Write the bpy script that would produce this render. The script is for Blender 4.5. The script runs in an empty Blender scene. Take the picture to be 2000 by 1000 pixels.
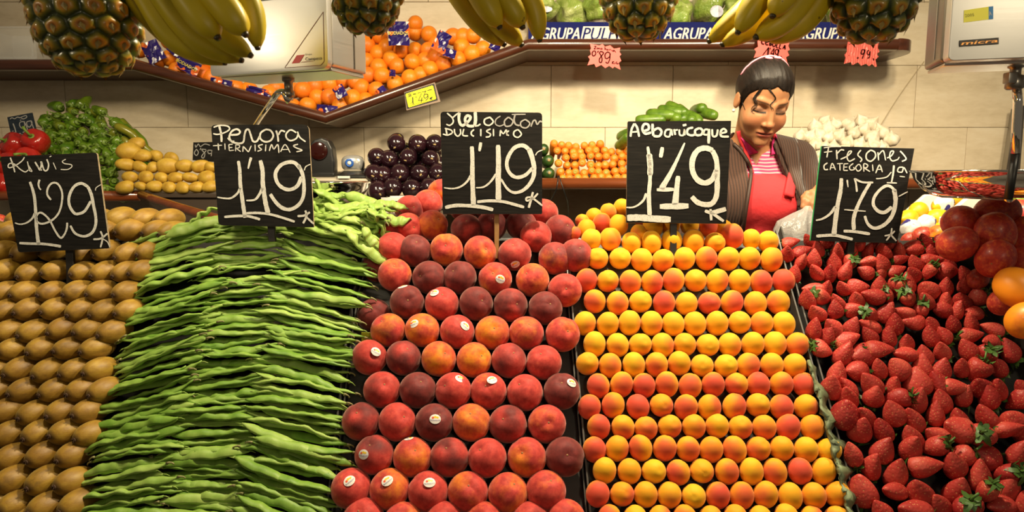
import bpy, bmesh, math, random
import numpy as np
from mathutils import Vector, Matrix, Euler, Quaternion
random.seed(7)
rng = np.random.default_rng(7)
sc = bpy.context.scene
col = sc.collection
R = math.radians

# ------------------------------------------------------------------ camera
H = 1.35                      # camera height above the floor
PITCH = R(6.8)
FPX = 1333.0
cam_d = bpy.data.cameras.new('camera')
cam = bpy.data.objects.new('camera', cam_d)
col.objects.link(cam)
cam.location = (0, 0, H)
cam.rotation_euler = (R(90) - PITCH, 0, 0)
cam_d.sensor_width = 36.0
cam_d.lens = FPX / 2000 * 36
cam_d.clip_start = 0.05
cam_d.dof.use_dof = True
cam_d.dof.focus_distance = 1.55
cam_d.dof.aperture_fstop = 8.0
sc.camera = cam

# ------------------------------------------------------------------ world, lamps, exposure
sc.view_settings.view_transform = 'Standard'
sc.view_settings.look = 'None'
sc.view_settings.gamma = 1
sc.view_settings.use_curve_mapping = False
sc.view_settings.exposure = 0.2
W = bpy.data.worlds.new('market_hall')
sc.world = W
W.use_nodes = True
bg = W.node_tree.nodes['Background']
bg.inputs[0].default_value = (1.0, 0.80, 0.55, 1)
bg.inputs[1].default_value = 0.10


def lamp(x, y, z, watts, rad, color, aim, cone=150, blend=0.6):
    d = bpy.data.lights.new('market_lamp', 'SPOT')
    d.energy = watts
    d.color = color
    d.shadow_soft_size = rad
    d.spot_size = R(cone)
    d.spot_blend = blend
    o = bpy.data.objects.new('market_lamp', d)
    o.location = (x, y, z)
    o.rotation_euler = (Vector(aim) - Vector((x, y, z))).to_track_quat('-Z', 'Y').to_euler()
    col.objects.link(o)
    return o


WARM = (1.0, 0.835, 0.56)
lamp(0.25, 1.42, 2.32, 108, 0.06, WARM, (0.20, 1.72, 1.0), 150, 0.6)
lamp(1.15, 1.42, 2.36, 72, 0.06, WARM, (1.10, 1.75, 1.0), 150, 0.6)
lamp(-0.85, 1.42, 2.36, 34, 0.06, WARM, (-0.70, 1.8, 1.0), 150, 0.6)
# lamps over the aisle in front of the stall
lamp(1.20, 0.35, 2.60, 150, 0.16, WARM, (1.0, 2.6, 1.75), 85, 1.0)
lamp(-1.0, 0.35, 2.60, 105, 0.16, WARM, (-0.75, 2.6, 1.85), 85, 1.0)
lamp(0.80, -1.80, 2.12, 38, 0.14, WARM, (0.7, 2.0, 1.25), 75, 1.0)
lamp(-2.85, -0.32, 2.26, 50, 0.14, WARM, (-0.35, 1.2, 1.72), 34, 1.0)

# ------------------------------------------------------------------ pixel rays -> points on real surfaces
cP, sP = math.cos(PITCH), math.sin(PITCH)
CAM = np.array((0.0, 0.0, H))


def ray(px, py):
    a = (px - 1000) / FPX
    b = (500 - py) / FPX
    return np.array((a, cP + sP * b, -sP + cP * b))


def P(px, py, Y):
    r = ray(px, py)
    return CAM + r * (Y / r[1])


class Plane:
    def __init__(self, p, n):
        self.p = np.array(p, float)
        self.n = np.array(n, float) / np.linalg.norm(n)

    def hit(self, px, py, off=0.0):
        r = ray(px, py)
        t = ((self.p + self.n * off - CAM) @ self.n) / (r @ self.n)
        return CAM + r * t


def depth_of(p):              # distance along the lens axis, for sizes
    d = np.array(p) - CAM
    return d[1] * cP - d[2] * sP


# sloping surface of the fruit display: steep front, flatter crown
SL = R(54)
A0 = P(1000, 1000, 1.28)
nA = np.array((0, -math.sin(SL), math.cos(SL)))
PA = Plane(A0, nA)
K0 = PA.hit(1000, 465)
SB = R(33)
nB = np.array((0, -math.sin(SB), math.cos(SB)))
PB = Plane(K0, nB)


def pile(px, py, off=0.0):
    p = PA.hit(px, py, off)
    if p[1] > K0[1]:
        q = PB.hit(px, py, off)
        if q[1] >= K0[1] and q[1] < 4:
            return q
    return p


def px_size(px, py, n, off=0.0):
    """metres spanned by n pixels on the display surface there"""
    return n * depth_of(pile(px, py, off)) / FPX


# ------------------------------------------------------------------ object helpers
def setp(o, label=None, cat=None, group=None, kind=None):
    if label:
        o['label'] = label
    if cat:
        o['category'] = cat
    if group:
        o['group'] = group
    if kind:
        o['kind'] = kind
    return o


def mesh(name, v, f, mats=(), smooth=True, fm=None):
    me = bpy.data.meshes.new(name)
    me.from_pydata([tuple(map(float, x)) for x in v], [], [tuple(map(int, x)) for x in f])
    for m in (mats if isinstance(mats, (list, tuple)) else (mats,)):
        me.materials.append(m)
    if smooth:
        me.polygons.foreach_set('use_smooth', np.ones(len(me.polygons), dtype=bool))
    if fm is not None:
        me.polygons.foreach_set('material_index', np.array(fm, dtype=np.int32))
    me.update()
    return me


def ob(name, me, parent=None, loc=None, rot=None, scale=None, color=None):
    o = bpy.data.objects.new(name, me)
    col.objects.link(o)
    if parent is not None:
        o.parent = parent
    if loc is not None:
        o.location = tuple(map(float, loc))
    if rot is not None:
        if isinstance(rot, Quaternion):
            o.rotation_mode = 'QUATERNION'
            o.rotation_quaternion = rot
        else:
            o.rotation_euler = rot
    if scale is not None:
        o.scale = (scale,) * 3 if isinstance(scale, (int, float, np.floating)) else tuple(map(float, scale))
    if color is not None:
        o.color = color
    return o


def empty(name, loc, label, cat, group=None, rot=None, scale=None):
    o = ob(name, None, None, loc, rot, scale)
    o.empty_display_size = 0.05
    return setp(o, label, cat, group)


def flat(me):
    me.polygons.foreach_set('use_smooth', np.zeros(len(me.polygons), dtype=bool))
    return me


ORD = ('zeroth first second third fourth fifth sixth seventh eighth ninth tenth eleventh twelfth thirteenth fourteenth fifteenth sixteenth '
       'seventeenth eighteenth nineteenth twentieth').split()
TENS = {2: 'twenty', 3: 'thirty', 4: 'forty', 5: 'fifty', 6: 'sixty', 7: 'seventy', 8: 'eighty', 9: 'ninety'}
TENTH = {2: 'twentieth', 3: 'thirtieth', 4: 'fortieth', 5: 'fiftieth', 6: 'sixtieth', 7: 'seventieth', 8: 'eightieth', 9: 'ninetieth'}


def nth(n):
    if n <= 20:
        return ORD[n]
    t, u = divmod(n, 10)
    return TENTH[t] if u == 0 else TENS[t] + '-' + ORD[u]


def from_left(i, n):
    if i == 0:
        return 'leftmost'
    if i == n - 1:
        return 'rightmost'
    return nth(i + 1) + ' from left'


# ------------------------------------------------------------------ mesh builders (return verts, faces)
def uvs(nu, nv, fn):
    """closed surface: fn(theta 0..pi, phi 0..2pi) -> xyz"""
    v = [fn(0.0, 0.0)]
    for i in range(1, nv):
        for j in range(nu):
            v.append(fn(math.pi * i / nv, 2 * math.pi * j / nu))
    v.append(fn(math.pi, 0.0))
    f = []
    for j in range(nu):
        f.append((0, 1 + j, 1 + (j + 1) % nu))
    for i in range(nv - 2):
        a, b = 1 + i * nu, 1 + (i + 1) * nu
        for j in range(nu):
            k = (j + 1) % nu
            f.append((a + j, b + j, b + k, a + k))
    a = 1 + (nv - 2) * nu
    for j in range(nu):
        f.append((a + j, len(v) - 1, a + (j + 1) % nu))
    return v, f


def sph(t, p, r, sx=1, sy=1, sz=1):
    return (r * sx * math.sin(t) * math.cos(p), r * sy * math.sin(t) * math.sin(p), r * sz * math.cos(t))


def lathe(prof, n=24, closed_top=True, closed_bot=True):
    v, f = [], []
    for (r, z) in prof:
        for j in range(n):
            a = 2 * math.pi * j / n
            v.append((r * math.cos(a), r * math.sin(a), z))
    for i in range(len(prof) - 1):
        for j in range(n):
            k = (j + 1) % n
            f.append((i * n + j, i * n + k, (i + 1) * n + k, (i + 1) * n + j))
    if closed_bot:
        f.append(tuple(reversed(range(n))))
    if closed_top:
        f.append(tuple((len(prof) - 1) * n + j for j in range(n)))
    return v, f


def crom(pts, per=6):
    pts = [np.array(p, float) for p in pts]
    if len(pts) < 3:
        return [pts[0] + (pts[-1] - pts[0]) * i / per for i in range(per + 1)]
    out = []
    for i in range(len(pts) - 1):
        p0 = pts[max(0, i - 1)]
        p1, p2 = pts[i], pts[i + 1]
        p3 = pts[min(len(pts) - 1, i + 2)]
        for k in range(per):
            t = k / per
            out.append(0.5 * (2 * p1 + (p2 - p0) * t + (2 * p0 - 5 * p1 + 4 * p2 - p3) * t * t + (3 * p1 - p0 - 3 * p2 + p3) * t ** 3))
    out.append(pts[-1])
    return out


def tube(path, rad, n=8, up=(0, 0, 1), flatten=1.0, caps=True):
    """path: points; rad: number or list; flatten: second axis factor"""
    path = [np.array(p, float) for p in path]
    m = len(path)
    rad = [rad] * m if isinstance(rad, (int, float)) else list(rad)
    fl = [flatten] * m if isinstance(flatten, (int, float)) else list(flatten)
    v, f = [], []
    u0 = np.array(up, float)
    for i in range(m):
        t = path[min(i + 1, m - 1)] - path[max(i - 1, 0)]
        t = t / (np.linalg.norm(t) + 1e-12)
        u = u0 - t * (u0 @ t)
        if np.linalg.norm(u) < 1e-4:
            u = np.array((1.0, 0, 0)) - t * t[0]
        u /= np.linalg.norm(u)
        s = np.cross(t, u)
        u0 = u
        for j in range(n):
            a = 2 * math.pi * j / n
            v.append(path[i] + rad[i] * (s * math.cos(a) + u * math.sin(a) * fl[i]))
    for i in range(m - 1):
        for j in range(n):
            k = (j + 1) % n
            f.append((i * n + j, i * n + k, (i + 1) * n + k, (i + 1) * n + j))
    if caps:
        f.append(tuple(reversed(range(n))))
        f.append(tuple((m - 1) * n + j for j in range(n)))
    return v, f


def join(*parts):
    v, f = [], []
    for (a, b) in parts:
        o = len(v)
        v.extend(a)
        f.extend(tuple(i + o for i in q) for q in b)
    return v, f


def xf(vf, M):
    v, f = vf
    M = Matrix(M) if not isinstance(M, Matrix) else M
    return [tuple(M @ Vector(tuple(map(float, x)))) for x in v], f


def T(x, y, z):
    return Matrix.Translation((x, y, z))


def box(x0, x1, y0, y1, z0, z1):
    v = [(x, y, z) for x in (x0, x1) for y in (y0, y1) for z in (z0, z1)]
    return v, [(0, 1, 3, 2), (4, 6, 7, 5), (0, 4, 5, 1), (2, 3, 7, 6), (0, 2, 6, 4), (1, 5, 7, 3)]


def bevel_mesh(name, vf, mats, width, seg=2, smooth=True):
    bm = bmesh.new()
    vs = [bm.verts.new(tuple(map(float, p))) for p in vf[0]]
    for q in vf[1]:
        bm.faces.new([vs[i] for i in q])
    bmesh.ops.recalc_face_normals(bm, faces=bm.faces)
    if width > 0:
        bmesh.ops.bevel(bm, geom=list(bm.edges), offset=width, segments=seg, affect='EDGES', profile=0.6, clamp_overlap=True)
    me = bpy.data.meshes.new(name)
    bm.to_mesh(me)
    bm.free()
    for m in (mats if isinstance(mats, (list, tuple)) else (mats,)):
        me.materials.append(m)
    if smooth:
        me.polygons.foreach_set('use_smooth', np.ones(len(me.polygons), dtype=bool))
        try:
            me.set_sharp_from_angle(angle=R(40))
        except Exception:
            pass
    return me


def hexa(b, t):
    """solid from two matching quads"""
    v = list(b) + list(t)
    return v, [(3, 2, 1, 0), (4, 5, 6, 7), (0, 1, 5, 4), (1, 2, 6, 5), (2, 3, 7, 6), (3, 0, 4, 7)]


def slab(poly, back):
    """polygon of 3-D points extruded by vector back; returns verts, faces, and side-face start"""
    n = len(poly)
    poly = [np.array(p, float) for p in poly]
    v = poly + [p + back for p in poly]
    f = [tuple(range(n)), tuple(reversed(range(n, 2 * n)))]
    for i in range(n):
        k = (i + 1) % n
        f.append((i, i + n, k + n, k))
    return v, f


def rounded(poly, r, seg=4):
    """round the corners of a 2-D polygon"""
    out = []
    n = len(poly)
    for i in range(n):
        p = np.array(poly[i], float)
        a = np.array(poly[i - 1], float) - p
        b = np.array(poly[(i + 1) % n], float) - p
        ri = r[i] if isinstance(r, (list, tuple)) else r
        a = p + a / np.linalg.norm(a) * ri
        b = p + b / np.linalg.norm(b) * ri
        for k in range(seg + 1):
            t = k / seg
            out.append((1 - t) ** 2 * a + 2 * t * (1 - t) * p + t * t * b)
    return out


def strokes_mesh(name, strokes, hitfn, m, org, s, fat=1.0):
    """handwriting: strokes [(points, width)] in zoomed units, laid on a flat board"""
    V, F = [], []
    rr = random.Random(len(strokes) * 13 + 5)
    for pts, w in strokes:
        pp = crom(pts, 5) if len(pts) > 2 else crom(pts, 5)
        pp = [np.array(p) for p in pp]
        n = len(pp)
        base = len(V)
        for i in range(n):
            t = pp[min(i + 1, n - 1)] - pp[max(i - 1, 0)]
            t = t / (np.linalg.norm(t) + 1e-9)
            nn = np.array((-t[1], t[0]))
            w0, w1 = w if isinstance(w, tuple) else (w, w)
            ww = (w0 + (w1 - w0) * i / max(1, n - 1)) * 0.5 * fat * (1 + (rr.random() - .5) * 0.16)
            if i in (0, n - 1):
                ww *= 0.75
            for sg in (-1, 1):
                q = pp[i] + nn * ww * sg
                V.append(hitfn(org[0] + q[0] / s, org[1] + q[1] / s))
        for i in range(n - 1):
            a = base + 2 * i
            F.append((a, a + 2, a + 3, a + 1))
    return mesh(name, V, F, m, smooth=False)


# ------------------------------------------------------------------ materials
def newmat(name):
    m = bpy.data.materials.new(name)
    m.use_nodes = True
    nt = m.node_tree
    return m, nt, nt.nodes['Principled BSDF']


def nd(nt, t, **kw):
    n = nt.nodes.new(t)
    for k, v in kw.items():
        if k in ('operation', 'blend_type', 'data_type', 'feature', 'noise_dimensions', 'wave_type', 'bands_direction', 'attribute_name', 'distance', 'clamp'):
            setattr(n, k, v)
        else:
            n.inputs[k].default_value = v
    return n


def math_(nt, op, a, b=None, clamp=False):
    n = nt.nodes.new('ShaderNodeMath')
    n.operation = op
    n.use_clamp = clamp
    for i, x in enumerate((a, b)):
        if x is None:
            continue
        if isinstance(x, (int, float)):
            n.inputs[i].default_value = x
        else:
            nt.links.new(x, n.inputs[i])
    return n.outputs[0]


def mixc(nt, fac, a, b):
    n = nt.nodes.new('ShaderNodeMix')
    n.data_type = 'RGBA'
    for i, x in ((0, fac), (6, a), (7, b)):
        if isinstance(x, (int, float)):
            n.inputs[i].default_value = x
        elif isinstance(x, tuple):
            n.inputs[i].default_value = x if len(x) == 4 else (*x, 1)
        else:
            nt.links.new(x, n.inputs[i])
    return n.outputs[2]


def ramp(nt, fac, stops, mode='LINEAR'):
    n = nt.nodes.new('ShaderNodeValToRGB')
    n.color_ramp.interpolation = mode
    el = n.color_ramp.elements
    while len(el) < len(stops):
        el.new(0.5)
    for e, (p, c) in zip(el, stops):
        e.position = p
        e.color = c if len(c) == 4 else (*c, 1)
    nt.links.new(fac, n.inputs[0])
    return n.outputs[0]


def tex(nt, kind, coord, scale, detail=2.0, rough=0.5, **kw):
    n = nt.nodes.new({'noise': 'ShaderNodeTexNoise', 'vor': 'ShaderNodeTexVoronoi', 'wave': 'ShaderNodeTexWave'}[kind])
    n.inputs['Scale'].default_value = scale
    if kind == 'noise':
        n.inputs['Detail'].default_value = detail
        n.inputs['Roughness'].default_value = rough
    for k, v in kw.items():
        if hasattr(n, k):
            setattr(n, k, v)
        else:
            n.inputs[k].default_value = v
    if coord is not None:
        nt.links.new(coord, n.inputs['Vector'])
    return n


def coords(nt, which='Object', shift_random=False):
    tc = nt.nodes.new('ShaderNodeTexCoord')
    o = tc.outputs[which]
    if shift_random:
        oi = nt.nodes.new('ShaderNodeObjectInfo')
        va = nt.nodes.new('ShaderNodeVectorMath')
        va.operation = 'ADD'
        sc_ = nt.nodes.new('ShaderNodeMath')
        sc_.operation = 'MULTIPLY'
        sc_.inputs[1].default_value = 37.0
        nt.links.new(oi.outputs['Random'], sc_.inputs[0])
        nt.links.new(o, va.inputs[0])
        nt.links.new(sc_.outputs[0], va.inputs[1])
        return va.outputs[0]
    return o


def bump(nt, bsdf, height, strength=0.3, dist=0.002):
    b = nt.nodes.new('ShaderNodeBump')
    b.inputs['Strength'].default_value = strength
    b.inputs['Distance'].default_value = dist
    nt.links.new(height, b.inputs['Height'])
    nt.links.new(b.outputs[0], bsdf.inputs['Normal'])


def simple(name, c, rough=0.5, metal=0.0, spec=0.5, vary=0.0, vscale=20.0, bumps=0.0, bscale=200.0, coat=0.0, bdist=0.001):
    m, nt, b = newmat(name)
    b.inputs['Base Color'].default_value = (*c, 1)
    b.inputs['Roughness'].default_value = rough
    b.inputs['Metallic'].default_value = metal
    b.inputs['Specular IOR Level'].default_value = spec
    b.inputs['Coat Weight'].default_value = coat
    if vary > 0:
        co = coords(nt, 'Object', True)
        n = tex(nt, 'noise', co, vscale, 4)
        c0 = tuple(max(0, x * (1 - vary)) for x in c)
        c1 = tuple(min(1, x * (1 + vary)) for x in c)
        nt.links.new(ramp(nt, n.outputs[0], [(0.3, c0), (0.7, c1)]), b.inputs['Base Color'])
    if bumps > 0:
        co = coords(nt, 'Object')
        n2 = tex(nt, 'noise', co, bscale, 3)
        bump(nt, b, n2.outputs[0], bumps, bdist)
    return m


def objcol(nt):
    oi = nt.nodes.new('ShaderNodeObjectInfo')
    sep = nt.nodes.new('ShaderNodeSeparateColor')
    nt.links.new(oi.outputs['Color'], sep.inputs[0])
    return sep.outputs[0], sep.outputs[1], sep.outputs[2], oi.outputs['Random']

# ------------------------------------------------------------------ palette
def tile_mat():
    m, nt, b = newmat('travertine')
    co = coords(nt, 'Object', True)
    mp = nt.nodes.new('ShaderNodeMapping')
    mp.inputs['Scale'].default_value = (1.0, 1.0, 3.2)
    nt.links.new(co, mp.inputs[0])
    n = tex(nt, 'noise', mp.outputs[0], 3.5, 6, 0.62)
    n2 = tex(nt, 'noise', mp.outputs[0], 26, 4, 0.6)
    f = math_(nt, 'ADD', math_(nt, 'MULTIPLY', n.outputs[0], 0.7), math_(nt, 'MULTIPLY', n2.outputs[0], 0.3))
    c = ramp(nt, f, [(0.30, (0.56, 0.46, 0.31)), (0.52, (0.69, 0.59, 0.43)), (0.72, (0.76, 0.68, 0.53))])
    nt.links.new(c, b.inputs['Base Color'])
    b.inputs['Roughness'].default_value = 0.42
    b.inputs['Specular IOR Level'].default_value = 0.3
    return m


def wood_mat(name, c0, c1, rough=0.28, coat=0.5):
    m, nt, b = newmat(name)
    co = coords(nt, 'Object')
    mp = nt.nodes.new('ShaderNodeMapping')
    mp.inputs['Scale'].default_value = (1.5, 22, 22)
    nt.links.new(co, mp.inputs[0])
    n = tex(nt, 'noise', mp.outputs[0], 2.2, 5, 0.6)
    nt.links.new(ramp(nt, n.outputs[0], [(0.3, c0), (0.7, c1)]), b.inputs['Base Color'])
    b.inputs['Roughness'].default_value = rough
    b.inputs['Coat Weight'].default_value = coat
    b.inputs['Coat Roughness'].default_value = 0.15
    return m


def steel_mat(name, c, rough, aniso=True, strength=0.06):
    m, nt, b = newmat(name)
    b.inputs['Metallic'].default_value = 1.0
    b.inputs['Base Color'].default_value = (*c, 1)
    if aniso:
        co = coords(nt, 'Object')
        mp = nt.nodes.new('ShaderNodeMapping')
        mp.inputs['Scale'].default_value = (10, 10, 2600)
        nt.links.new(co, mp.inputs[0])
        n = tex(nt, 'noise', mp.outputs[0], 1.0, 3)
        r = nt.nodes.new('ShaderNodeMapRange')
        r.inputs[3].default_value = rough * 0.75
        r.inputs[4].default_value = rough * 1.3
        nt.links.new(n.outputs[0], r.inputs[0])
        nt.links.new(r.outputs[0], b.inputs['Roughness'])
        bump(nt, b, n.outputs[0], strength, 0.0004)
    else:
        b.inputs['Roughness'].default_value = rough
    return m


MT = {}
MT['tile'] = tile_mat()
MT['grout'] = simple('grout', (0.46, 0.38, 0.26), 0.9)
MT['floor'] = simple('floor_tile', (0.10, 0.085, 0.07), 0.5, vary=0.3, vscale=3)
MT['shelf_wood'] = wood_mat('dark_varnished_wood', (0.040, 0.011, 0.005), (0.085, 0.024, 0.010))
MT['ledge_wood'] = wood_mat('red_varnished_wood', (0.135, 0.032, 0.009), (0.24, 0.062, 0.017), 0.25, 0.6)
MT['shelf_under'] = simple('shelf_board', (0.095, 0.045, 0.020), 0.55, vary=0.2, vscale=5)
MT['tray'] = simple('grey_tray', (0.055, 0.053, 0.05), 0.5, vary=0.25, vscale=12, bumps=0.1, bscale=40)
MT['tray_black'] = simple('black_tray', (0.012, 0.011, 0.010), 0.4)
MT['tray_edge'] = simple('tray_edge', (0.10, 0.098, 0.09), 0.45)
MT['steel'] = steel_mat('brushed_steel', (0.80, 0.79, 0.76), 0.36)
MT['steel_dark'] = steel_mat('dark_steel', (0.34, 0.32, 0.29), 0.34)
MT['chrome'] = steel_mat('chrome', (0.85, 0.84, 0.82), 0.07, False)
MT['black'] = simple('black_plastic', (0.012, 0.012, 0.012), 0.38)
MT['stick'] = simple('black_painted_wood', (0.010, 0.008, 0.007), 0.5)
MT['pine'] = simple('bare_wood', (0.30, 0.16, 0.05), 0.6, vary=0.2, vscale=40)
MT['dark_panel'] = simple('dark_panel', (0.055, 0.038, 0.026), 0.5)
MT['ink'] = simple('marker_ink', (0.035, 0.003, 0.002), 0.7, spec=0.1)
MT['ink_black'] = simple('black_ink', (0.01, 0.01, 0.008), 0.6)
MT['white_plastic'] = simple('white_plastic', (0.72, 0.69, 0.62), 0.4)
MT['print_white'] = simple('print_white', (0.66, 0.62, 0.56), 0.6)
MT['print_blue'] = simple('print_blue', (0.010, 0.014, 0.105), 0.8, spec=0.1)


def star_card(name, c):
    m, nt, b = newmat(name)
    b.inputs['Base Color'].default_value = (*c, 1)
    b.inputs['Roughness'].default_value = 0.35
    return m


MT['star_red'] = star_card('fluorescent_red_card', (0.95, 0.085, 0.065))
MT['yellow_card'] = star_card('fluorescent_yellow_card', (0.88, 0.83, 0.01))

# ------------------------------------------------------------------ setting: floor and tiled wall
WY = 3.0
v, f = box(-3.4, 3.4, -1.5, WY + 0.2, -0.06, 0.0)
setp(ob('floor', mesh('floor', v, f, MT['floor'], False)), 'dark tiled market floor', None, None, 'structure')

wall = ob('wall_back', mesh('wall_back', *box(-2.95, 2.95, WY + 0.011, WY + 0.12, 0, 2.75), MT['grout'], False))
setp(wall, 'cream stone tiled back wall of the stall', None, None, 'structure')
TW, TH = 0.523, 0.262
tx0 = P(1787, 200, WY)[0]
tz0 = P(1787, 249, WY)[2]
g = 0.0009
tile_me = bevel_mesh('tile', box(-TW / 2 + g, TW / 2 - g, 0, 0.014, -TH / 2 + g, TH / 2 - g), MT['tile'], 0.0012, 1, False)
for r_ in range(-5, 5):
    z = tz0 + (r_ + 0.5) * TH
    for c_ in range(-9, 4):
        x = tx0 + (c_ + 0.5) * TW - (TW * 0.55 if r_ % 2 else 0)
        if abs(x) < 2.70 and z > 0.1:
            ob('tile', tile_me, wall, (x, WY - 0.001, z))

# ------------------------------------------------------------------ upper shelf: straight, V-shaped dip, straight
UY = 2.72                                         # front face of the upper shelf
upath = [(-190, 127), (262, 127), (637, 231), (1032, 87), (1752, 87)]
upts = [P(x, y, UY) for x, y in upath]


def shelf_strip(z_top, z_bot, y0, y1, pts=None):
    """slab following the shelf line in x-z, between depths y0 and y1"""
    pts = upts if pts is None else pts
    v, f = [], []
    for p in pts:
        for (dz, y) in ((z_top, y0), (z_bot, y0), (z_bot, y1), (z_top, y1)):
            v.append((p[0], y, p[2] + dz))
    for i in range(len(pts) - 1):
        a, b = 4 * i, 4 * (i + 1)
        for j in range(4):
            k = (j + 1) % 4
            f.append((a + j, a + k, b + k, b + j))
    f.append((3, 2, 1, 0))
    e = 4 * (len(pts) - 1)
    f.append((e, e + 1, e + 2, e + 3))
    return v, f


us = ob('upper_shelf', mesh('upper_shelf', *shelf_strip(-0.004, -0.022, UY + 0.02, WY - 0.003), MT['shelf_under'], False))
setp(us, 'long dark brown wall shelf dipping in a V under the oranges', 'shelf')
# moulded nosing swept along the front
prof = []
for k in range(13):
    a = math.pi * (k / 12 - 0.5)
    prof.append((-0.018 * math.cos(a), 0.021 * math.sin(a)))
prof = [(0.03, -0.021)] + [(0.012, -0.023)] + prof + [(0.010, 0.024), (0.03, 0.024)]
v, f = [], []
for i, p in enumerate(upts):
    for (dy, dz) in prof:
        v.append((p[0], UY + dy, p[2] + dz))
n = len(prof)
for i in range(len(upts) - 1):
    for j in range(n):
        k = (j + 1) % n
        f.append((i * n + j, i * n + k, (i + 1) * n + k, (i + 1) * n + j))
f.append(tuple(reversed(range(n))))
f.append(tuple((len(upts) - 1) * n + j for j in range(n)))
me = mesh('shelf_nosing', v, f, MT['shelf_wood'])
me.set_sharp_from_angle(angle=R(38))
ob('shelf_nosing', me, us)
# rounded end of the shelf on the right
pe = upts[-1]
re_ = 0.13
cap = [(pe[0], UY - 0.012, 0), (pe[0], WY - 0.004, 0)]
arc = [(pe[0] + re_ * math.sin(t) * 0.75, UY + re_ - 0.012 - re_ * math.cos(t)) for t in np.linspace(0, math.pi / 2, 9)]
poly = [np.array((x, y, pe[2] + 0.023)) for x, y in arc] + [np.array((pe[0] + re_ * 0.75, WY - 0.004, pe[2] + 0.023)), np.array((pe[0], WY - 0.004, pe[2] + 0.023))]
ob('shelf_end', bevel_mesh('shelf_end', slab(poly, np.array((0, 0, -0.046))), MT['shelf_wood'], 0.006, 2), us)

# ------------------------------------------------------------------ lower shelves on the wall
def nosed_ledge(name, label, xa, xb, z, y0, y1, m_nose, m_top, rad=0.022, cat='shelf'):
    o = ob(name, mesh(name, *box(xa, xb, y0 + rad, y1, z - 0.022, z), m_top, False))
    setp(o, label, cat)
    path = [(xa, y0 + rad, z - rad * 0.6), (xb, y0 + rad, z - rad * 0.6)]
    vv, ff = tube(path, rad, 16)
    ob('ledge_nosing', mesh('ledge_nosing', vv, ff, m_nose), o)
    return o


LZ = P(1140, 352, 2.60)[2]                       # top of the carrot shelf
ra = nosed_ledge('produce_shelf', 'reddish brown ledge below the carrots, cucumbers and garlic', P(1035, 360, 2.60)[0], 2.42, LZ, 2.60, WY - 0.004, MT['ledge_wood'], MT['shelf_under'])
LL = P(120, 377, 2.50)[2]
la = nosed_ledge('pepper_shelf', 'reddish brown ledge below the peppers, left of the potatoes', -2.25, P(268, 380, 2.50)[0], LL, 2.50, WY - 0.004, MT['ledge_wood'], MT['shelf_under'], 0.019)
# potato bench with a dark front and a sloping bumper rail
zp = P(320, 377, 2.46)[2]
pb = ob('potato_bench', bevel_mesh('potato_bench', box(P(284, 380, 2.49)[0], P(452, 380, 2.49)[0], 2.49, WY - 0.004, zp - 0.02, zp), MT['dark_panel'], 0.004, 1))
setp(pb, 'dark bench carrying the potatoes behind the green bean stacks', 'bench')
ob('front_panel', mesh('front_panel', *box(P(287, 380, 2.49)[0], P(450, 380, 2.49)[0], 2.50, 2.515, zp - 0.42, zp - 0.02), MT['dark_panel'], False), pb)
v, f = tube([P(276, 381, 2.47), P(300, 389, 2.42), P(352, 406, 2.32), P(412, 424, 2.22), P(470, 440, 2.14)], 0.0155, 14)
setp(ob('bumper_rail', mesh('bumper_rail', v, f, MT['ledge_wood'])), 'rounded red wood rail sloping down past the potato bench', 'rail')
# lower table that carries the register and the aubergines
zt = P(800, 392, 2.30)[2]
tb = ob('side_table', bevel_mesh('side_table', box(P(566, 392, 2.25)[0], P(1012, 392, 2.3)[0], 2.26, WY - 0.004, zt - 0.03, zt), MT['dark_panel'], 0.004, 1))
setp(tb, 'dark side table below the aubergines and the till', 'table')
for lx in (P(590, 392, 2.25)[0], P(990, 392, 2.3)[0]):
    for ly in (2.31, 2.93):
        ob('leg', mesh('leg', *box(lx - 0.02, lx + 0.02, ly - 0.02, ly + 0.02, 0, zt - 0.03), MT['dark_panel'], False), tb)

# ------------------------------------------------------------------ display stand and its trays
xs = [-190, 2190]
rows = [1075, 465, 456]
top = [[pile(x, y, -0.115) for x in xs] for y in rows]
v, f = [], []
for rr in top:
    v += rr
for rr in top:
    v += [np.array((p[0], p[1], 0.0)) for p in rr]
for i in range(2):
    a = 2 * i
    f.append((a, a + 1, a + 3, a + 2))
    f.append((a + 6, a + 8, a + 9, a + 7))
    f.append((a, a + 2, a + 8, a + 6))
    f.append((a + 1, a + 7, a + 9, a + 3))
f.append((0, 6, 7, 1))
f.append((4, 5, 11, 10))
st = ob('display_stand', mesh('display_stand', v, f, MT['tray_black'], False))
setp(st, 'black sloping display stand carrying the front fruit trays', 'stand')


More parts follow.
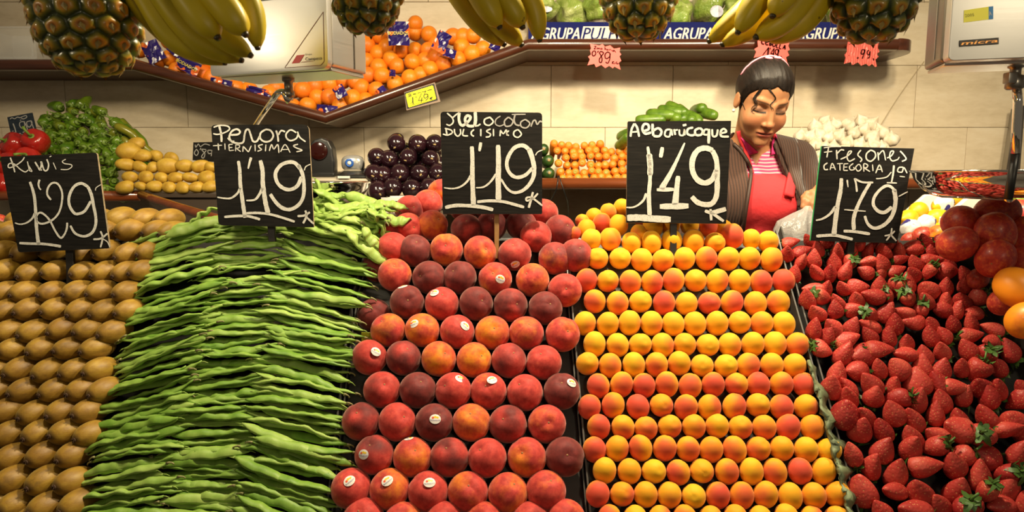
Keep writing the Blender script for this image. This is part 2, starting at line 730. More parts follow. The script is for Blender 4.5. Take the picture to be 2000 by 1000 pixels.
def tray(label, Lf, Rt, dfloor, dwall, m_floor, m_wall, ys=(1075, 980, 880, 780, 680, 580, 500, 470), edge=True, walls=(0, 0)):
    Ls = [np.interp(y, [p[1] for p in Lf], [p[0] for p in Lf]) for y in ys]
    Rs = [np.interp(y, [p[1] for p in Rt], [p[0] for p in Rt]) for y in ys]
    v, f = [], []
    th = 0.006
    for x0, x1, y in zip(Ls, Rs, ys):
        a, b = pile(x0, y, -dfloor), pile(x1, y, -dfloor)
        b[1:] = a[1:]
        nn = nA if a[1] < K0[1] else nB
        v += [a, b, a - nn * th, b - nn * th]
    for i in range(len(ys) - 1):
        a = 4 * i
        b = a + 4
        f += [(a, a + 1, b + 1, b), (a + 2, b + 2, b + 3, a + 3), (a, b, b + 2, a + 2), (a + 1, a + 3, b + 3, b + 1)]
    f += [(0, 2, 3, 1), (b, b + 1, b + 3, b + 2)]
    o = ob('display_tray', mesh('display_tray', v, f, m_floor, False))
    setp(o, label, 'tray')
    for sgn, X in ((1, Ls), (-1, Rs)):
        v, f = [], []
        for x, y in zip(X, ys):
            a = pile(x, y, -dfloor)
            nn = nA if a[1] < K0[1] else nB
            bt = a + nn * (dwall + walls[0 if sgn > 0 else 1] + dfloor)
            w = np.array((sgn * 0.0035, 0, 0))
            v += [a, a + w, bt + w, bt]
        fm = []
        for i in range(len(ys) - 1):
            a = 4 * i
            b = a + 4
            for j in range(4):
                k = (j + 1) % 4
                f.append((a + j, b + j, b + k, a + k))
                fm.append(1 if (j == 2 and edge) else 0)
        f += [(3, 2, 1, 0), (b, b + 1, b + 2, b + 3)]
        fm += [0, 0]
        ob('side_wall', mesh('side_wall', v, f, (m_wall, MT['tray_edge']), False, fm), o)
    return o


L_kb = [(268, 405), (262, 465), (205, 700), (140, 1000), (130, 1075)]
L_bp = [(742, 405), (735, 465), (694, 600), (672, 800), (650, 1000), (642, 1075)]
L_pa = [(1100, 405), (1104, 465), (1112, 600), (1128, 780), (1147, 1000), (1153, 1075)]
L_as = [(1497, 405), (1512, 465), (1540, 580), (1590, 760), (1652, 1000), (1672, 1075)]
L_sr = [(1840, 405), (1868, 465), (1893, 520), (2012, 770), (2130, 1000), (2170, 1075)]
sh = lambda L, d: [(x + d, y) for x, y in L]
tray('black display tray under the kiwi rows', [(-170, 405), (-180, 1075)], sh(L_kb, -2), 0.040, -0.012, MT['tray_black'], MT['tray_black'], walls=(0, -.02))
tray('black display tray under the green bean stacks', sh(L_kb, 2), sh(L_bp, -2), 0.05, -0.010, MT['tray_black'], MT['tray_edge'], walls=(-.02, -.004))
tray('grey display tray under the red peaches', sh(L_bp, 2), sh(L_pa, -2), 0.044, -0.022, MT['tray'], MT['tray_black'])
tray('grey display tray under the apricots', sh(L_pa, 2), sh(L_as, -2), 0.028, 0.006, MT['tray'], MT['tray'], walls=(-.012, 0))
tray('dark grey display tray under the strawberries', sh(L_as, 2), sh(L_sr, 0), 0.046, 0.012, MT['tray_black'], MT['tray'], walls=(-.012, .006))

# ------------------------------------------------------------------ fruit materials
def peach_mat():
    m, nt, b = newmat('peach_skin')
    yel, drk, sd, rnd = objcol(nt)
    co = coords(nt, 'Object', True)
    n = tex(nt, 'noise', co, 0.62, 3, 0.5)
    n2 = tex(nt, 'noise', co, 3.4, 4, 0.6)
    n3 = tex(nt, 'noise', co, 0.85, 2, 0.5)
    red = ramp(nt, n2.outputs[0], [(0.3, (0.36, 0.026, 0.022)), (0.55, (0.53, 0.048, 0.038)), (0.75, (0.62, 0.085, 0.055))])
    dk = ramp(nt, n2.outputs[0], [(0.3, (0.105, 0.012, 0.013)), (0.7, (0.21, 0.026, 0.024))])
    f_d = math_(nt, 'ADD', n3.outputs[0], math_(nt, 'SUBTRACT', math_(nt, 'MULTIPLY', drk, 0.9), 0.78))
    f_d = math_(nt, 'MULTIPLY', f_d, 4.0, True)
    c = mixc(nt, f_d, red, dk)
    yl = ramp(nt, n2.outputs[0], [(0.3, (0.70, 0.13, 0.014)), (0.7, (0.80, 0.27, 0.012))])
    f_y = math_(nt, 'ADD', math_(nt, 'ADD', n.outputs[0], math_(nt, 'MULTIPLY', n2.outputs[0], 0.18)), math_(nt, 'SUBTRACT', math_(nt, 'MULTIPLY', yel, 0.62), 0.90))
    f_y = math_(nt, 'MULTIPLY', f_y, 3.2, True)
    c = mixc(nt, f_y, c, yl)
    nt.links.new(c, b.inputs['Base Color'])
    b.inputs['Roughness'].default_value = 0.62
    b.inputs['Specular IOR Level'].default_value = 0.25
    b.inputs['Sheen Weight'].default_value = 0.42
    b.inputs['Sheen Roughness'].default_value = 0.45
    b.inputs['Sheen Tint'].default_value = (1.0, 0.72, 0.62, 1)
    n4 = tex(nt, 'noise', co, 14, 2)
    bump(nt, b, n4.outputs[0], 0.12, 0.0006)
    return m


def apricot_mat():
    m, nt, b = newmat('apricot_skin')
    redn, yv, sd, rnd = objcol(nt)
    tc = coords(nt, 'Object')
    sp = nt.nodes.new('ShaderNodeSeparateXYZ')
    nt.links.new(tc, sp.inputs[0])
    co = coords(nt, 'Object', True)
    n = tex(nt, 'noise', co, 0.55, 2, 0.5)
    n2 = tex(nt, 'noise', co, 4.5, 3, 0.6)
    base = mixc(nt, yv, (0.82, 0.32, 0.010, 1), (0.84, 0.46, 0.014, 1))
    grad = math_(nt, 'MULTIPLY', sp.outputs[0], 0.95)
    f = math_(nt, 'ADD', math_(nt, 'ADD', grad, math_(nt, 'MULTIPLY', n.outputs[0], 1.1)), math_(nt, 'SUBTRACT', math_(nt, 'MULTIPLY', redn, 2.2), 1.58))
    f = math_(nt, 'MULTIPLY', f, 0.85, True)
    blush = mixc(nt, f, (0.80, 0.22, 0.020, 1), (0.66, 0.075, 0.040, 1))
    f2 = math_(nt, 'MULTIPLY', f, 1.8, True)
    c = mixc(nt, f2, base, blush)
    sp2 = ramp(nt, n2.outputs[0], [(0.62, (0, 0, 0)), (0.74, (1, 1, 1))])
    rgb = nt.nodes.new('ShaderNodeRGBToBW')
    nt.links.new(sp2, rgb.inputs[0])
    c = mixc(nt, math_(nt, 'MULTIPLY', rgb.outputs[0], 0.18), c, (0.55, 0.13, 0.01, 1))
    nt.links.new(c, b.inputs['Base Color'])
    b.inputs['Roughness'].default_value = 0.62
    b.inputs['Specular IOR Level'].default_value = 0.22
    b.inputs['Sheen Weight'].default_value = 0.25
    b.inputs['Sheen Tint'].default_value = (1.0, 0.8, 0.5, 1)
    return m


def kiwi_mat():
    m, nt, b = newmat('kiwi_skin')
    v_, _, _, rnd = objcol(nt)
    co = coords(nt, 'Object', True)
    mp = nt.nodes.new('ShaderNodeMapping')
    mp.inputs['Scale'].default_value = (1, 1, 0.3)
    nt.links.new(co, mp.inputs[0])
    n = tex(nt, 'noise', mp.outputs[0], 3.0, 5, 0.65)
    n2 = tex(nt, 'noise', co, 0.8, 3, 0.6)
    f = math_(nt, 'ADD', math_(nt, 'MULTIPLY', n.outputs[0], 0.5), math_(nt, 'MULTIPLY', n2.outputs[0], 0.5))
    c = ramp(nt, f, [(0.34, (0.15, 0.078, 0.008)), (0.5, (0.30, 0.165, 0.013)), (0.66, (0.42, 0.26, 0.025))])
    c = mixc(nt, math_(nt, 'MULTIPLY', v_, 0.4), c, (0.20, 0.085, 0.010, 1))
    sp = nt.nodes.new('ShaderNodeSeparateXYZ')
    nt.links.new(coords(nt), sp.inputs[0])
    te = math_(nt, 'MULTIPLY', math_(nt, 'SUBTRACT', math_(nt, 'ADD', sp.outputs[2], math_(nt, 'MULTIPLY', n.outputs[0], .12)), 1.06), 7.0, True)
    c = mixc(nt, math_(nt, 'MULTIPLY', te, .8), c, (0.070, 0.030, 0.010, 1))
    nt.links.new(c, b.inputs['Base Color'])
    b.inputs['Roughness'].default_value = 0.5
    b.inputs['Sheen Weight'].default_value = 0.3
    b.inputs['Sheen Tint'].default_value = (0.7, 0.6, 0.25, 1)
    n3 = tex(nt, 'noise', mp.outputs[0], 16, 3)
    bump(nt, b, n3.outputs[0], 0.25, 0.001)
    return m


def bean_mat():
    m, nt, b = newmat('bean_pod')
    v_, _, _, rnd = objcol(nt)
    co = coords(nt, 'Object', True)
    n = tex(nt, 'noise', co, 25, 4, 0.6)
    c = ramp(nt, n.outputs[0], [(0.3, (0.10, 0.22, 0.022)), (0.5, (0.16, 0.30, 0.035)), (0.72, (0.24, 0.38, 0.06))])
    c2 = ramp(nt, n.outputs[0], [(0.3, (0.26, 0.42, 0.07)), (0.7, (0.40, 0.52, 0.14))])
    c = mixc(nt, v_, c, c2)
    nt.links.new(c, b.inputs['Base Color'])
    b.inputs['Roughness'].default_value = 0.48
    b.inputs['Specular IOR Level'].default_value = 0.35
    n3 = tex(nt, 'noise', co, 160, 3)
    bump(nt, b, n3.outputs[0], 0.12, 0.001)
    return m


def straw_mat():
    m, nt, b = newmat('strawberry_skin')
    v_, g_, _, rnd = objcol(nt)
    co = coords(nt, 'Object')
    vo = tex(nt, 'vor', co, 330)
    n = tex(nt, 'noise', coords(nt, 'Object', True), 40, 3)
    seed = math_(nt, 'LESS_THAN', vo.outputs['Distance'], 0.20)
    c = ramp(nt, n.outputs[0], [(0.3, (0.38, 0.030, 0.024)), (0.55, (0.50, 0.055, 0.042)), (0.75, (0.57, 0.10, 0.07))])
    c = mixc(nt, v_, c, (0.26, 0.010, 0.012, 1))
    tc = nt.nodes.new('ShaderNodeTexCoord')
    sp = nt.nodes.new('ShaderNodeSeparateXYZ')
    nt.links.new(tc.outputs['Object'], sp.inputs[0])
    pale = math_(nt, 'MULTIPLY', math_(nt, 'SUBTRACT', math_(nt, 'MULTIPLY', sp.outputs[2], -40.0), 0.35), g_, True)
    c = mixc(nt, pale, c, (0.70, 0.30, 0.10, 1))
    c = mixc(nt, math_(nt, 'MULTIPLY', seed, 0.8), c, (0.62, 0.26, 0.11, 1))
    nt.links.new(c, b.inputs['Base Color'])
    b.inputs['Roughness'].default_value = 0.48
    b.inputs['Specular IOR Level'].default_value = 0.35
    hh = math_(nt, 'MULTIPLY', vo.outputs['Distance'], 1.0)
    bump(nt, b, hh, 0.55, 0.0012)
    return m


def orange_mat():
    m, nt, b = newmat('netted_orange_skin')
    v_, _, _, rnd = objcol(nt)
    co = coords(nt, 'Object')
    n = tex(nt, 'noise', coords(nt, 'Object', True), 22, 3)
    c = ramp(nt, n.outputs[0], [(0.3, (0.76, 0.20, 0.006)), (0.7, (0.84, 0.29, 0.008))])
    c = mixc(nt, math_(nt, 'MULTIPLY', v_, 0.6), c, (0.80, 0.12, 0.015, 1))
    w1 = tex(nt, 'wave', co, 62, wave_type='BANDS', bands_direction='DIAGONAL')
    mp = nt.nodes.new('ShaderNodeMapping')
    mp.inputs['Rotation'].default_value = (0.4, 1.9, 0.6)
    nt.links.new(co, mp.inputs[0])
    w2 = tex(nt, 'wave', mp.outputs[0], 62, wave_type='BANDS', bands_direction='DIAGONAL')
    net = math_(nt, 'MAXIMUM', math_(nt, 'GREATER_THAN', w1.outputs[1], 0.93), math_(nt, 'GREATER_THAN', w2.outputs[1], 0.93))
    c = mixc(nt, math_(nt, 'MULTIPLY', net, 0.35), c, (0.62, 0.06, 0.012, 1))
    nt.links.new(c, b.inputs['Base Color'])
    b.inputs['Roughness'].default_value = 0.42
    vo = tex(nt, 'noise', co, 350, 2)
    bump(nt, b, math_(nt, 'ADD', vo.outputs[0], math_(nt, 'MULTIPLY', net, 1.0)), 0.25, 0.0012)
    return m


MT['peach'] = peach_mat()
MT['apricot'] = apricot_mat()
MT['kiwi'] = kiwi_mat()
MT['bean'] = bean_mat()
MT['straw'] = straw_mat()
MT['orange'] = orange_mat()
MT['kiwi_tip'] = simple('kiwi_tip', (0.055, 0.025, 0.010), 0.8)
MT['scar'] = simple('stem_scar', (0.28, 0.15, 0.06), 0.7)
MT['bean_stem'] = simple('bean_stem', (0.26, 0.24, 0.10), 0.6, vary=0.3)
MT['calyx'] = simple('calyx_green', (0.055, 0.125, 0.02), 0.5, vary=0.4, vscale=60)
MT['sticker'] = simple('sticker_white', (0.78, 0.75, 0.72), 0.35)
MT['st_red'] = simple('sticker_red', (0.75, 0.10, 0.04), 0.4)
MT['st_yel'] = simple('sticker_yellow', (0.85, 0.55, 0.02), 0.4)
MT['st_pur'] = simple('sticker_purple', (0.13, 0.10, 0.30), 0.4)


def toward_cam(p):
    d = CAM - np.array(p)
    return Vector(d / np.linalg.norm(d))


def aim(axis, roll=0.0):
    """rotation that turns local +Z to axis"""
    q = Vector((0, 0, 1)).rotation_difference(Vector(axis).normalized())
    return Quaternion(Vector(axis).normalized(), roll) @ q


# ------------------------------------------------------------------ peaches (exact spots of the pile)
def peach_fn(k):
    a = [0.0, 0.4, -0.3][k]

    def fn(t, p):
        dp = min(abs(p - 0), abs(2 * math.pi - p))
        cleft = 0.045 * math.exp(-(dp / 0.20) ** 2) * math.sin(min(t * 1.25, math.pi)) ** 1.0
        cav = 0.15 * math.exp(-(t / 0.26) ** 2)
        lob = 0.012 * math.cos(2 * p + a) * math.sin(t)
        r = 1 - cleft - cav + lob
        return sph(t, p, r, 1, 1, 0.955)
    return fn


PEACH = [mesh('peach', *uvs(36, 22, peach_fn(k)), MT['peach']) for k in range(3)]
SCAR = mesh('stem_scar', *uvs(8, 5, lambda t, p: sph(t, p, 0.055, 1, 1, 0.5)), MT['scar'])


def text_faces(s, size=1.0, shear=0.0, align='CENTER'):
    cu = bpy.data.curves.new('t', 'FONT')
    cu.body = s
    cu.size = size
    cu.shear = shear
    cu.align_x = align
    cu.resolution_u = 2
    o = bpy.data.objects.new('t', cu)
    col.objects.link(o)
    me = bpy.data.meshes.new_from_object(o.evaluated_get(bpy.context.evaluated_depsgraph_get()))
    v = [tuple(x.co) for x in me.vertices]
    f = [tuple(p.vertices) for p in me.polygons]
    bpy.data.objects.remove(o)
    bpy.data.curves.remove(cu)
    bpy.data.meshes.remove(me)
    return v, f


def make_sticker():
    """round paper label wrapped on a unit fruit, centred on +Z"""
    V, F, M = [], [], []

    def wrap(x, y, r):
        d = math.hypot(x, y)
        if d < 1e-9:
            return (0, 0, r)
        return (r * math.sin(d) * x / d, r * math.sin(d) * y / d, r * math.cos(d))

    def disc(cx, cy, rx, ry, lift, mi, nn=16, rings=3):
        b = len(V)
        V.append(wrap(cx, cy, lift))
        for i in range(1, rings + 1):
            for j in range(nn):
                a = 2 * math.pi * j / nn
                V.append(wrap(cx + rx * i / rings * math.cos(a), cy + ry * i / rings * math.sin(a), lift))
        for j in range(nn):
            F.append((b, b + 1 + j, b + 1 + (j + 1) % nn))
            M.append(mi)
        for i in range(rings - 1):
            for j in range(nn):
                p0 = b + 1 + i * nn + j
                p1 = b + 1 + i * nn + (j + 1) % nn
                F.append((p0, p0 + nn, p1 + nn, p1))
                M.append(mi)
    disc(0, 0, 0.30, 0.25, 1.012, 0)
    disc(-0.12, 0.06, 0.06, 0.06, 1.016, 1, 10, 1)
    disc(-0.005, 0.10, 0.075, 0.06, 1.016, 2, 10, 1)
    disc(0.11, 0.08, 0.065, 0.05, 1.016, 2, 10, 1)
    tv, tf = text_faces('BUIXADOS', 0.105)
    b = len(V)
    for (x, y, z) in tv:
        V.append(wrap(x, y - 0.11 + 0.35 * x * x, 1.017))
    for q in tf:
        F.append(tuple(i + b for i in q))
        M.append(3)
    return mesh('sticker', V, F, [MT['sticker'], MT['st_red'], MT['st_yel'], MT['st_pur']], True, M)


STICKER = make_sticker()
# rows of the peach pile: (x, y, yellow, dark) in photo units; y = yes sticker offset
PE = [
    [(710, 1013, .1, .1), (788, 1021, .55, .2), (867, 1021, .1, .1), (944, 1021, .5, 0), (1036, 1021, .2, .2), (1105, 1017, .4, 0)],
    [(686, 954, .3, .1, (-3, -14)), (761, 955, .62, .2, (-4, -15)), (836, 960, .15, .1, (3, -16)), (914, 961, .6, .0), (992, 963, .68, .1), (1066, 958, .45, .15)],
    [(731, 888, .05, .4, (-20, -2)), (806, 893, .55, .1, (-7, -36)), (878, 893, .05, .45), (951, 894, .2, .1), (1029, 893, .62, .1), (1103, 892, .0, .95)],
    [(705, 823, .15, .45), (776, 824, .4, .05), (848, 825, .0, .85, (2, -6)), (921, 825, .62, .1), (992, 828, .1, .5), (1068, 828, .3, .1)],
    [(746, 761, .05, .3), (816, 762, .05, .75), (885, 763, .2, .3, (14, -22)), (954, 764, .35, .15, (7, -21)), (1025, 767, .1, .2), (1097, 764, .0, .85, (19, -16))],
    [(722, 698, .15, .3, (12, -10)), (788, 699, .25, .6), (857, 701, .75, .0), (926, 703, .75, .0), (994, 704, .2, .4), (1062, 708, .2, .1)],
    [(731, 616, .2, .8), (758, 645, .65, .4), (825, 645, .72, .1, (-16, -13)), (893, 648, .25, .3, (15, -11)), (962, 650, .8, .0), (1028, 651, .5, .3), (1099, 653, .5, .0)],
    [(795, 590, .0, .85, (-8, -30)), (863, 593, .15, .3, (-14, -21)), (930, 593, .1, .7), (997, 596, .15, .55), (1065, 602, .05, .8)],
    [(771, 537, .5, .15), (838, 542, .05, .75), (898, 542, .05, .75), (967, 545, .45, .2, (10, 0)), (1040, 547, .55, .1), (1103, 567, .45, .1)],
    [(767, 485, .3, .3), (810, 490, .1, .8), (872, 488, .8, .05), (938, 493, .6, .2), (1005, 497, .15, .4, (1, 19)), (1084, 505, .4, .45), (1125, 499, .2, .5)],
    [(740, 520, .1, .5), (759, 450, .25, .35), (797, 446, .3, .3), (845, 440, .5, .1), (911, 448, .2, .6), (960, 441, .2, .7), (1018, 439, .1, .8), (1047, 462, .15, .4), (1094, 450, .2, .5)],
    [(800, 410, .1, .4), (836, 398, .35, .15), (862, 377, .55, .1), (905, 404, .2, .3), (950, 402, .15, .6), (1000, 404, .2, .4), (1062, 417, .4, .3)],
]


def look_peach(yv, dk, st):
    if yv >= .7:
        a = 'orange-yellow'
    elif yv >= .5:
        a = 'red and yellow'
    elif dk >= .7:
        a = 'dark maroon'
    elif dk >= .4:
        a = 'deep red'
    else:
        a = 'bright red'
    return ('stickered ' if st else '') + a


rr = random.Random(3)
for ri, row in enumerate(PE):
    row = sorted(row)
    base_y = None
    for i, q in enumerate(row):
        x, y, yv, dk = q[:4]
        st = q[4] if len(q) > 4 else None
        rp = np.interp(y, [380, 490, 600, 700, 830, 960, 1020], [26.5, 31.5, 32.2, 33.2, 35.8, 38, 39])
        behind = (ri == 10 and i == 0 and False)
        off = 0.0
        if (x, y) in ((731, 616), (740, 520)):
            off = -0.035
        p = pile(x, y, off)
        r = rp * 1.045 * depth_of(p) / FPX
        lab = f"{look_peach(yv, dk, st)} peach, {from_left(i, len(row))} in the {nth(ri + 1)} peach row from bottom"
        ax = toward_cam(p) * 0.75 + Vector((rr.uniform(-.6, .6), 0, 0.55 + rr.uniform(-.5, .35)))
        o = ob('peach', PEACH[rr.randrange(3)], None, p, aim(ax, rr.uniform(0, 6.28)), r, (yv, dk, rr.random(), 1))
        setp(o, lab, 'peach', 'peaches in the front tray')
        ob('stem_scar', SCAR, o, (0, 0, 0.815))
        if st:
            d = Vector((st[0] / rp, 0, -st[1] / rp))
            w = math.sqrt(max(0.05, 1 - d.length_squared))
            tc_ = toward_cam(p)
            right = Vector((0, 0, 1)).cross(tc_).normalized()
            up = tc_.cross(right)
            dirw = (right * d.x + up * d.z + tc_ * w).normalized()
            q0 = o.rotation_quaternion
            dl = q0.inverted() @ dirw
            # orient the label upright with a random tilt
            z = Vector(dl)
            yv_ = q0.inverted() @ up
            xx = yv_.cross(z).normalized()
            yy = z.cross(xx)
            Mx = Matrix((xx, yy, z)).transposed().to_quaternion() @ Quaternion((0, 0, 1), rr.uniform(-.9, .7))
            so = ob('sticker', STICKER, o, None, Mx, (0.98, 0.98, 0.985))

# ------------------------------------------------------------------ apricots
def apr_fn(t, p):
    dp = min(abs(p - math.pi), abs(p + math.pi))
    cleft = 0.04 * math.exp(-(dp / 0.16) ** 2) * math.sin(t)
    cav = 0.07 * math.exp(-(t / 0.22) ** 2)
    return sph(t, p, 1 - cleft - cav, 0.98, 0.98, 1.10)


APR = mesh('apricot', *uvs(28, 18, apr_fn), MT['apricot'])
ys = [1012, 967, 921, 877, 834, 793, 752, 712, 672, 631, 591, 549, 507]
x0s = [1190, 1168, 1181, 1160, 1170, 1151, 1169, 1147, 1162, 1143, 1162, 1145, 1168]
AR = []
rr = random.Random(11)
for y, x0 in zip(ys, x0s):
    sp_ = np.interp(y, [507, 1012], [42.3, 47.2])
    xr = 1533 + 0.272 * (y - 560) - 22
    nn = int((xr - x0) / sp_ + 0.55)
    sp2 = (xr - x0) / max(1, nn) if (xr - x0) / nn > sp_ * 0.985 else sp_
    AR.append([(x0 + k * sp2 + rr.uniform(-1, 1), y + rr.uniform(-2.5, 2.5), np.interp(y, [507, 1012], [21.2, 23.6])) for k in range(nn + 1)])
AR.append([(1155, 468, 20), (1192, 467, 21), (1233, 474, 19), (1272, 473, 20), (1312, 470, 20), (1354, 471, 21), (1396, 474, 20), (1430, 461, 22), (1467, 467, 18), (1500, 472, 20)])
AR.append([(1123, 455, 12), (1145, 448, 18), (1175, 435, 17.5), (1208, 440, 19), (1247, 456, 16), (1275, 443, 20), (1310, 440, 18), (1347, 441, 18), (1384, 444, 18), (1413, 446, 16)])
AR.append([(1137, 432, 14), (1160, 423, 16.5), (1188, 414, 16), (1214, 405, 16), (1250, 422, 17), (1300, 424, 17), (1350, 424, 17)])
for ri, row in enumerate(AR):
    row = sorted(row)
    for i, (x, y, rp) in enumerate(row):
        p = pile(x, y, 0.004 if ri > 12 else 0.0)
        r = rp * 1.015 * depth_of(p) / FPX
        if ri < 13:
            redn = rr.choice([0.05, 0.1, 0.2, 0.3, 0.36, 0.42, 0.46, 0.5, 0.6, 0.8])
            if ri in (6, 5):
                redn = min(1, redn + 0.25)
            if ri in (7, 8, 9, 12):
                redn *= 0.6
        else:
            redn = rr.choice([0, 0.05, 0.15, 0.3, 0.6])
        yv = rr.uniform(0.2, 1.0) if redn < 0.3 else rr.uniform(0, 0.5)
        look = 'golden yellow' if redn < 0.2 and yv > .5 else 'amber' if redn < 0.2 else 'orange' if redn < 0.45 else 'red-flushed' if redn < 0.75 else 'rosy red'
        lab = f"{look} apricot, {from_left(i, len(row))} in the {nth(ri + 1)} apricot row from bottom"
        ax = Vector((rr.uniform(-.25, .25), rr.uniform(-.5, .1), 1))
        if rr.random() < 0.18:
            ax = Vector((rr.uniform(-.4, .4), -1, rr.uniform(.2, 1)))
        o = ob('apricot', APR, None, p, aim(ax, rr.uniform(-2.6, -0.4)), (r, r, r * rr.uniform(.98, 1.06)), (redn, yv, rr.random(), 1))
        # object space is unit sized: scale the blush gradient through the mesh instead
        setp(o, lab, 'apricot', 'apricots in the front tray')

# ------------------------------------------------------------------ kiwis
def kiwi_fn(t, p):
    r = 1 - 0.03 * math.cos(t)
    return sph(t, p, r, 0.77, 0.76, 1.20)


KIWI = mesh('kiwi', *uvs(24, 18, kiwi_fn), MT['kiwi'])
tv, tf = [], []
parts = [uvs(8, 4, lambda t, p: sph(t, p, 0.13, 1, 1, 0.4))]
for k in range(7):
    a = k * 0.9
    parts.append(tube([(0.02 * math.cos(a), 0.02 * math.sin(a), 0), (0.07 * math.cos(a), 0.07 * math.sin(a), 0.07), (0.13 * math.cos(a), 0.13 * math.sin(a), 0.10)], [0.025, 0.018, 0.006], 4))
KTIP = mesh('blossom_end', *join(*parts), MT['kiwi_tip'])
KR = [
    (1022, [20, 62, 128]),
    (984, [-10, 36, 97, 158]),
    (938, [-28, 31, 92, 146]),
    (889, [-30, 28, 88, 146]),
    (845, [-32, 24, 79, 134, 180]),
    (803, [18, 70, 125, 176]),
    (762, [-4, 52, 110, 164, 206]),
    (722, [-10, 42, 96, 148, 196]),
    (682, [28, 84, 138, 190]),
    (644, [-30, 21, 69, 125, 176, 224]),
    (606, [14, 60, 112, 160, 206, 254]),
    (568, [-32, 14, 51, 102, 154, 198, 250]),
    (530, [13, 63, 112, 165, 207, 247, 280]),
    (492, [5, 52, 106, 160, 207, 252, 294]),
    (452, [-20, 22, 68, 110, 160, 205, 257, 309, 338]),
    (430, [45, 90, 140, 190, 234, 284, 330]),
]
rr = random.Random(5)
for ri, (y, xs_) in enumerate(KR):
    for i, x in enumerate(xs_):
        p = pile(x, y + rr.uniform(-3, 3), 0.0)
        hw = np.interp(y, [430, 520, 700, 850, 1020], [23, 24.5, 27, 29, 34])
        r = hw / 0.88 * depth_of(p) / FPX * (1 if ri < 14 else 1.12)
        tc_ = toward_cam(p)
        rt_ = Vector((0, 0, 1)).cross(tc_).normalized()
        up_ = tc_.cross(rt_)
        ax = tc_ - rt_ * (1.30 + rr.uniform(-.18, .18)) - up_ * (0.30 + rr.uniform(-.15, .15))
        o = ob('kiwi', KIWI, None, p, aim(ax, rr.uniform(0, 6.28)), r * rr.uniform(.96, 1.03), (rr.random(), 0, 0, 1))
        setp(o, f"brown kiwi, {from_left(i, len(xs_))} in the {nth(ri + 1)} kiwi row from bottom", 'kiwi', 'kiwis in the front tray')
        ob('blossom_end', KTIP, o, (0, 0, 1.165), None, 1.25)

# ------------------------------------------------------------------ flat green beans: three stacks, layer on layer
def bean_mesh(seed, L=0.19):
    r2 = random.Random(seed)
    nseg, nr = 26, 8
    v, f = [], []
    ph, ph2 = r2.uniform(0, 6), r2.uniform(0, 6)
    bow = r2.uniform(-0.006, 0.010)
    side = r2.uniform(-0.010, 0.010)
    k = r2.uniform(2.2, 3.6)
    amp = r2.uniform(0.0006, 0.0022)
    for i in range(nseg + 1):
        u = i / nseg
        x = (u - 0.5) * L
        env = min(1.0, (u / 0.13) ** 0.75 if u < 0.13 else 1.0) * min(1.0, ((1 - u) / 0.20) ** 0.7 if u > 0.80 else 1.0)
        env = max(env, 0.13)
        w = 0.0096 * env
        t = (0.0033 + 0.0010 * math.sin(u * 40 + ph)) * (0.35 + 0.65 * env)
        z = bow * (1 - (2 * u - 1) ** 2) + amp * math.sin(u * k * 6.28 + ph2)
        y = side * (1 - (2 * u - 1) ** 2)
        tw = 0.25 * math.sin(u * 3 + ph)
        for j in range(nr):
            a = 2 * math.pi * j / nr
            cy, cz = w * math.cos(a), t * math.sin(a)
            v.append((x, y + cy * math.cos(tw) - cz * math.sin(tw), z + cy * math.sin(tw) + cz * math.cos(tw)))
    for i in range(nseg):
        for j in range(nr):
            q = (j + 1) % nr
            f.append((i * nr + j, i * nr + q, (i + 1) * nr + q, (i + 1) * nr + j))
    f.append(tuple(reversed(range(nr))))
    f.append(tuple(nseg * nr + j for j in range(nr)))
    return mesh('green_bean', v, f, MT['bean'])


BEAN = [bean_mesh(k) for k in range(14)]
v, f = tube([(0, 0, 0), (0.005, 0.0006, 0.0004), (0.010, 0.0015, -0.0012), (0.013, 0.001, -0.004)], [0.0026, 0.0016, 0.0012, 0.0016], 6)
BSTEM = mesh('stem', v, f, MT['bean_stem'])
v, f = tube([(0, 0, 0), (-0.006, 0.0, -0.001), (-0.013, 0.002, -0.004)], [0.0014, 0.0008, 0.0003], 5)
BTIP = mesh('tip', v, f, MT['bean'])
stacks = [('left', [(440, 352), (540, 350), (680, 318), (820, 272), (960, 246), (1040, 240)], [(440, -.22), (700, -.30), (1000, -.14)], [(440, 176), (700, 190), (1000, 176)]),
          ('middle', [(440, 470), (540, 480), (680, 450), (820, 415), (960, 405), (1040, 400)], [(440, -.02), (700, -.10), (1000, 0.02)], [(440, 178), (700, 186), (1000, 196)]),
          ('right', [(440, 622), (540, 628), (680, 602), (820, 585), (960, 560), (1040, 555)], [(440, .30), (560, .22), (700, .16), (1000, .36)], [(440, 184), (700, 190), (1000, 192)])]
rr = random.Random(21)
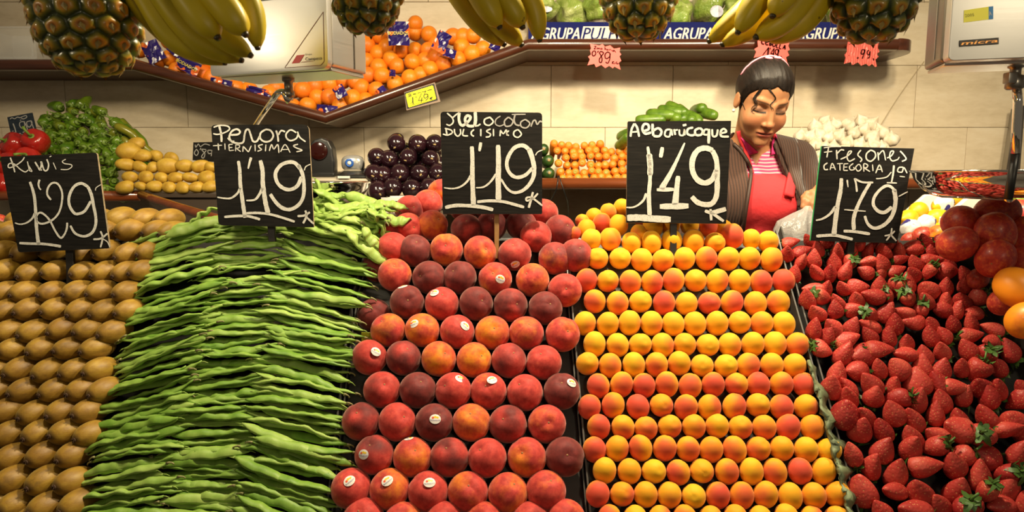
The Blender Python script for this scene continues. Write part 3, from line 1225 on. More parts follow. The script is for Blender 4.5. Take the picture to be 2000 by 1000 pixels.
for sname, cx, tl, ln in stacks:
    y = 1052.0
    k = 0
    while y > 446:
        x = np.interp(y, [q[0] for q in cx], [q[1] for q in cx]) + rr.uniform(-20, 20)
        dx = {'left': 3, 'middle': 0, 'right': -3}[sname]
        p = pile(x, y, 0.018 + rr.uniform(-0.004, 0.005))
        D = depth_of(p)
        L = np.interp(y, [q[0] for q in ln], [q[1] for q in ln]) * rr.uniform(.92, 1.06) * D / FPX
        tilt = np.interp(y, [q[0] for q in tl], [q[1] for q in tl]) + rr.uniform(-.09, .09)
        s = L / 0.19
        flip = rr.random() < (0.75 if sname == 'right' else 0.35)
        qy = Quaternion((0, 1, 0), tilt)
        qx = Quaternion((1, 0, 0), rr.uniform(.0, .55))
        qz = Quaternion((0, 0, 1), rr.uniform(-.08, .08) + (0 if flip else math.pi))
        # +X end carries the stem: turned towards the right when flip is set
        q = qy @ qz @ qx if flip else qy @ qz @ Quaternion((1, 0, 0), -rr.uniform(.0, .55))
        pale = rr.random() ** 2 * 0.75 + np.interp(y, [440, 560], [.35, 0])
        o = ob('green_bean', BEAN[rr.randrange(14)], None, p, q, (s, 1.12, rr.uniform(1.15, 1.6)), (min(1, pale), 0, 0, 1))
        setp(o, f"flat green bean, {nth(k + 1)} layer up from the bottom of the {sname} bean stack", 'bean', 'flat green beans in the front tray')
        ob('stem', BSTEM, o, (0.094, 0, 0))
        ob('tip', BTIP, o, (-0.094, 0, 0))
        k += 1
        y -= np.interp(y, [446, 1052], [7.4, 9.6]) * rr.uniform(.85, 1.1)
# loose beans on top of the stacks
loose = [
    (440, 436, -.35, .0, 150), (395, 440, -.3, .3, 140), (520, 432, .1, .2, 150), (470, 424, -.15, -.3, 140), (560, 440, .12, .1, 150), (400, 425, -.7, .5, 70), (455, 437, .1, 0, 110),
    (660, 420, -.35, .4, 110), (700, 418, .28, -.3, 120), (672, 434, .1, .1, 140), (640, 436, .2, .7, 120), (735, 412, .1, .3, 90), (712, 432, .3, .5, 110), (655, 404, .8, .5, 110),
    (690, 400, -.1, .2, 110), (622, 398, -.9, .2, 80), (648, 388, 1.0, .4, 100), (720, 396, .35, 0, 100), (752, 420, .6, .4, 80), (735, 450, 1.25, .2, 90), (640, 450, .12, -.2, 150), (690, 455, .3, .2, 150),
    (620, 425, -.5, .9, 90), (740, 430, -1.2, .2, 60), (680, 446, .25, .2, 140), (760, 405, .1, .1, 70), (668, 412, .5, .8, 90), (700, 408, -.4, .6, 80), (730, 470, 1.0, .3, 70), (655, 462, .3, .1, 150),
    (625, 438, .35, .3, 120), (632, 410, .5, .2, 100), (648, 424, .15, -.3, 130), (672, 396, .2, .3, 95), (636, 378, .5, .1, 60), (690, 420, -.15, .5, 110), (708, 446, .5, .2, 100), (745, 440, .8, .3, 80), (722, 420, .1, -.5, 90), (664, 440, -.1, .4, 120), (618, 410, 1.1, .3, 80), (700, 470, .45, .2, 120), (720, 484, .7, .1, 110), (640, 400, .05, .6, 90), (772, 420, .3, .2, 60), (590, 446, .1, .2, 130),
]
for i, (x, y, tl_, yaw, lp) in enumerate(loose):
    p = pile(x, y, 0.030 + 0.004 * (i % 3))
    D = depth_of(p)
    s = lp * D / FPX / 0.19
    o = ob('green_bean', BEAN[i % 14], None, p, Quaternion((0, 1, 0), tl_) @ Quaternion((0, 0, 1), yaw) @ Quaternion((1, 0, 0), 0.5 + 0.4 * math.sin(i * 2.3)), (s, 1.5, 1.6), (rr.uniform(.45, 1), 0, 0, 1))
    side = 'left of the pea bean sign'
    setp(o, f"loose pale flat bean on the bean crown, {nth(i + 1)} counted from {'left' if False else 'the left'}", 'bean', 'loose beans on the crown')
    ob('stem', BSTEM, o, (0.094, 0, 0))
    ob('tip', BTIP, o, (-0.094, 0, 0))
# number the loose beans by their place from the left
lb = sorted([o for o in col.objects if o.get('group') == 'loose beans on the crown'], key=lambda o: o.location.x)
for i, o in enumerate(lb):
    o['label'] = f"loose pale flat bean lying on top of the bean stacks, {from_left(i, len(lb))}"

# ------------------------------------------------------------------ strawberries
def straw_mesh(seed):
    r2 = random.Random(seed)
    a1, a2 = r2.uniform(0, 6), r2.uniform(0, 6)
    wid = r2.uniform(.78, .95)
    fl = r2.uniform(.80, 1.0)
    asym = r2.uniform(-.12, .12)
    pw = r2.uniform(.8, 1.15)

    def fn(t, p):
        z = math.cos(t)                     # +1 tip, -1 stem end
        s = math.sin(t)
        w = wid * (0.80 - 0.36 * z - 0.10 * z * z) * pw
        rad = s * w * (1 + 0.05 * math.cos(2 * p + a1) + 0.04 * math.cos(3 * p + a2))
        if z < -0.7:
            dent = (-(z) - 0.7) * 0.5
        else:
            dent = 0
        return ((rad * math.cos(p) + asym * z * z), rad * math.sin(p) * fl, z * 1.02 + dent)
    v, f = uvs(24, 18, fn)
    v = [(x * 0.018, y * 0.018, z * 0.018) for x, y, z in v]
    return mesh('strawberry', v, f, MT['straw'])


STR = [straw_mesh(k) for k in range(10)]


def calyx_mesh(seed):
    r2 = random.Random(seed)
    V, F = [], []
    nl = r2.randint(8, 10)
    for k in range(nl):
        a = 2 * math.pi * k / nl + r2.uniform(-.25, .25)
        L = r2.uniform(.007, .012)
        up_ = r2.uniform(-.004, .010)
        b = len(V)
        for i, (u, w) in enumerate(((0.0, .002), (.35, .0032), (.7, .0024), (1.0, .0002))):
            d = 0.002 + L * u
            z = -0.0168 + up_ * u * u * (1 if r2.random() < .8 else -1) - 0.001
            for sg in (-1, 1):
                V.append((d * math.cos(a) - sg * w * math.sin(a), d * math.sin(a) + sg * w * math.cos(a), z + (0.0008 if sg > 0 else 0)))
        for i in range(3):
            q = b + 2 * i
            F.append((q, q + 2, q + 3, q + 1))
    sv, sf = tube([(0, 0, -.016), (0.001, 0, -.021), (0.004, 0.001, -.027)], [.0017, .0013, .0013], 5)
    o = len(V)
    V += [tuple(x) for x in sv]
    F += [tuple(i + o for i in q) for q in sf]
    return mesh('calyx', V, F, MT['calyx'])


CAL = [calyx_mesh(k) for k in range(6)]
left_l = [(400, 1506), (470, 1520), (560, 1552), (600, 1562), (700, 1588), (760, 1606), (860, 1640), (960, 1668), (1040, 1692)]
right_l = [(400, 1835), (470, 1850), (520, 1880), (560, 1908), (650, 1958), (760, 2014), (860, 2070), (1040, 2100)]
cand = []
r2 = random.Random(77)
y = 1032.0
row_i = 0
while y > 470:
    spx = np.interp(y, [470, 560, 700, 850, 1030], [28.5, 32, 38.5, 45.5, 53])
    xa = np.interp(y, [q[0] for q in left_l], [q[1] for q in left_l]) + spx * .42
    xb = np.interp(y, [q[0] for q in right_l], [q[1] for q in right_l]) - spx * .40
    xb = min(xb, 2035)
    n_ = int((xb - xa) / spx)
    rowp = []
    for k in range(n_ + 1):
        x = xa + (k + (0.5 if row_i % 2 else 0.0)) * (xb - xa) / max(1, n_)
        if x > xb + spx * .4:
            continue
        rowp.append((x + r2.uniform(-.20, .20) * spx, y + r2.uniform(-.22, .22) * spx, spx))
    cand.append(rowp)
    y -= spx * 0.74
    row_i += 1
# crown
cand.append([(1545 + k * 33 + r2.uniform(-6, 6), 474 + r2.uniform(-6, 6), 29) for k in range(10)])
nstraw = 0
for ri, rowp in enumerate(cand):
    rowp.sort()
    for i, (x, y, spx) in enumerate(rowp):
        big = r2.uniform(.90, 1.16)
        p = pile(x, y, r2.uniform(-.002, .012))
        s = spx * 0.69 * big * depth_of(p) / FPX / 0.0185
        tc_ = toward_cam(p)
        up_ = Vector((0, 0, 1))
        ty = r2.random()
        if ty < .66:                       # tip up and a little outward
            ax = up_ * 0.9 + tc_ * r2.uniform(.15, .8) + Vector((r2.uniform(-.7, .45), 0, 0))
        elif ty < .87:                     # lying on its side
            ax = Vector((r2.choice([-1, -1, 1]), r2.uniform(-.5, 0), r2.uniform(-.1, .6)))
        else:                              # stem end up or facing out
            ax = Vector((r2.uniform(-.8, .8), r2.uniform(.1, .6), r2.uniform(-1, -.2)))
        dark = r2.random() ** 2 * 0.75
        pale = 1.0 if r2.random() < .2 else 0.0
        o = ob('strawberry', STR[r2.randrange(10)], None, p, aim(ax, r2.uniform(0, 6.28)), s, (dark, pale, 0, 1))
        look = 'dark red' if dark > .3 else ('pale-shouldered red' if pale else 'bright red')
        setp(o, f"{look} strawberry, {from_left(i, len(rowp))} in the {nth(ri + 1)} strawberry row from bottom", 'strawberry', 'strawberries in the front tray')
        ob('calyx', CAL[r2.randrange(6)], o)
        nstraw += 1
print('strawberries', nstraw)

# ================================================================== chalkboard price signs
def chalk_mat(name, c):
    m, nt, b = newmat(name)
    co = coords(nt, 'Object')
    n = tex(nt, 'noise', co, 420, 3, 0.7)
    nt.links.new(ramp(nt, n.outputs[0], [(0.30, (0.22, 0.22, 0.20)), (0.44, tuple(0.9 * x for x in c)), (0.75, c)]), b.inputs['Base Color'])
    b.inputs['Roughness'].default_value = 0.9
    b.inputs['Specular IOR Level'].default_value = 0.1
    return m


def slate_mat(name, c0, c1):
    m, nt, b = newmat(name)
    co = coords(nt, 'Object')
    mp = nt.nodes.new('ShaderNodeMapping')
    mp.inputs['Scale'].default_value = (4, 4, 60)
    nt.links.new(co, mp.inputs[0])
    n = tex(nt, 'noise', mp.outputs[0], 4, 5, 0.65)
    nt.links.new(ramp(nt, n.outputs[0], [(0.4, c0), (0.75, c1)]), b.inputs['Base Color'])
    b.inputs['Roughness'].default_value = 0.7
    b.inputs['Specular IOR Level'].default_value = 0.12
    return m


MT['chalk'] = chalk_mat('chalk', (0.66, 0.65, 0.60))
MT['chalk_dim'] = chalk_mat('faint_chalk', (0.36, 0.35, 0.33))
MT['slate'] = slate_mat('chalkboard', (0.006, 0.0055, 0.005), (0.017, 0.015, 0.013))
MT['slate_blue'] = slate_mat('blue_black_slate', (0.014, 0.020, 0.030), (0.035, 0.045, 0.06))
MT['board_edge'] = simple('worn_board_edge', (0.30, 0.23, 0.14), 0.7, vary=0.4, vscale=60)
LEAN = R(7)


def sign(label, quad, radius, stick, stick_top, stick_mat, strokes, org, s, faint=None, group='chalkboard price signs', edge=None, fwd=0.01):
    base = pile(stick[0], stick[1], fwd)
    pl = Plane(base, (0, -math.cos(LEAN), math.sin(LEAN)))
    poly = rounded(quad, radius, 4)
    pts = [pl.hit(x, y) for x, y in poly]
    o = empty('price_sign', base, label, 'sign', group)
    v, f = slab(pts, -pl.n * 0.006)
    v = [p - base for p in v]
    fm = [0, 0] + [1] * len(poly)
    ob('board', mesh('board', v, f, [MT['slate'], edge or MT['board_edge']], False, fm), o)
    hf = lambda x, y: pl.hit(x, y, 0.0009) - base
    ob('chalk_lettering', strokes_mesh('chalk_lettering', strokes, hf, MT['chalk'], org, s), o)
    if faint:
        ob('faint_lettering', strokes_mesh('faint_lettering', faint, hf, MT['chalk_dim'], org, s), o)
    # stake behind the board
    x, y0, y1, w = stick_top
    a, b = pl.hit(x - w / 2, y0, -0.0075) - base, pl.hit(x + w / 2, y0, -0.0075) - base
    c, d = pl.hit(stick[0] + w / 2, y1, -0.0075) - base, pl.hit(stick[0] - w / 2, y1, -0.0075) - base
    bk = -pl.n * 0.009
    v, f = hexa([a, b, c, d], [a + bk, b + bk, c + bk, d + bk])
    ob('stake', bevel_mesh('stake', (v, f), stick_mat, 0.001, 1), o)
    return o


KI = [([(95, 85), (120, 150), (138, 222)], 13), ([(228, 80), (205, 115), (150, 155), (90, 180), (75, 160), (95, 138), (140, 150), (190, 195), (235, 218), (262, 200)], 11),
      ([(255, 120), (265, 165), (275, 205), (300, 215)], 10), ([(262, 150), (282, 185), (300, 212)], 9), ([(325, 125), (350, 165), (372, 200), (385, 150), (380, 120)], 14),
      ([(385, 120), (410, 200), (440, 200), (452, 150), (435, 100)], 14), ([(345, 165), (390, 205)], 12), ([(495, 130), (522, 195)], 8), ([(460, 79), (478, 70)], 8),
      ([(612, 100), (580, 120), (600, 140), (660, 150), (668, 170), (630, 195), (565, 195)], 9),
      ([(278, 310), (300, 370), (320, 450), (330, 560), (335, 650), (340, 740), (350, 830), (360, 895)], (24, 34)), ([(325, 600), (300, 650), (250, 690), (190, 705), (138, 692)], (20, 11)),
      ([(368, 290), (358, 330), (365, 365), (382, 385)], (20, 12)), ([(180, 880), (280, 885), (400, 888), (500, 900), (568, 912)], 24),
      ([(475, 478), (440, 430), (445, 370), (480, 325), (525, 322), (560, 360), (580, 430), (570, 530), (540, 610), (480, 670), (400, 700), (350, 685), (338, 640), (355, 605), (385, 598), (430, 630), (470, 680), (510, 760), (550, 820), (575, 830), (605, 790), (622, 740), (625, 690)], 18),
      ([(820, 358), (760, 325), (700, 345), (660, 400), (640, 470), (650, 540), (690, 600), (730, 608), (790, 580), (845, 490)], 26), ([(818, 356), (850, 430), (870, 530), (890, 630), (890, 710), (860, 780), (800, 815), (740, 810), (690, 780), (655, 718)], (30, 20)),
      ([(888, 392), (895, 365), (940, 335)], 8), ([(935, 770), (955, 830), (935, 920)], 17), ([(868, 845), (920, 842), (955, 828), (1000, 790)], 17), ([(955, 840), (1000, 870), (1022, 920)], 10)]
sign('black chalkboard sign reading Kiwis 1,29 on a stake in the kiwis', [(0, 306), (189, 298), (214, 485), (36, 493)], 5, (137, 556), (134, 470, 556, 15), MT['stick'], KI, (0, 290), 4.764)

PE_ = [([(105, 50), (122, 120), (126, 192)], 19), ([(55, 62), (110, 45), (180, 52), (196, 80), (150, 110), (90, 125), (52, 118)], 13),
       ([(205, 130), (270, 125), (290, 100), (260, 78), (215, 100), (195, 150), (220, 190), (280, 205), (320, 190), (330, 130), (345, 85), (368, 85), (385, 130), (405, 185), (440, 185), (465, 140)], 17), ([(180, 155), (200, 180), (240, 185)], 10),
       ([(520, 80), (475, 110), (470, 160), (510, 190), (560, 180), (585, 135), (560, 90), (515, 80)], 16), ([(610, 90), (625, 140), (630, 190)], 16), ([(630, 130), (655, 92), (690, 102)], 15),
       ([(790, 110), (740, 85), (700, 120), (705, 160), (740, 180), (790, 160), (805, 120)], 14), ([(800, 100), (820, 150), (872, 190)], 13),
       ([(95, 205), (100, 265)], 11), ([(50, 226), (130, 221)], 9), ([(155, 205), (158, 260)], 9), ([(190, 215), (195, 270)], 10), ([(190, 215), (225, 212)], 9), ([(192, 242), (222, 240)], 9), ([(195, 270), (236, 265)], 9),
       ([(250, 275), (252, 215)], 10), ([(252, 217), (285, 222), (280, 243), (255, 250)], 9), ([(258, 250), (296, 278)], 9), ([(315, 280), (318, 230)], 10), ([(318, 230), (365, 282)], 10), ([(365, 282), (390, 225)], 10), ([(423, 215), (425, 275)], 10),
       ([(492, 214), (455, 225), (465, 245), (480, 260), (445, 275)], 10), ([(520, 215), (515, 275)], 10), ([(550, 272), (570, 215), (590, 255), (625, 215), (635, 290)], 11), ([(650, 280), (690, 215), (735, 287)], 10), ([(665, 260), (715, 258)], 8), ([(805, 212), (765, 225), (790, 245), (842, 266), (790, 279)], 11),
       ([(275, 360), (288, 450), (292, 560), (305, 660), (320, 770), (335, 865)], (28, 36)), ([(292, 600), (265, 650), (210, 690), (150, 692), (88, 682)], (22, 12)), ([(150, 858), (250, 850), (350, 850), (420, 865), (468, 880)], 23), ([(388, 330), (375, 375), (362, 430)], (26, 14)),
       ([(470, 355), (490, 450), (492, 560), (505, 660), (520, 750), (540, 825)], (36, 42)), ([(490, 600), (460, 660), (420, 705), (345, 712)], (30, 12)), ([(345, 825), (450, 822), (560, 835), (660, 862), (775, 900)], 22),
       ([(825, 435), (780, 380), (720, 372), (650, 400), (605, 470), (620, 550), (670, 600), (735, 615), (800, 580), (835, 500)], 32), ([(808, 395), (845, 480), (858, 580), (850, 680), (810, 750), (740, 790), (670, 780), (610, 730), (558, 655)], 32),
       ([(860, 445), (875, 410), (915, 390)], 10), ([(870, 800), (880, 850), (850, 915)], 19), ([(800, 850), (860, 845), (910, 815)], 19), ([(880, 860), (945, 920)], 17)]
sign('black chalkboard sign reading Perona tiernisimas 1,19 on the green beans', [(412, 244), (603, 243), (613, 444), (427, 440)], [9, 12, 3, 8], (531, 468), (528, 425, 472, 14), MT['stick'], PE_, (405, 235), 4.545, fwd=0.075)

ME = [([(105, 50), (150, 90), (160, 130), (130, 158), (98, 148)], 13), ([(150, 95), (190, 60), (215, 45)], 13), ([(215, 45), (210, 100), (225, 150), (255, 155), (305, 110), (310, 80), (280, 75), (265, 110), (290, 160), (345, 165)], 25), ([(355, 40), (358, 110), (350, 162)], 30), ([(350, 165), (380, 160), (402, 145)], 14),
      ([(490, 85), (440, 105), (440, 145), (480, 158), (515, 125), (485, 85)], 14),
      ([(95, 190), (105, 240)], 14), ([(85, 185), (140, 200), (150, 225), (110, 245), (68, 235)], 13), ([(170, 190), (175, 230), (200, 255), (225, 230), (222, 190)], 13), ([(255, 190), (245, 245), (292, 252)], 13), ([(345, 195), (320, 220), (325, 245), (345, 255)], 14), ([(405, 190), (405, 255)], 14), ([(492, 190), (455, 210), (490, 235), (480, 258), (448, 262)], 13), ([(517, 190), (518, 255)], 13), ([(575, 255), (580, 200)], 14), ([(580, 200), (605, 232), (630, 195)], 12), ([(632, 195), (637, 250)], 12), ([(655, 205), (632, 230), (655, 250)], 12), ([(735, 195), (700, 215), (700, 250), (735, 265), (765, 235), (735, 195)], 13),
      ([(325, 345), (330, 450), (330, 600), (335, 760), (340, 870)], (34, 46)), ([(318, 600), (280, 660), (220, 705), (150, 720), (78, 712)], (22, 11)), ([(88, 888), (180, 870), (300, 872), (420, 885), (515, 908)], 32), ([(405, 310), (392, 388)], (30, 22)),
      ([(558, 332), (562, 480), (560, 640), (562, 825)], (40, 52)), ([(540, 590), (490, 660), (430, 705), (362, 712)], (22, 11)), ([(372, 838), (480, 828), (600, 835), (700, 860), (790, 885)], 26),
      ([(835, 375), (790, 340), (740, 340), (690, 370), (648, 440), (635, 510), (660, 580), (720, 620), (800, 600), (865, 535)], (36, 30)), ([(832, 365), (862, 450), (878, 540), (870, 620), (830, 690), (770, 740), (700, 755), (640, 720), (585, 635)], (46, 18)),
      ([(890, 425), (910, 395), (955, 375)], 10), ([(868, 750), (850, 820), (830, 890)], 21), ([(912, 762), (870, 805), (815, 828), (810, 803), (850, 798), (900, 830), (952, 872)], 17)]
ME_F = [([(580, 75), (540, 105), (535, 145), (570, 165), (612, 150)], 11), ([(650, 85), (615, 120), (625, 165), (670, 160), (690, 120), (650, 85)], 13), ([(710, 60), (700, 110), (715, 150), (750, 160)], 15), ([(680, 62), (803, 60)], 12), ([(800, 105), (760, 130), (765, 170), (810, 180), (840, 140), (800, 105)], 13), ([(850, 170), (870, 120), (890, 115), (905, 150), (930, 122), (948, 130)], 13)]
sign('black chalkboard sign reading Melocoton dulcisimo 1,19 standing over the peaches', [(860, 218), (1059, 220), (1059, 418), (865, 418)], [8, 8, 3, 3], (970, 500), (970, 405, 505, 9), MT['pine'], ME, (850, 210), 4.545, ME_F)

AL = [([(75, 178), (85, 110), (110, 60)], 20), ([(110, 60), (135, 100), (152, 178)], 20), ([(80, 137), (140, 132)], 15), ([(185, 130), (235, 110), (230, 70), (195, 68), (180, 110), (205, 150), (258, 140)], 22), ([(270, 62), (272, 120), (278, 170)], 24), ([(275, 125), (320, 102), (350, 130), (330, 172), (278, 170)], 22),
      ([(430, 112), (390, 120), (380, 165), (420, 175), (435, 115)], 17), ([(437, 110), (447, 168)], 16), ([(462, 110), (472, 162)], 18), ([(465, 122), (495, 115)], 15), ([(508, 112), (512, 160), (545, 162), (552, 112)], 16), ([(553, 64), (557, 84)], 34), ([(552, 110), (556, 165)], 16), ([(632, 95), (585, 110), (580, 150), (618, 166), (652, 155)], 20), ([(690, 100), (650, 120), (655, 160), (700, 160), (716, 125), (690, 100)], 21),
      ([(770, 115), (735, 115), (725, 155), (765, 160)], 17), ([(772, 108), (768, 238)], 26), ([(800, 110), (805, 170), (838, 168), (850, 112)], 18), ([(872, 148), (925, 133), (905, 108), (878, 125), (880, 172), (948, 176)], 19),
      ([(228, 265), (245, 400), (248, 560), (238, 700), (245, 880)], (26, 40)), ([(240, 330), (250, 430), (248, 520)], 50), ([(215, 680), (190, 740), (140, 785), (90, 805), (38, 805)], (24, 12)), ([(45, 898), (150, 895), (280, 905), (432, 912)], 58), ([(358, 270), (342, 362)], 36),
      ([(556, 232), (490, 380), (420, 520), (345, 645)], (16, 52)), ([(308, 648), (460, 645)], 34), ([(498, 525), (485, 640), (470, 785)], (38, 62)), ([(335, 797), (590, 792)], 54),
      ([(805, 300), (740, 278), (670, 300), (626, 380), (626, 480), (670, 560), (740, 588), (805, 550), (838, 470)], 48), ([(800, 298), (838, 390), (845, 560), (838, 700), (800, 768), (740, 780), (670, 760), (618, 710)], 46),
      ([(735, 835), (800, 850), (922, 818)], (24, 44)), ([(785, 820), (792, 920)], 24), ([(800, 855), (902, 928)], 26)]
sign('black chalkboard sign reading Albaricoque 1,49 in front of the woman', [(1226, 237), (1428, 236), (1418, 437), (1223, 435)], [2, 1, 2, 2], (1315, 505), (1316, 425, 508, 13), MT['stick'], AL, (1215, 228), 4.545)

FR = [([(207, 60), (190, 155)], 13), ([(162, 66), (240, 55), (322, 55)], 9), ([(163, 107), (240, 98)], 11), ([(280, 85), (285, 172)], 14), ([(285, 120), (320, 85), (352, 88)], 13), ([(318, 172), (385, 140), (420, 100), (395, 100), (378, 150), (400, 190), (452, 165)], 12), ([(508, 85), (478, 130), (515, 170), (500, 197)], 13),
      ([(600, 85), (560, 120), (560, 170), (600, 190), (642, 150), (635, 105), (595, 85)], 14), ([(665, 105), (672, 182)], 13), ([(672, 132), (715, 92), (737, 182)], 12), ([(750, 160), (790, 140), (812, 100), (785, 100), (775, 150), (800, 187), (855, 172)], 12), ([(872, 95), (905, 130), (928, 170), (888, 192)], 13), ([(865, 150), (850, 175)], 10),
      ([(197, 205), (165, 230), (170, 267), (202, 266)], 13), ([(220, 272), (240, 210), (271, 272)], 11), ([(228, 250), (262, 250)], 9), ([(311, 215), (313, 277)], 11), ([(285, 213), (340, 211)], 10), ([(350, 215), (346, 276)], 11), ([(350, 215), (390, 212)], 10), ([(348, 246), (380, 244)], 10), ([(346, 276), (386, 276)], 10), ([(436, 210), (402, 240), (410, 270), (446, 266), (438, 245)], 11), ([(482, 220), (458, 250), (480, 282), (510, 260), (498, 224), (480, 220)], 11), ([(535, 287), (535, 215), (570, 226), (560, 250), (540, 253), (592, 287)], 11), ([(615, 220), (620, 282)], 11), ([(645, 302), (680, 225), (707, 292)], 12), ([(655, 268), (702, 264)], 9),
      ([(815, 228), (805, 320), (790, 395)], (20, 14)), ([(790, 290), (750, 335), (690, 350), (648, 352)], 11), ([(748, 390), (842, 393)], 13), ([(900, 245), (860, 250), (850, 285), (890, 290), (906, 248), (937, 302)], 12), ([(868, 330), (916, 336)], 10),
      ([(325, 348), (320, 450), (290, 600), (268, 760), (255, 885)], (34, 46)), ([(272, 610), (220, 680), (150, 725), (88, 740)], (28, 14)), ([(92, 887), (250, 878), (340, 895), (432, 917)], 28), ([(379, 363), (388, 432)], (18, 10)),
      ([(470, 475), (462, 400), (448, 348)], 18), ([(450, 352), (520, 385), (622, 388)], 18), ([(592, 393), (540, 480), (480, 600), (440, 720), (442, 828)], (28, 38)), ([(352, 641), (552, 655)], 12), ([(346, 840), (450, 845), (592, 867)], 27),
      ([(835, 480), (790, 430), (740, 420), (680, 460), (630, 530), (625, 600), (670, 655), (730, 665), (795, 615)], (24, 34)), ([(815, 450), (830, 560), (805, 680), (750, 760), (680, 805), (620, 810), (570, 770), (543, 698)], (44, 24)), ([(858, 518), (942, 474)], 11),
      ([(795, 812), (785, 870), (743, 928)], 15), ([(728, 885), (790, 870), (822, 838)], 15), ([(790, 880), (837, 932)], 15)]
MT['green_edge'] = simple('green_board_edge', (0.02, 0.30, 0.10), 0.5)
sign('black chalkboard sign reading Fresones categoria 1,79 on the strawberries', [(1605, 285), (1786, 290), (1752, 475), (1583, 470)], 0.8, (1660, 516), (1664, 465, 516, 14), MT['stick'], FR, (1575, 275), 4.764, edge=MT['green_edge'])

# ================================================================== tags hung from the upper shelf and slates on the back shelf
def tag_card(name, label, outline, org, s, Y, mcard, strokes, mink, cat='price tag', thick=0.0012, group='red star price tags'):
    px = [(org[0] + x / s, org[1] + y / s) for x, y in outline]
    pl = Plane((0, Y, 0), (0, -1, 0))
    pts = [pl.hit(x, y) for x, y in px]
    v, f = slab(pts, np.array((0, thick, 0)))
    o = ob(name, mesh(name, v, f, mcard, False))
    setp(o, label, cat, group)
    ob('ink_lettering', strokes_mesh('ink_lettering', strokes, lambda x, y: pl.hit(x, y, 0.0007), mink, org, s, 1.7), o)
    return o


ZA = [(205, 85), (330, 115), (510, 150), (615, 95), (690, 185), (860, 140), (985, 250), (1190, 215), (1165, 360), (1225, 440), (1165, 495), (1225, 650), (1140, 705), (1200, 935), (1000, 835), (950, 890), (830, 810), (700, 885), (580, 780), (400, 855), (345, 740), (120, 795), (200, 595), (145, 510), (240, 435), (205, 305), (240, 245)]
ZS = [([(335, 180), (405, 175), (340, 260), (400, 250)], 15), ([(470, 230), (435, 225), (430, 255), (460, 255), (472, 230), (485, 262)], 13), ([(492, 265), (500, 232), (515, 235), (535, 270)], 13), ([(590, 235), (556, 240), (556, 272), (590, 268), (595, 235), (610, 276)], 13), ([(690, 185), (690, 295)], 14), ([(692, 262), (722, 252), (735, 298)], 13), ([(775, 262), (755, 285), (775, 305), (800, 285), (775, 262)], 13), ([(832, 312), (848, 275), (882, 282)], 13), ([(897, 282), (905, 322)], 13), ([(975, 300), (938, 312), (945, 338), (975, 338), (988, 300), (1045, 378)], 14),
      ([(330, 320), (280, 380), (290, 470), (340, 485), (390, 420), (375, 340), (330, 320)], 22), ([(485, 325), (445, 378)], 24), ([(640, 370), (560, 345), (515, 390), (560, 470), (600, 580), (580, 690), (520, 690), (510, 600), (570, 500), (635, 420), (640, 365)], 23), ([(850, 400), (780, 360), (700, 430), (700, 540), (760, 575), (850, 500), (858, 400), (845, 600), (780, 725), (715, 680)], 23),
      ([(945, 660), (930, 745)], 17), ([(992, 660), (945, 712), (1000, 748)], 15), ([(1022, 690), (1025, 748)], 16), ([(1075, 670), (1077, 742), (1142, 736)], 18)]
tag_card('star_price_tag', 'red star tag reading Zanahoria 0,89 hung from the shelf edge', ZA, (1140, 80), 16.66, UY - 0.045, MT['star_red'], ZS, MT['ink'])
CE = [(265, 90), (400, 120), (500, 160), (620, 120), (690, 205), (850, 165), (935, 275), (1185, 240), (1150, 380), (1195, 490), (1120, 540), (1175, 660), (1080, 715), (1130, 925), (930, 810), (880, 865), (790, 785), (640, 840), (550, 740), (360, 800), (310, 690), (110, 735), (185, 555), (130, 470), (240, 405), (225, 260)]
CS = [([(430, 195), (365, 215), (345, 270), (370, 320), (427, 325)], 27), ([(532, 215), (480, 230), (465, 290), (490, 345), (548, 345)], 27), ([(478, 278), (535, 277)], 22), ([(605, 240), (580, 375)], 27), ([(602, 242), (660, 262), (600, 305), (662, 340), (580, 377)], 24), ([(720, 265), (685, 310), (690, 390), (730, 400), (765, 340), (750, 275), (718, 265)], 25), ([(822, 295), (782, 430)], 25), ([(782, 430), (848, 440)], 22), ([(912, 315), (870, 460)], 25), ([(870, 460), (942, 470)], 22), ([(980, 475), (1048, 355)], 25), ([(1048, 355), (1052, 492)], 30), ([(1000, 430), (1055, 430)], 22),
      ([(375, 665), (560, 425)], 20), ([(560, 420), (525, 705)], 36), ([(610, 425), (608, 488)], 18), ([(722, 450), (620, 608)], 20), ([(615, 610), (735, 622)], 20), ([(727, 450), (680, 752)], 24), ([(850, 500), (780, 490), (755, 570), (800, 640), (860, 560), (850, 490), (832, 700), (790, 765), (745, 720)], 23), ([(885, 740), (962, 705)], 44)]
tag_card('star_price_tag', 'red star tag reading Cebolla 1,49 above the woman', CE, (1465, 65), 15.385, UY - 0.045, MT['star_red'], CS, MT['ink'])
NI = [(270, 110), (400, 130), (480, 150), (640, 110), (700, 190), (920, 100), (1000, 200), (1280, 140), (1240, 300), (1295, 430), (1215, 500), (1265, 600), (1160, 690), (1215, 910), (1160, 930), (1060, 830), (950, 905), (860, 820), (700, 890), (600, 780), (410, 870), (360, 770), (140, 830), (190, 640), (160, 530), (240, 430), (235, 300)]
NS = [([(300, 200), (420, 150), (520, 160)], 12), ([(310, 560), (290, 545)], 14), ([(570, 665), (612, 610)], 34), ([(800, 370), (725, 375), (700, 470), (730, 520), (810, 450), (815, 360), (780, 550), (730, 665)], 24), ([(960, 390), (900, 420), (905, 515), (962, 525), (990, 420), (965, 600), (908, 655)], 24), ([(1090, 640), (1105, 720)], 26)]
m, nt, b = newmat('wrinkled_plastic_sleeve')
b.inputs['Base Color'].default_value = (0.95, 0.16, 0.13, 1)
b.inputs['Roughness'].default_value = 0.12
b.inputs['Coat Weight'].default_value = 1.0
wv = tex(nt, 'wave', coords(nt), 34, wave_type='BANDS', bands_direction='X')
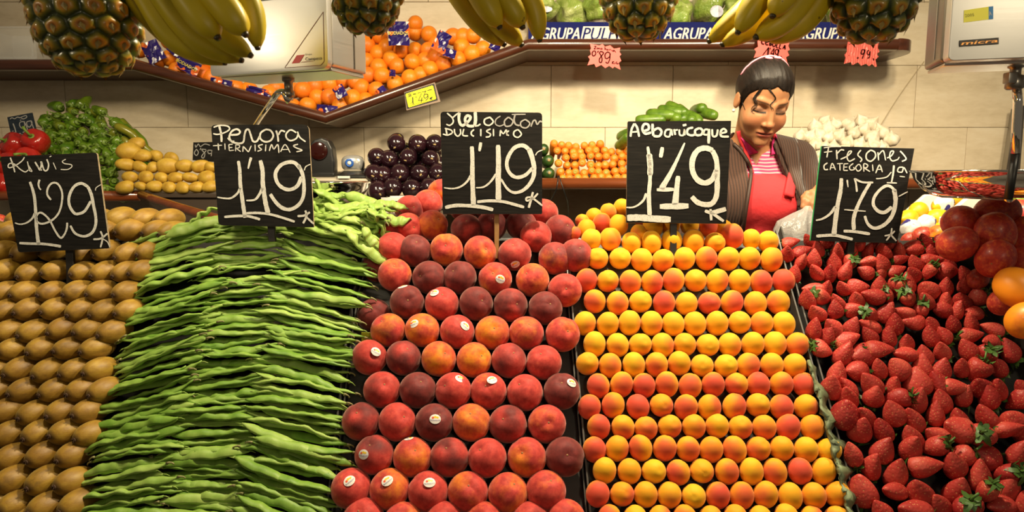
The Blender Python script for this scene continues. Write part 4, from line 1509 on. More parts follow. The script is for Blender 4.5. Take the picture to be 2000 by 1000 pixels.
wv.inputs['Distortion'].default_value = 6
wv.inputs['Detail'].default_value = 2
bump(nt, b, wv.outputs[1], 0.9, 0.006)
tag_card('star_price_tag', 'red star tag in wrinkled plastic reading 99, near the shelf end', NI, (1640, 75), 16.67, UY - 0.045, m, NS, MT['ink'])

# yellow zigzag tag in its holder on the V shelf
yo = P(822, 190, UY - 0.035)
plY = Plane(yo, (0, -1, 0))
t = empty('yellow_price_tag', yo, 'yellow zigzag tag reading Berenjena 1,49 in a holder on the V shelf', 'price tag')
s_, og = 16.66, (785, 160)
hq = lambda pts, off: [plY.hit(og[0] + x / s_, og[1] + y / s_, off) - yo for x, y in pts]
m, nt, b = newmat('clear_holder')
b.inputs['Base Color'].default_value = (0.30, 0.22, 0.17, 1)
b.inputs['Roughness'].default_value = 0.2
ob('holder', mesh('holder', *slab(hq([(75, 335), (1070, 10), (1255, 640), (150, 925)], 0), np.array((0, 0.002, 0))), m, False), t)
ob('black_card', mesh('black_card', *slab(hq([(85, 350), (1050, 50), (1165, 590), (172, 878)], 0.0015), np.array((0, 0.001, 0))), MT['black'], False), t)
zz = []
cn = [(130, 400), (1000, 125), (1100, 545), (225, 820)]
for i in range(4):
    a, b_ = np.array(cn[i], float), np.array(cn[(i + 1) % 4], float)
    k = 16 if i % 2 == 0 else 8
    nrm = np.array((b_ - a)[::-1]) * (1, -1)
    nrm = nrm / np.linalg.norm(nrm)
    for j in range(k):
        zz.append(a + (b_ - a) * j / k)
        zz.append(a + (b_ - a) * (j + .5) / k + nrm * 24)
ob('yellow_card', mesh('yellow_card', *slab(hq(zz, 0.003), np.array((0, 0.001, 0))), MT['yellow_card'], False), t)
YS = [([(215, 385), (242, 482)], 20), ([(210, 385), (300, 400), (250, 432), (312, 450), (200, 492)], 16), ([(360, 405), (400, 385), (370, 410), (440, 380), (425, 400), (470, 380)], 20), ([(520, 345), (530, 370), (560, 340), (575, 350), (625, 335)], 16), ([(650, 330), (690, 315), (720, 325), (780, 290), (740, 370), (720, 380)], 20), ([(820, 278), (985, 245)], 24),
      ([(345, 490), (365, 722)], 34), ([(345, 620), (320, 680), (260, 712)], 12), ([(465, 460), (460, 522)], 22), ([(640, 365), (540, 600)], 20), ([(520, 605), (705, 590)], 22), ([(655, 500), (630, 662)], 26), ([(835, 400), (740, 405), (715, 480), (760, 530), (840, 460), (832, 395), (848, 520), (770, 605)], 25), ([(995, 488), (915, 545), (985, 560)], 36), ([(270, 760), (500, 700), (735, 650)], 9)]
ob('ink_lettering', strokes_mesh('ink_lettering', YS, lambda x, y: plY.hit(x, y, 0.004) - yo, MT['ink_black'], og, s_), t)


def slate(label, quad, Y, strokes, org, s, m, lean=0.1):
    pl = Plane(P(*np.mean(quad, axis=0), Y), (0, -1, lean))
    pts = [pl.hit(x, y) for x, y in quad]
    o = ob('small_slate', mesh('small_slate', *slab(pts, np.array((0, 0.005, 0))), m, False))
    setp(o, label, 'price tag', 'small chalk slates on the back shelf')
    ob('chalk_lettering', strokes_mesh('chalk_lettering', strokes, lambda x, y: pl.hit(x, y, 0.001), MT['chalk_dim'], org, s), o)
    c = (pts[2] + pts[3]) / 2
    zb = c[2] - .115
    ob('stake', mesh('stake', *box(c[0] - .006, c[0] + .006, c[1] + .006, c[1] + .011, zb, c[2] + .03), MT['stick'], False), o)
    return o


S1 = [([(150, 405), (180, 385), (220, 400), (260, 375), (300, 385), (330, 370), (390, 352), (400, 380), (350, 402), (320, 390)], 12), ([(195, 470), (222, 540), (242, 615)], 16), ([(205, 580), (182, 590)], 10), ([(300, 425), (320, 415)], 10), ([(365, 442), (305, 450), (295, 500), (335, 545), (372, 500), (362, 440), (400, 520), (405, 570), (340, 605)], 13), ([(460, 430), (402, 450), (415, 510), (450, 520), (482, 460), (462, 430), (505, 540), (510, 570)], 13), ([(190, 642), (250, 630), (315, 620)], 16)]
slate('small blue-black slate reading 1,99 above the red peppers', [(14, 229), (62, 220), (71, 257), (22, 265)], 2.62, S1, (0, 180), 7.692, MT['slate_blue'])
S2 = [([(1525, 330), (1530, 350), (1550, 325), (1565, 345), (1600, 325), (1640, 335)], 6), ([(1535, 365), (1518, 395), (1535, 415), (1550, 390), (1535, 365)], 6), ([(1570, 355), (1562, 372)], 6), ([(1610, 368), (1575, 368), (1600, 400), (1590, 435), (1575, 420), (1612, 375)], 6), ([(1655, 375), (1625, 375), (1630, 400), (1652, 395), (1655, 372), (1650, 420)], 6)]
slate('small black slate reading 0,89 standing behind the potatoes', [(377.5, 278), (424, 277), (424, 317), (376, 313)], 2.70, S2, (0, 200), 4.0, MT['slate'])

# ================================================================== oranges in nets on the V shelf
def shelf_y(x):
    return np.interp(x, [u[0] for u in upath], [u[1] for u in upath])


OR = [(811, 46), (811, 64), (838, 67), (742, 70), (720, 68), (755, 92), (784, 99), (811, 98), (885, 72), (904, 72), (924, 70), (852, 87), (902, 92), (922, 105), (943, 96), (895, 116), (867, 125), (840, 135), (806, 121), (776, 129), (739, 104), (716, 119), (746, 148), (719, 147), (800, 152), (772, 164), (821, 146), (706, 171), (735, 175), (715, 197), (666, 208), (689, 191), (644, 190), (645, 165), (592, 176), (616, 168), (620, 191), (601, 206), (572, 209), (552, 197), (525, 182), (831, 118), (852, 112), (764, 116), (740, 131), (695, 160), (670, 158), (837, 98), (718, 88),
      (331, 80), (330, 114), (307, 119), (395, 106), (397, 144), (412, 122), (461, 172), (487, 176), (272, 97), (347, 137), (414, 152), (383, 103), (573, 176), (540, 172), (700, 130), (697, 100), (668, 135), (690, 115)]


def orange_fn(t, p):
    return sph(t, p, 0.0325 * (1 - 0.05 * math.exp(-(t / 0.2) ** 2)), 1, 1, 0.95)


ORG = mesh('orange', *uvs(22, 14, orange_fn), MT['orange'])
rr = random.Random(31)
ors = []
for (x, y) in OR:
    h = shelf_y(x) - 14 - y
    Y = 2.775 + max(0, min(h, 90)) * 0.0014 + rr.uniform(0, 0.02)
    if x in (573, 540, 700, 697, 668, 690):
        Y += 0.05
    p = P(x, y, Y)
    o = ob('orange', ORG, None, p, aim((rr.uniform(-1, 1), rr.uniform(-1, .2), rr.uniform(-.4, 1)), rr.uniform(0, 6.28)), rr.uniform(1.0, 1.13), (rr.random() ** 2, 0, 0, 1))
    setp(o, 'x', 'orange', 'netted oranges on the V shelf')
    ors.append((p[0], p[2], o))
left_half = sorted([q for q in ors if q[0] < P(505, 0, 2.8)[0]], key=lambda q: q[0])
rest = [q for q in ors if q[0] >= P(505, 0, 2.8)[0]]
for i, q in enumerate(left_half):
    q[2]['label'] = f"netted orange on the left arm of the V shelf, {from_left(i, len(left_half))}"
rest.sort(key=lambda q: q[1])
bands = [rest[i:i + 9] for i in range(0, len(rest), 9)]
for bi, bd in enumerate(bands):
    bd.sort(key=lambda q: q[0])
    for i, q in enumerate(bd):
        q[2]['label'] = f"netted orange right of the V's left arm, {from_left(i, len(bd))} in {nth(bi + 1)} layer up"


# printed net labels: crumpled blue paper with orange print
def wrap_mat():
    m, nt, b = newmat('printed_net_label')
    co = coords(nt, 'Object', True)
    n = tex(nt, 'noise', co, 24, 1)
    n2 = tex(nt, 'noise', co, 36, 1)
    c = mixc(nt, math_(nt, 'GREATER_THAN', n.outputs[0], 0.60), (0.022, 0.012, 0.13, 1), (0.72, 0.14, 0.03, 1))
    c = mixc(nt, math_(nt, 'GREATER_THAN', n2.outputs[0], 0.66), c, (0.62, 0.60, 0.66, 1))
    nt.links.new(c, b.inputs['Base Color'])
    b.inputs['Roughness'].default_value = 0.22
    return m


MT['wrap'] = wrap_mat()
MT['wrap_yellow'] = simple('label_yellow', (0.75, 0.62, 0.04), 0.4)
WRP = [(300, 102, 34, 40, -.5), (352, 92, 36, 40, .7), (368, 128, 44, 26, .5), (431, 166, 42, 22, .2), (502, 180, 44, 18, .25), (519, 192, 22, 20, .6), (779, 66, 40, 44, 0), (862, 82, 26, 38, .5), (878, 104, 24, 16, .3), (639, 218, 40, 24, .1), (664, 180, 22, 24, -.5), (748, 184, 22, 26, -.7), (766, 143, 12, 12, 0), (966, 92, 20, 14, .5)]
for i, (x, y, w, h, rot) in enumerate(WRP):
    Y = {6: 2.79, 0: 2.75, 1: 2.75}.get(i, 2.735)
    c = P(x, y, Y)
    k = Y / FPX
    r3 = random.Random(50 + i)
    nx, ny = 7, 6
    v, f = [], []
    for a in range(nx + 1):
        for b_ in range(ny + 1):
            u_, w_ = (a / nx - .5) * w * k, (b_ / ny - .5) * h * k
            yy = 0.010 * (1 - (2 * a / nx - 1) ** 2) * -1 + r3.uniform(-.004, .004)
            v.append((u_ * math.cos(rot) + w_ * math.sin(rot), yy, -u_ * math.sin(rot) + w_ * math.cos(rot)))
    q = (ny + 1)
    f = [(a * q + b_, (a + 1) * q + b_, (a + 1) * q + b_ + 1, a * q + b_ + 1) for a in range(nx) for b_ in range(ny)]
    me = mesh('net_label', v, f, MT['wrap'], False)
    o = ob('net_label', me, None, c)
    md = o.modifiers.new('s', 'SOLIDIFY')
    md.thickness = 0.0012
    setp(o, 'x', 'label', 'printed labels of the orange nets')
    o['label'] = ['crumpled blue and white net label at the left end of the oranges', 'blue net label with an orange print behind the banana bunch', 'blue net label lying on the left arm of the V shelf', 'flat blue net label under the left end of the scale', 'long blue net label below the left scale', 'small torn net label left of the chrome scale arm', 'large blue net label with yellow lettering below the pineapple', 'blue net label wrapped round a high orange on the right', 'dark torn scrap of net label between oranges', 'crumpled blue net label at the bottom of the V shelf', 'small blue net label scrap below the right corner of the scale', 'blue net label scrap tucked under the oranges on the right arm', 'tiny dark scrap of net label among the middle oranges', 'dark scrap of net label at the right end of the oranges'][i]
    if i in (2, 6):
        tv, tf = text_faces('BODIADOS', 1.0)
        tv = np.array(tv)
        tv[:, 0] *= (0.95 * w * k) / (tv[:, 0].max() - tv[:, 0].min())
        tv[:, 1] = (tv[:, 1] - 0.35) * 0.018
        tv = [(x_ * math.cos(rot) + z_ * math.sin(rot), -0.016, -x_ * math.sin(rot) + z_ * math.cos(rot)) for x_, z_, _ in tv]
        ob('print_lettering', mesh('print_lettering', tv, tf, MT['wrap_yellow'], False), o)

# ================================================================== boxes of wrapped lettuce on the upper shelf
BZ = upts[3][2] + 0.0
box_x = [1030, 1289, 1548, 1700]
MT['box_in'] = simple('cardboard', (0.33, 0.24, 0.14), 0.8)
MT['lettuce'] = None
for i in range(3):
    x0, x1 = P(box_x[i] + 2, 60, 2.765)[0], P(box_x[i + 1] - 2, 60, 2.765)[0]
    zt_ = P(1300, 43, 2.765)[2]
    z0 = BZ - 0.003
    o = empty('produce_box', ((x0 + x1) / 2, 2.765, z0), ['blue cardboard box with white lettering, next to the orange shelf', 'blue cardboard box with white lettering, middle one on the upper shelf', 'blue cardboard box with white lettering, behind the rightmost pineapple'][i], 'box', 'blue lettuce boxes on the upper shelf')
    hx = (x1 - x0) / 2
    hh = zt_ - z0
    ob('front_panel', mesh('front_panel', *box(-hx, hx, 0, 0.004, 0, hh), MT['print_blue'], False), o)
    pv = join(box(-hx, -hx + .004, .0045, .21, 0, hh), box(hx - .004, hx, .0045, .21, 0, hh), box(-hx, hx, .211, .215, 0, hh), box(-hx + .0045, hx - .0045, .0045, .21, 0, .004))
    ob('box_body', mesh('box_body', *pv, MT['box_in'], False), o)
    kk = 2.765 / FPX
    tv, tf = text_faces('AGRUPA', 1.0, 0.28, 'LEFT')
    tv = np.array(tv)
    tv[:, 0] -= tv[:, 0].min()
    wA, hA = 92 * kk, 22 * kk
    tv = [(-hx + 0.010 + x_ / tv[:, 0].max() * wA, -0.0008, hh - 10 * kk - hA + y_ / 0.7 * hA) for x_, y_, _ in tv]
    off = 0.0012
    tv2 = [(x_ + off, y_ - 0.0002, z_) for x_, y_, z_ in tv]
    tv3 = [(x_ - off, y_ - 0.0001, z_) for x_, y_, z_ in tv]
    V_, F_ = join((tv, tf), (tv2, tf), (tv3, tf))
    ob('print_lettering', mesh('print_lettering', V_, F_, MT['print_white'], False), o)
    xa, xb = -hx + 0.010 + 94 * kk, -hx + 0.010 + 172 * kk
    za, zb = hh - 34 * kk, hh - 8 * kk
    ob('white_patch', mesh('white_patch', [(xa, -0.0006, za), (xb, -0.0006, za), (xb + .010, -0.0006, zb), (xa + .010, -0.0006, zb)], [(0, 1, 2, 3)], MT['print_white'], False), o)
    tv, tf = text_faces('PULPI', 1.0, 0.28, 'LEFT')
    tv = np.array(tv)
    tv[:, 0] -= tv[:, 0].min()
    tm = tv[:, 0].max()
    tv = [(xa + .006 + x_ / tm * (xb - xa - .012), -0.0012, hh - 10 * kk - hA + y_ / 0.7 * hA) for x_, y_, _ in tv]
    tv2 = [(x_ + off, y_ - .0001, z_) for x_, y_, z_ in tv]
    ob('print_lettering', mesh('print_lettering', *join((tv, tf), (tv2, tf)), MT['print_blue'], False), o)


def lettuce_mat():
    m, nt, b = newmat('wrapped_lettuce')
    co = coords(nt, 'Object', True)
    n = tex(nt, 'noise', co, 16, 4, 0.6)
    nt.links.new(ramp(nt, n.outputs[0], [(0.3, (0.20, 0.33, 0.04)), (0.5, (0.34, 0.46, 0.08)), (0.7, (0.58, 0.64, 0.26))]), b.inputs['Base Color'])
    b.inputs['Roughness'].default_value = 0.25
    b.inputs['Coat Weight'].default_value = 0.7
    b.inputs['Coat Roughness'].default_value = 0.08
    n2 = tex(nt, 'noise', co, 38, 5, 0.65)
    bump(nt, b, n2.outputs[0], 0.9, 0.012)
    return m


MT['lettuce'] = lettuce_mat()
r4 = np.random.default_rng(3)


def lettuce_mesh(seed):
    r5 = np.random.default_rng(seed)
    dirs = r5.normal(size=(9, 3))
    dirs /= np.linalg.norm(dirs, axis=1)[:, None]

    def fn(t, p):
        d = np.array(sph(t, p, 1))
        r = 0.070
        for k in range(9):
            r += 0.006 * math.sin(7 * (d @ dirs[k]) + k) * 0.6
        return tuple(d * r * np.array((1, 1, .88)))
    return mesh('lettuce', *uvs(28, 20, fn), MT['lettuce'])


LET = [lettuce_mesh(k) for k in range(3)]
lets = [(1060, 12), (1118, 24), (1168, 10), (1240, 20), (1325, 24), (1382, 10), (1440, 22), (1510, 14), (1580, 22), (1645, 14)]
for i, (x, y) in enumerate(lets):
    p = P(x, y, 2.845 + .07 * (i % 2))
    o = ob('lettuce', LET[i % 3], None, p, (0.3 * i, 0.5 * i, i), rr.uniform(.84, .92) + .12 * (i % 2))
    setp(o, f"pale green lettuce wrapped in clear film in a blue box, {from_left(i, len(lets))}", 'lettuce', 'film-wrapped lettuces on the upper shelf')
    if i in (0, 5, 8):
        sx_, sy_ = {0: (1066, 18), 5: (1400, 22), 8: (1584, 24)}[i]
        d = np.array(P(sx_, sy_, 2.785))
        vv = []
        for j in range(14):
            a = 2 * math.pi * j / 14
            vv.append(P(sx_ + 13 * math.cos(a), sy_ + (6 if i == 0 else 12) * math.sin(a), 2.782 + .004 * math.cos(a) ** 2))
        M_ = o.matrix_basis.inverted()
        vv = [M_ @ Vector(tuple(q)) for q in vv]
        ob('sticker', mesh('sticker', vv, [tuple(range(14))], simple('lettuce_sticker', (0.50, 0.50, 0.60), 0.3, vary=0.3, vscale=60), False), o)

# ================================================================== produce on the back shelves
def skin(name, stops, scale, rough, bumps=0.0, bscale=80, coat=0.0, spec=0.5, second=None):
    m, nt, b = newmat(name)
    co = coords(nt, 'Object', True)
    n = tex(nt, 'noise', co, scale, 4, 0.6)
    c = ramp(nt, n.outputs[0], stops)
    if second:
        v_, _, _, _ = objcol(nt)
        c = mixc(nt, v_, c, second)
    nt.links.new(c, b.inputs['Base Color'])
    b.inputs['Roughness'].default_value = rough
    b.inputs['Coat Weight'].default_value = coat
    b.inputs['Specular IOR Level'].default_value = spec
    if bumps:
        n2 = tex(nt, 'noise', co, bscale, 4, 0.6)
        bump(nt, b, n2.outputs[0], bumps, 0.002)
    return m


MT['potato'] = skin('potato_skin', [(0.3, (0.40, 0.22, 0.022)), (0.55, (0.54, 0.34, 0.04)), (0.75, (0.62, 0.42, 0.065))], 30, 0.5, 0.25, 60)
MT['aubergine'] = skin('aubergine_skin', [(0.3, (0.010, 0.003, 0.006)), (0.7, (0.024, 0.006, 0.010))], 10, 0.18, coat=0.6)
MT['carrot'] = skin('carrot_skin', [(0.3, (0.62, 0.16, 0.010)), (0.7, (0.75, 0.26, 0.02))], 30, 0.45, 0.2, 90)
MT['carrot_top'] = skin('carrot_crown', [(0.35, (0.50, 0.24, 0.03)), (0.7, (0.32, 0.30, 0.04))], 30, 0.6, second=(0.25, 0.30, 0.04, 1))
MT['courgette'] = skin('courgette_skin', [(0.3, (0.010, 0.030, 0.006)), (0.7, (0.035, 0.09, 0.012))], 60, 0.35)
MT['cucumber'] = skin('cucumber_skin', [(0.3, (0.045, 0.11, 0.008)), (0.7, (0.15, 0.26, 0.022))], 30, 0.35, 0.3, 90)
MT['garlic'] = skin('garlic_skin', [(0.3, (0.55, 0.45, 0.30)), (0.55, (0.70, 0.63, 0.50)), (0.75, (0.76, 0.71, 0.62))], 40, 0.55, 0.2, 60)
MT['pepper_green'] = skin('green_pepper_skin', [(0.3, (0.04, 0.11, 0.008)), (0.55, (0.10, 0.21, 0.012)), (0.75, (0.20, 0.31, 0.02))], 25, 0.25, coat=0.3, second=(0.20, 0.20, 0.015, 1))
MT['pepper_stem'] = simple('pepper_stem', (0.15, 0.24, 0.03), 0.5, vary=0.3)
MT['pepper_red'] = skin('red_pepper_skin', [(0.3, (0.33, 0.010, 0.008)), (0.7, (0.50, 0.025, 0.015))], 18, 0.2, coat=0.5)
MT['lemon'] = skin('lemon_skin', [(0.3, (0.75, 0.34, 0.008)), (0.7, (0.82, 0.48, 0.012))], 20, 0.4, 0.3, 120)
MT['nectarine'] = None
MT['tan'] = simple('tan_scar', (0.34, 0.24, 0.10), 0.7)


def nect_mat():
    m, nt, b = newmat('nectarine_skin')
    yel, drk, _, _ = objcol(nt)
    co = coords(nt, 'Object', True)
    n = tex(nt, 'noise', co, 14, 3, 0.6)
    n2 = tex(nt, 'noise', co, 110, 3, 0.7)
    red = ramp(nt, n2.outputs[0], [(0.3, (0.30, 0.020, 0.022)), (0.52, (0.44, 0.045, 0.028)), (0.70, (0.60, 0.15, 0.035))])
    f = math_(nt, 'MULTIPLY', math_(nt, 'ADD', n.outputs[0], math_(nt, 'SUBTRACT', math_(nt, 'MULTIPLY', yel, 0.8), 0.88)), 4.0, True)
    c = mixc(nt, f, red, (0.78, 0.27, 0.012, 1))
    nt.links.new(c, b.inputs['Base Color'])
    b.inputs['Roughness'].default_value = 0.40
    b.inputs['Coat Weight'].default_value = 0.08
    return m


MT['nectarine'] = nect_mat()
rr = random.Random(71)


def lump(seed, rx, ry, rz, amp=0.06, nu=20, nv=14):
    r5 = random.Random(seed)
    ph = [r5.uniform(0, 6) for _ in range(4)]

    def fn(t, p):
        k = 1 + amp * math.sin(2 * p + ph[0]) * math.sin(t) + amp * .8 * math.sin(3 * t + ph[1]) + amp * .5 * math.sin(3 * p + ph[2]) * math.sin(t) ** 2
        return (rx * k * math.sin(t) * math.cos(p), ry * k * math.sin(t) * math.sin(p), rz * k * math.cos(t))
    return uvs(nu, nv, fn)


# potatoes
POT = [mesh('potato', *lump(k, 0.030, 0.028, 0.040, 0.05), MT['potato']) for k in range(5)]
PT = [(0, [(244, 366, 18), (275, 364, 13), (302, 365, 15), (330, 366, 15), (357, 367, 15), (385, 366, 15), (411, 365, 15)]),
      (1, [(254, 346, 16), (285, 346, 16), (315, 347, 14), (344, 347, 15), (372, 347, 15), (403, 347, 17)]),
      (2, [(246, 322, 18), (274, 326, 15), (299, 327, 14), (328, 325, 19), (361, 324, 16), (392, 325, 17), (412, 327, 14)]),
      (3, [(251, 295, 23), (278, 304, 18), (303, 305, 16), (335, 310, 16), (266, 281, 18)])]
for ri, row in PT:
    row = sorted(row)
    for i, (x, y, w) in enumerate(row):
        Y = 2.50 + 0.022 * ri + (0.05 if (x, y) in ((303, 305), (335, 310), (266, 281)) else 0)
        p = P(x, y, Y)
        o = ob('potato', POT[rr.randrange(5)], None, p, aim((1, rr.uniform(-.8, .4), rr.uniform(-.3, .3)), rr.uniform(0, 6)), w / 17.5 * rr.uniform(.84, .95))
        setp(o, f"yellow potato, {from_left(i, len(row))} in the {nth(ri + 1)} potato row from bottom", 'potato', 'potatoes on the back bench')

# green peppers heap
def pepper_mesh(seed):
    r5 = random.Random(seed)
    bend = r5.uniform(-.012, .012)
    n = 14
    v, f = [], []
    L = 0.078
    for i in range(n + 1):
        u = i / n
        w = 0.0165 * (0.30 + 0.70 * min(1, (u / 0.10) ** .5)) * (1 if u < .55 else (1 - ((u - .55) / .45) ** 1.8 * .8))
        for j in range(12):
            a = 2 * math.pi * j / 12
            k = w * (1 + 0.10 * math.cos(3 * a + 2 * u))
            v.append((k * math.cos(a) + bend * u * u, k * math.sin(a), -u * L))
    for i in range(n):
        for j in range(12):
            q = (j + 1) % 12
            f.append((i * 12 + j, (i + 1) * 12 + j, (i + 1) * 12 + q, i * 12 + q))
    f.append(tuple(range(12)))
    f.append(tuple(reversed([n * 12 + j for j in range(12)])))
    return mesh('green_pepper', v, f, MT['pepper_green'])


GP = [pepper_mesh(k) for k in range(5)]
GSTEM = []
for k in range(3):
    a = join(lathe([(0.0005, 0.0035), (0.008, 0.002), (0.0105, -0.001)], 9), tube([(0, 0, 0.002), (0.001, 0, 0.010), (0.006 + .003 * k, 0.002, 0.018), (0.013, 0.003 * k, 0.022)], [.0030, .0022, .0020, .0026], 6))
    GSTEM.append(mesh('stem', *a, MT['pepper_stem']))
heap_poly = [(118, 203), (150, 205), (215, 222), (262, 262), (262, 292), (232, 300), (226, 372), (96, 374), (82, 300), (80, 245), (96, 228)]


def inside(x, y, poly):
    c = False
    n = len(poly)
    for i in range(n):
        x1, y1 = poly[i]
        x2, y2 = poly[i - 1]
        if (y1 > y) != (y2 > y) and x < (x2 - x1) * (y - y1) / (y2 - y1) + x1:
            c = not c
    return c


pp = []
for _ in range(6000):
    x, y = rr.uniform(75, 270), rr.uniform(198, 376)
    if inside(x, y, heap_poly) and all((x - a) ** 2 + (y - b) ** 2 > 12.5 ** 2 for a, b in pp):
        pp.append((x, y))
pp.sort(key=lambda q: -q[1])
hb = [pp[i:i + 11] for i in range(0, len(pp), 11)]
for bi, bd in enumerate(hb):
    bd.sort()
    for i, (x, y) in enumerate(bd):
        Y = 2.56 + (372 - y) * 0.00155 + rr.uniform(-.015, .015)
        p = P(x, y, Y)
        ax = toward_cam(p) + Vector((rr.uniform(-.8, .8), 0, rr.uniform(-.3, .6)))
        if x > 215 and y < 300:
            ax = Vector((-.6, -.5, .8))
        o = ob('green_pepper', GP[rr.randrange(5)], None, p, aim(ax, rr.uniform(0, 6.28)), rr.uniform(1.05, 1.4), (rr.random() ** 3 * (0.9 if y < 260 else .4), 0, 0, 1))
        setp(o, f"small green pepper, {from_left(i, len(bd))} in the {nth(bi + 1)} layer up of the green pepper heap", 'pepper', 'green peppers heaped on the left ledge')
        ob('stem', GSTEM[rr.randrange(3)], o)
for i, pth in enumerate([[(252, 262), (285, 290), (310, 308)], [(240, 268), (268, 300), (300, 322)], [(225, 245), (258, 262), (275, 290)], [(262, 300), (290, 306), (318, 303)]]):
    pts = [np.array(P(x, y, 2.74 + 0.01 * k - .02 * i)) for k, (x, y) in enumerate(pth)]
    base = pts[0]
    v, f = tube([q - base for q in crom(pts, 5)], [0.010, .015, .017, .017, .016, .016, .015, .014, .012, .009, .004], 9)
    o = ob('long_green_pepper', mesh('long_green_pepper', v, f, MT['pepper_green']), None, base)
    setp(o, f"long dark green pepper hanging off the right side of the heap, {from_left(i, 4)}", 'pepper', 'long peppers beside the potatoes')
    ob('stem', GSTEM[i % 3], o, None, aim(tuple(pts[0] - pts[1])))

# red peppers
def redpep():
    def fn(t, p):
        lob = 1 + 0.13 * abs(math.cos(2 * p)) ** 1.0 * math.sin(t)
        s = math.sin(t) ** 0.75
        z = math.cos(t)
        dent = -0.35 * math.exp(-(t / 0.55) ** 2)
        return (0.040 * lob * s * math.cos(p), 0.040 * lob * s * math.sin(p), 0.046 * (z + dent))
    return mesh('red_pepper', *uvs(32, 18, fn), MT['pepper_red'])


RP = redpep()
RST = mesh('stem', *join(lathe([(0.002, 0.003), (0.013, 0.0), (0.016, -.003)], 10), tube([(0, 0, 0), (0, -0.002, 0.014), (-0.010, -.006, 0.026), (-0.022, -.008, 0.030)], [.0055, .0045, .0045, .006], 8)), MT['pepper_stem'])
RPL = [(70, 276, 2.60, (0.1, -.9, .6), 'behind the small slate, beside the green heap'), (28, 283, 2.60, (-.5, -.8, .5), 'second from left under the slate'), (-4, 300, 2.60, (-.2, -1, .3), 'cut by the frame edge above the kiwi sign'), (55, 312, 2.56, (.2, -.9, .5), 'tucked behind the kiwi sign top, left of green heap'), (18, 322, 2.56, (-.2, -.9, .7), 'half hidden by the kiwi sign corner'), (4, 360, 2.54, (-.2, -1, .5), 'left of the kiwi sign, resting on the ledge'), (50, 350, 2.56, (0, -1, .5), 'hidden behind the kiwi sign')]
for x, y, Y, ax, w in RPL:
    o = ob('red_pepper', RP, None, P(x, y, Y), aim(ax, rr.uniform(0, 6)), rr.uniform(.95, 1.08))
    setp(o, f"glossy red bell pepper, {w}", 'pepper', 'red bell peppers on the left ledge')
    ob('stem', RST, o, (0, 0, 0.030))

# aubergines, blossom end towards the street
def aub_fn(t, p):
    z = math.cos(t)
    w = 0.036 * (1 - 0.14 * (z < 0) * z * z)
    return (w * math.sin(t) * math.cos(p), w * math.sin(t) * math.sin(p), 0.075 * z if z < 0 else 0.040 * z)


AUB = mesh('aubergine', *uvs(26, 18, aub_fn), MT['aubergine'])
ASC = mesh('blossom_scar', *lump(3, 0.0052, 0.0038, 0.0016, .2, 8, 5), MT['tan'])
AU = [[(738, 373), (767, 367), (804, 369), (839, 367), (866, 372)], [(730, 340), (748, 342), (781, 339), (819, 339), (855, 338)], [(736, 307), (760, 311), (797, 307), (841, 310)], [(774, 280), (816, 281), (849, 280)]]
for ri, row in enumerate(AU):
    for i, (x, y) in enumerate(row):
        p = P(x, y, 2.37 + .045 * ri)
        ax = toward_cam(p) + Vector((rr.uniform(-.25, .15), 0, rr.uniform(-.4, .0)))
        o = ob('aubergine', AUB, None, p, aim(ax, rr.uniform(0, 6)), rr.uniform(.88, .98))
        setp(o, f"glossy dark aubergine, {from_left(i, len(row))} in the {nth(ri + 1)} aubergine row from bottom", 'aubergine', 'aubergines stacked behind the peaches')
        ob('blossom_scar', ASC, o, (0.003, 0.002, 0.0395))

for i, (x, y) in enumerate([(790, 296), (818, 297), (846, 296), (752, 325), (778, 322), (800, 324), (826, 324), (856, 322), (758, 357), (792, 352), (823, 353)]):
    o = ob('aubergine', AUB, None, P(x, y, 2.58), aim((.1, -1, .1), i), .95)
    setp(o, f"dark aubergine half hidden in the shaded second layer, {nth(i + 1)} from its upper left", 'aubergine', 'aubergines behind the front stack')
    ob('blossom_scar', ASC, o, (0.003, 0.002, 0.0395))

# carrots, tops towards the street
def carrot_mesh():
    return lathe([(0.003, -0.15), (0.007, -0.12), (0.0125, -0.05), (0.0150, -0.012), (0.0142, -0.003), (0.010, 0.0035), (0.006, 0.005)], 16)


CAR = mesh('carrot', *carrot_mesh(), MT['carrot'])
CTOP = mesh('crown', *lathe([(0.0075, 0.0040), (0.0065, 0.0060), (0.0035, 0.0062), (0.0025, 0.0045)], 12), MT['carrot_top'])
crow = [(347, 1098, 0), (335, 1094, 0), (320, 1092, 0), (306, 1107, 0), (295, 1089, 0), (283, 1081, 1)]
for ri, (y, x0, ragged) in enumerate(crow):
    n = int((1330 - x0) / 15.2)
    for i in range(n):
        x = x0 + i * 15.2 + rr.uniform(-1.5, 1.5)
        yy = y + rr.uniform(-2.5, 2.5) + (rr.uniform(-6, 4) if ragged else 0)
        if ragged and x > 1180:
            continue
        if ri == 4 and x > 1262:
            continue
        p = P(x, yy, 2.645 + 0.024 * ri)
        ax = toward_cam(p) + Vector((rr.uniform(-.15, .15), 0, rr.uniform(-.1, .35) + (0.5 if ragged else 0)))
        o = ob('carrot', CAR, None, p, aim(ax, rr.uniform(0, 6)), rr.uniform(1.04, 1.14))
        setp(o, f"orange carrot seen end-on, {from_left(i, n)} in the {nth(ri + 1)} carrot row from bottom", 'carrot', 'carrots stacked on the back ledge')
        ob('crown', CTOP, o, None, None, 1.0, (1.0 if rr.random() < .25 else rr.random() * .4, 0, 0, 1))

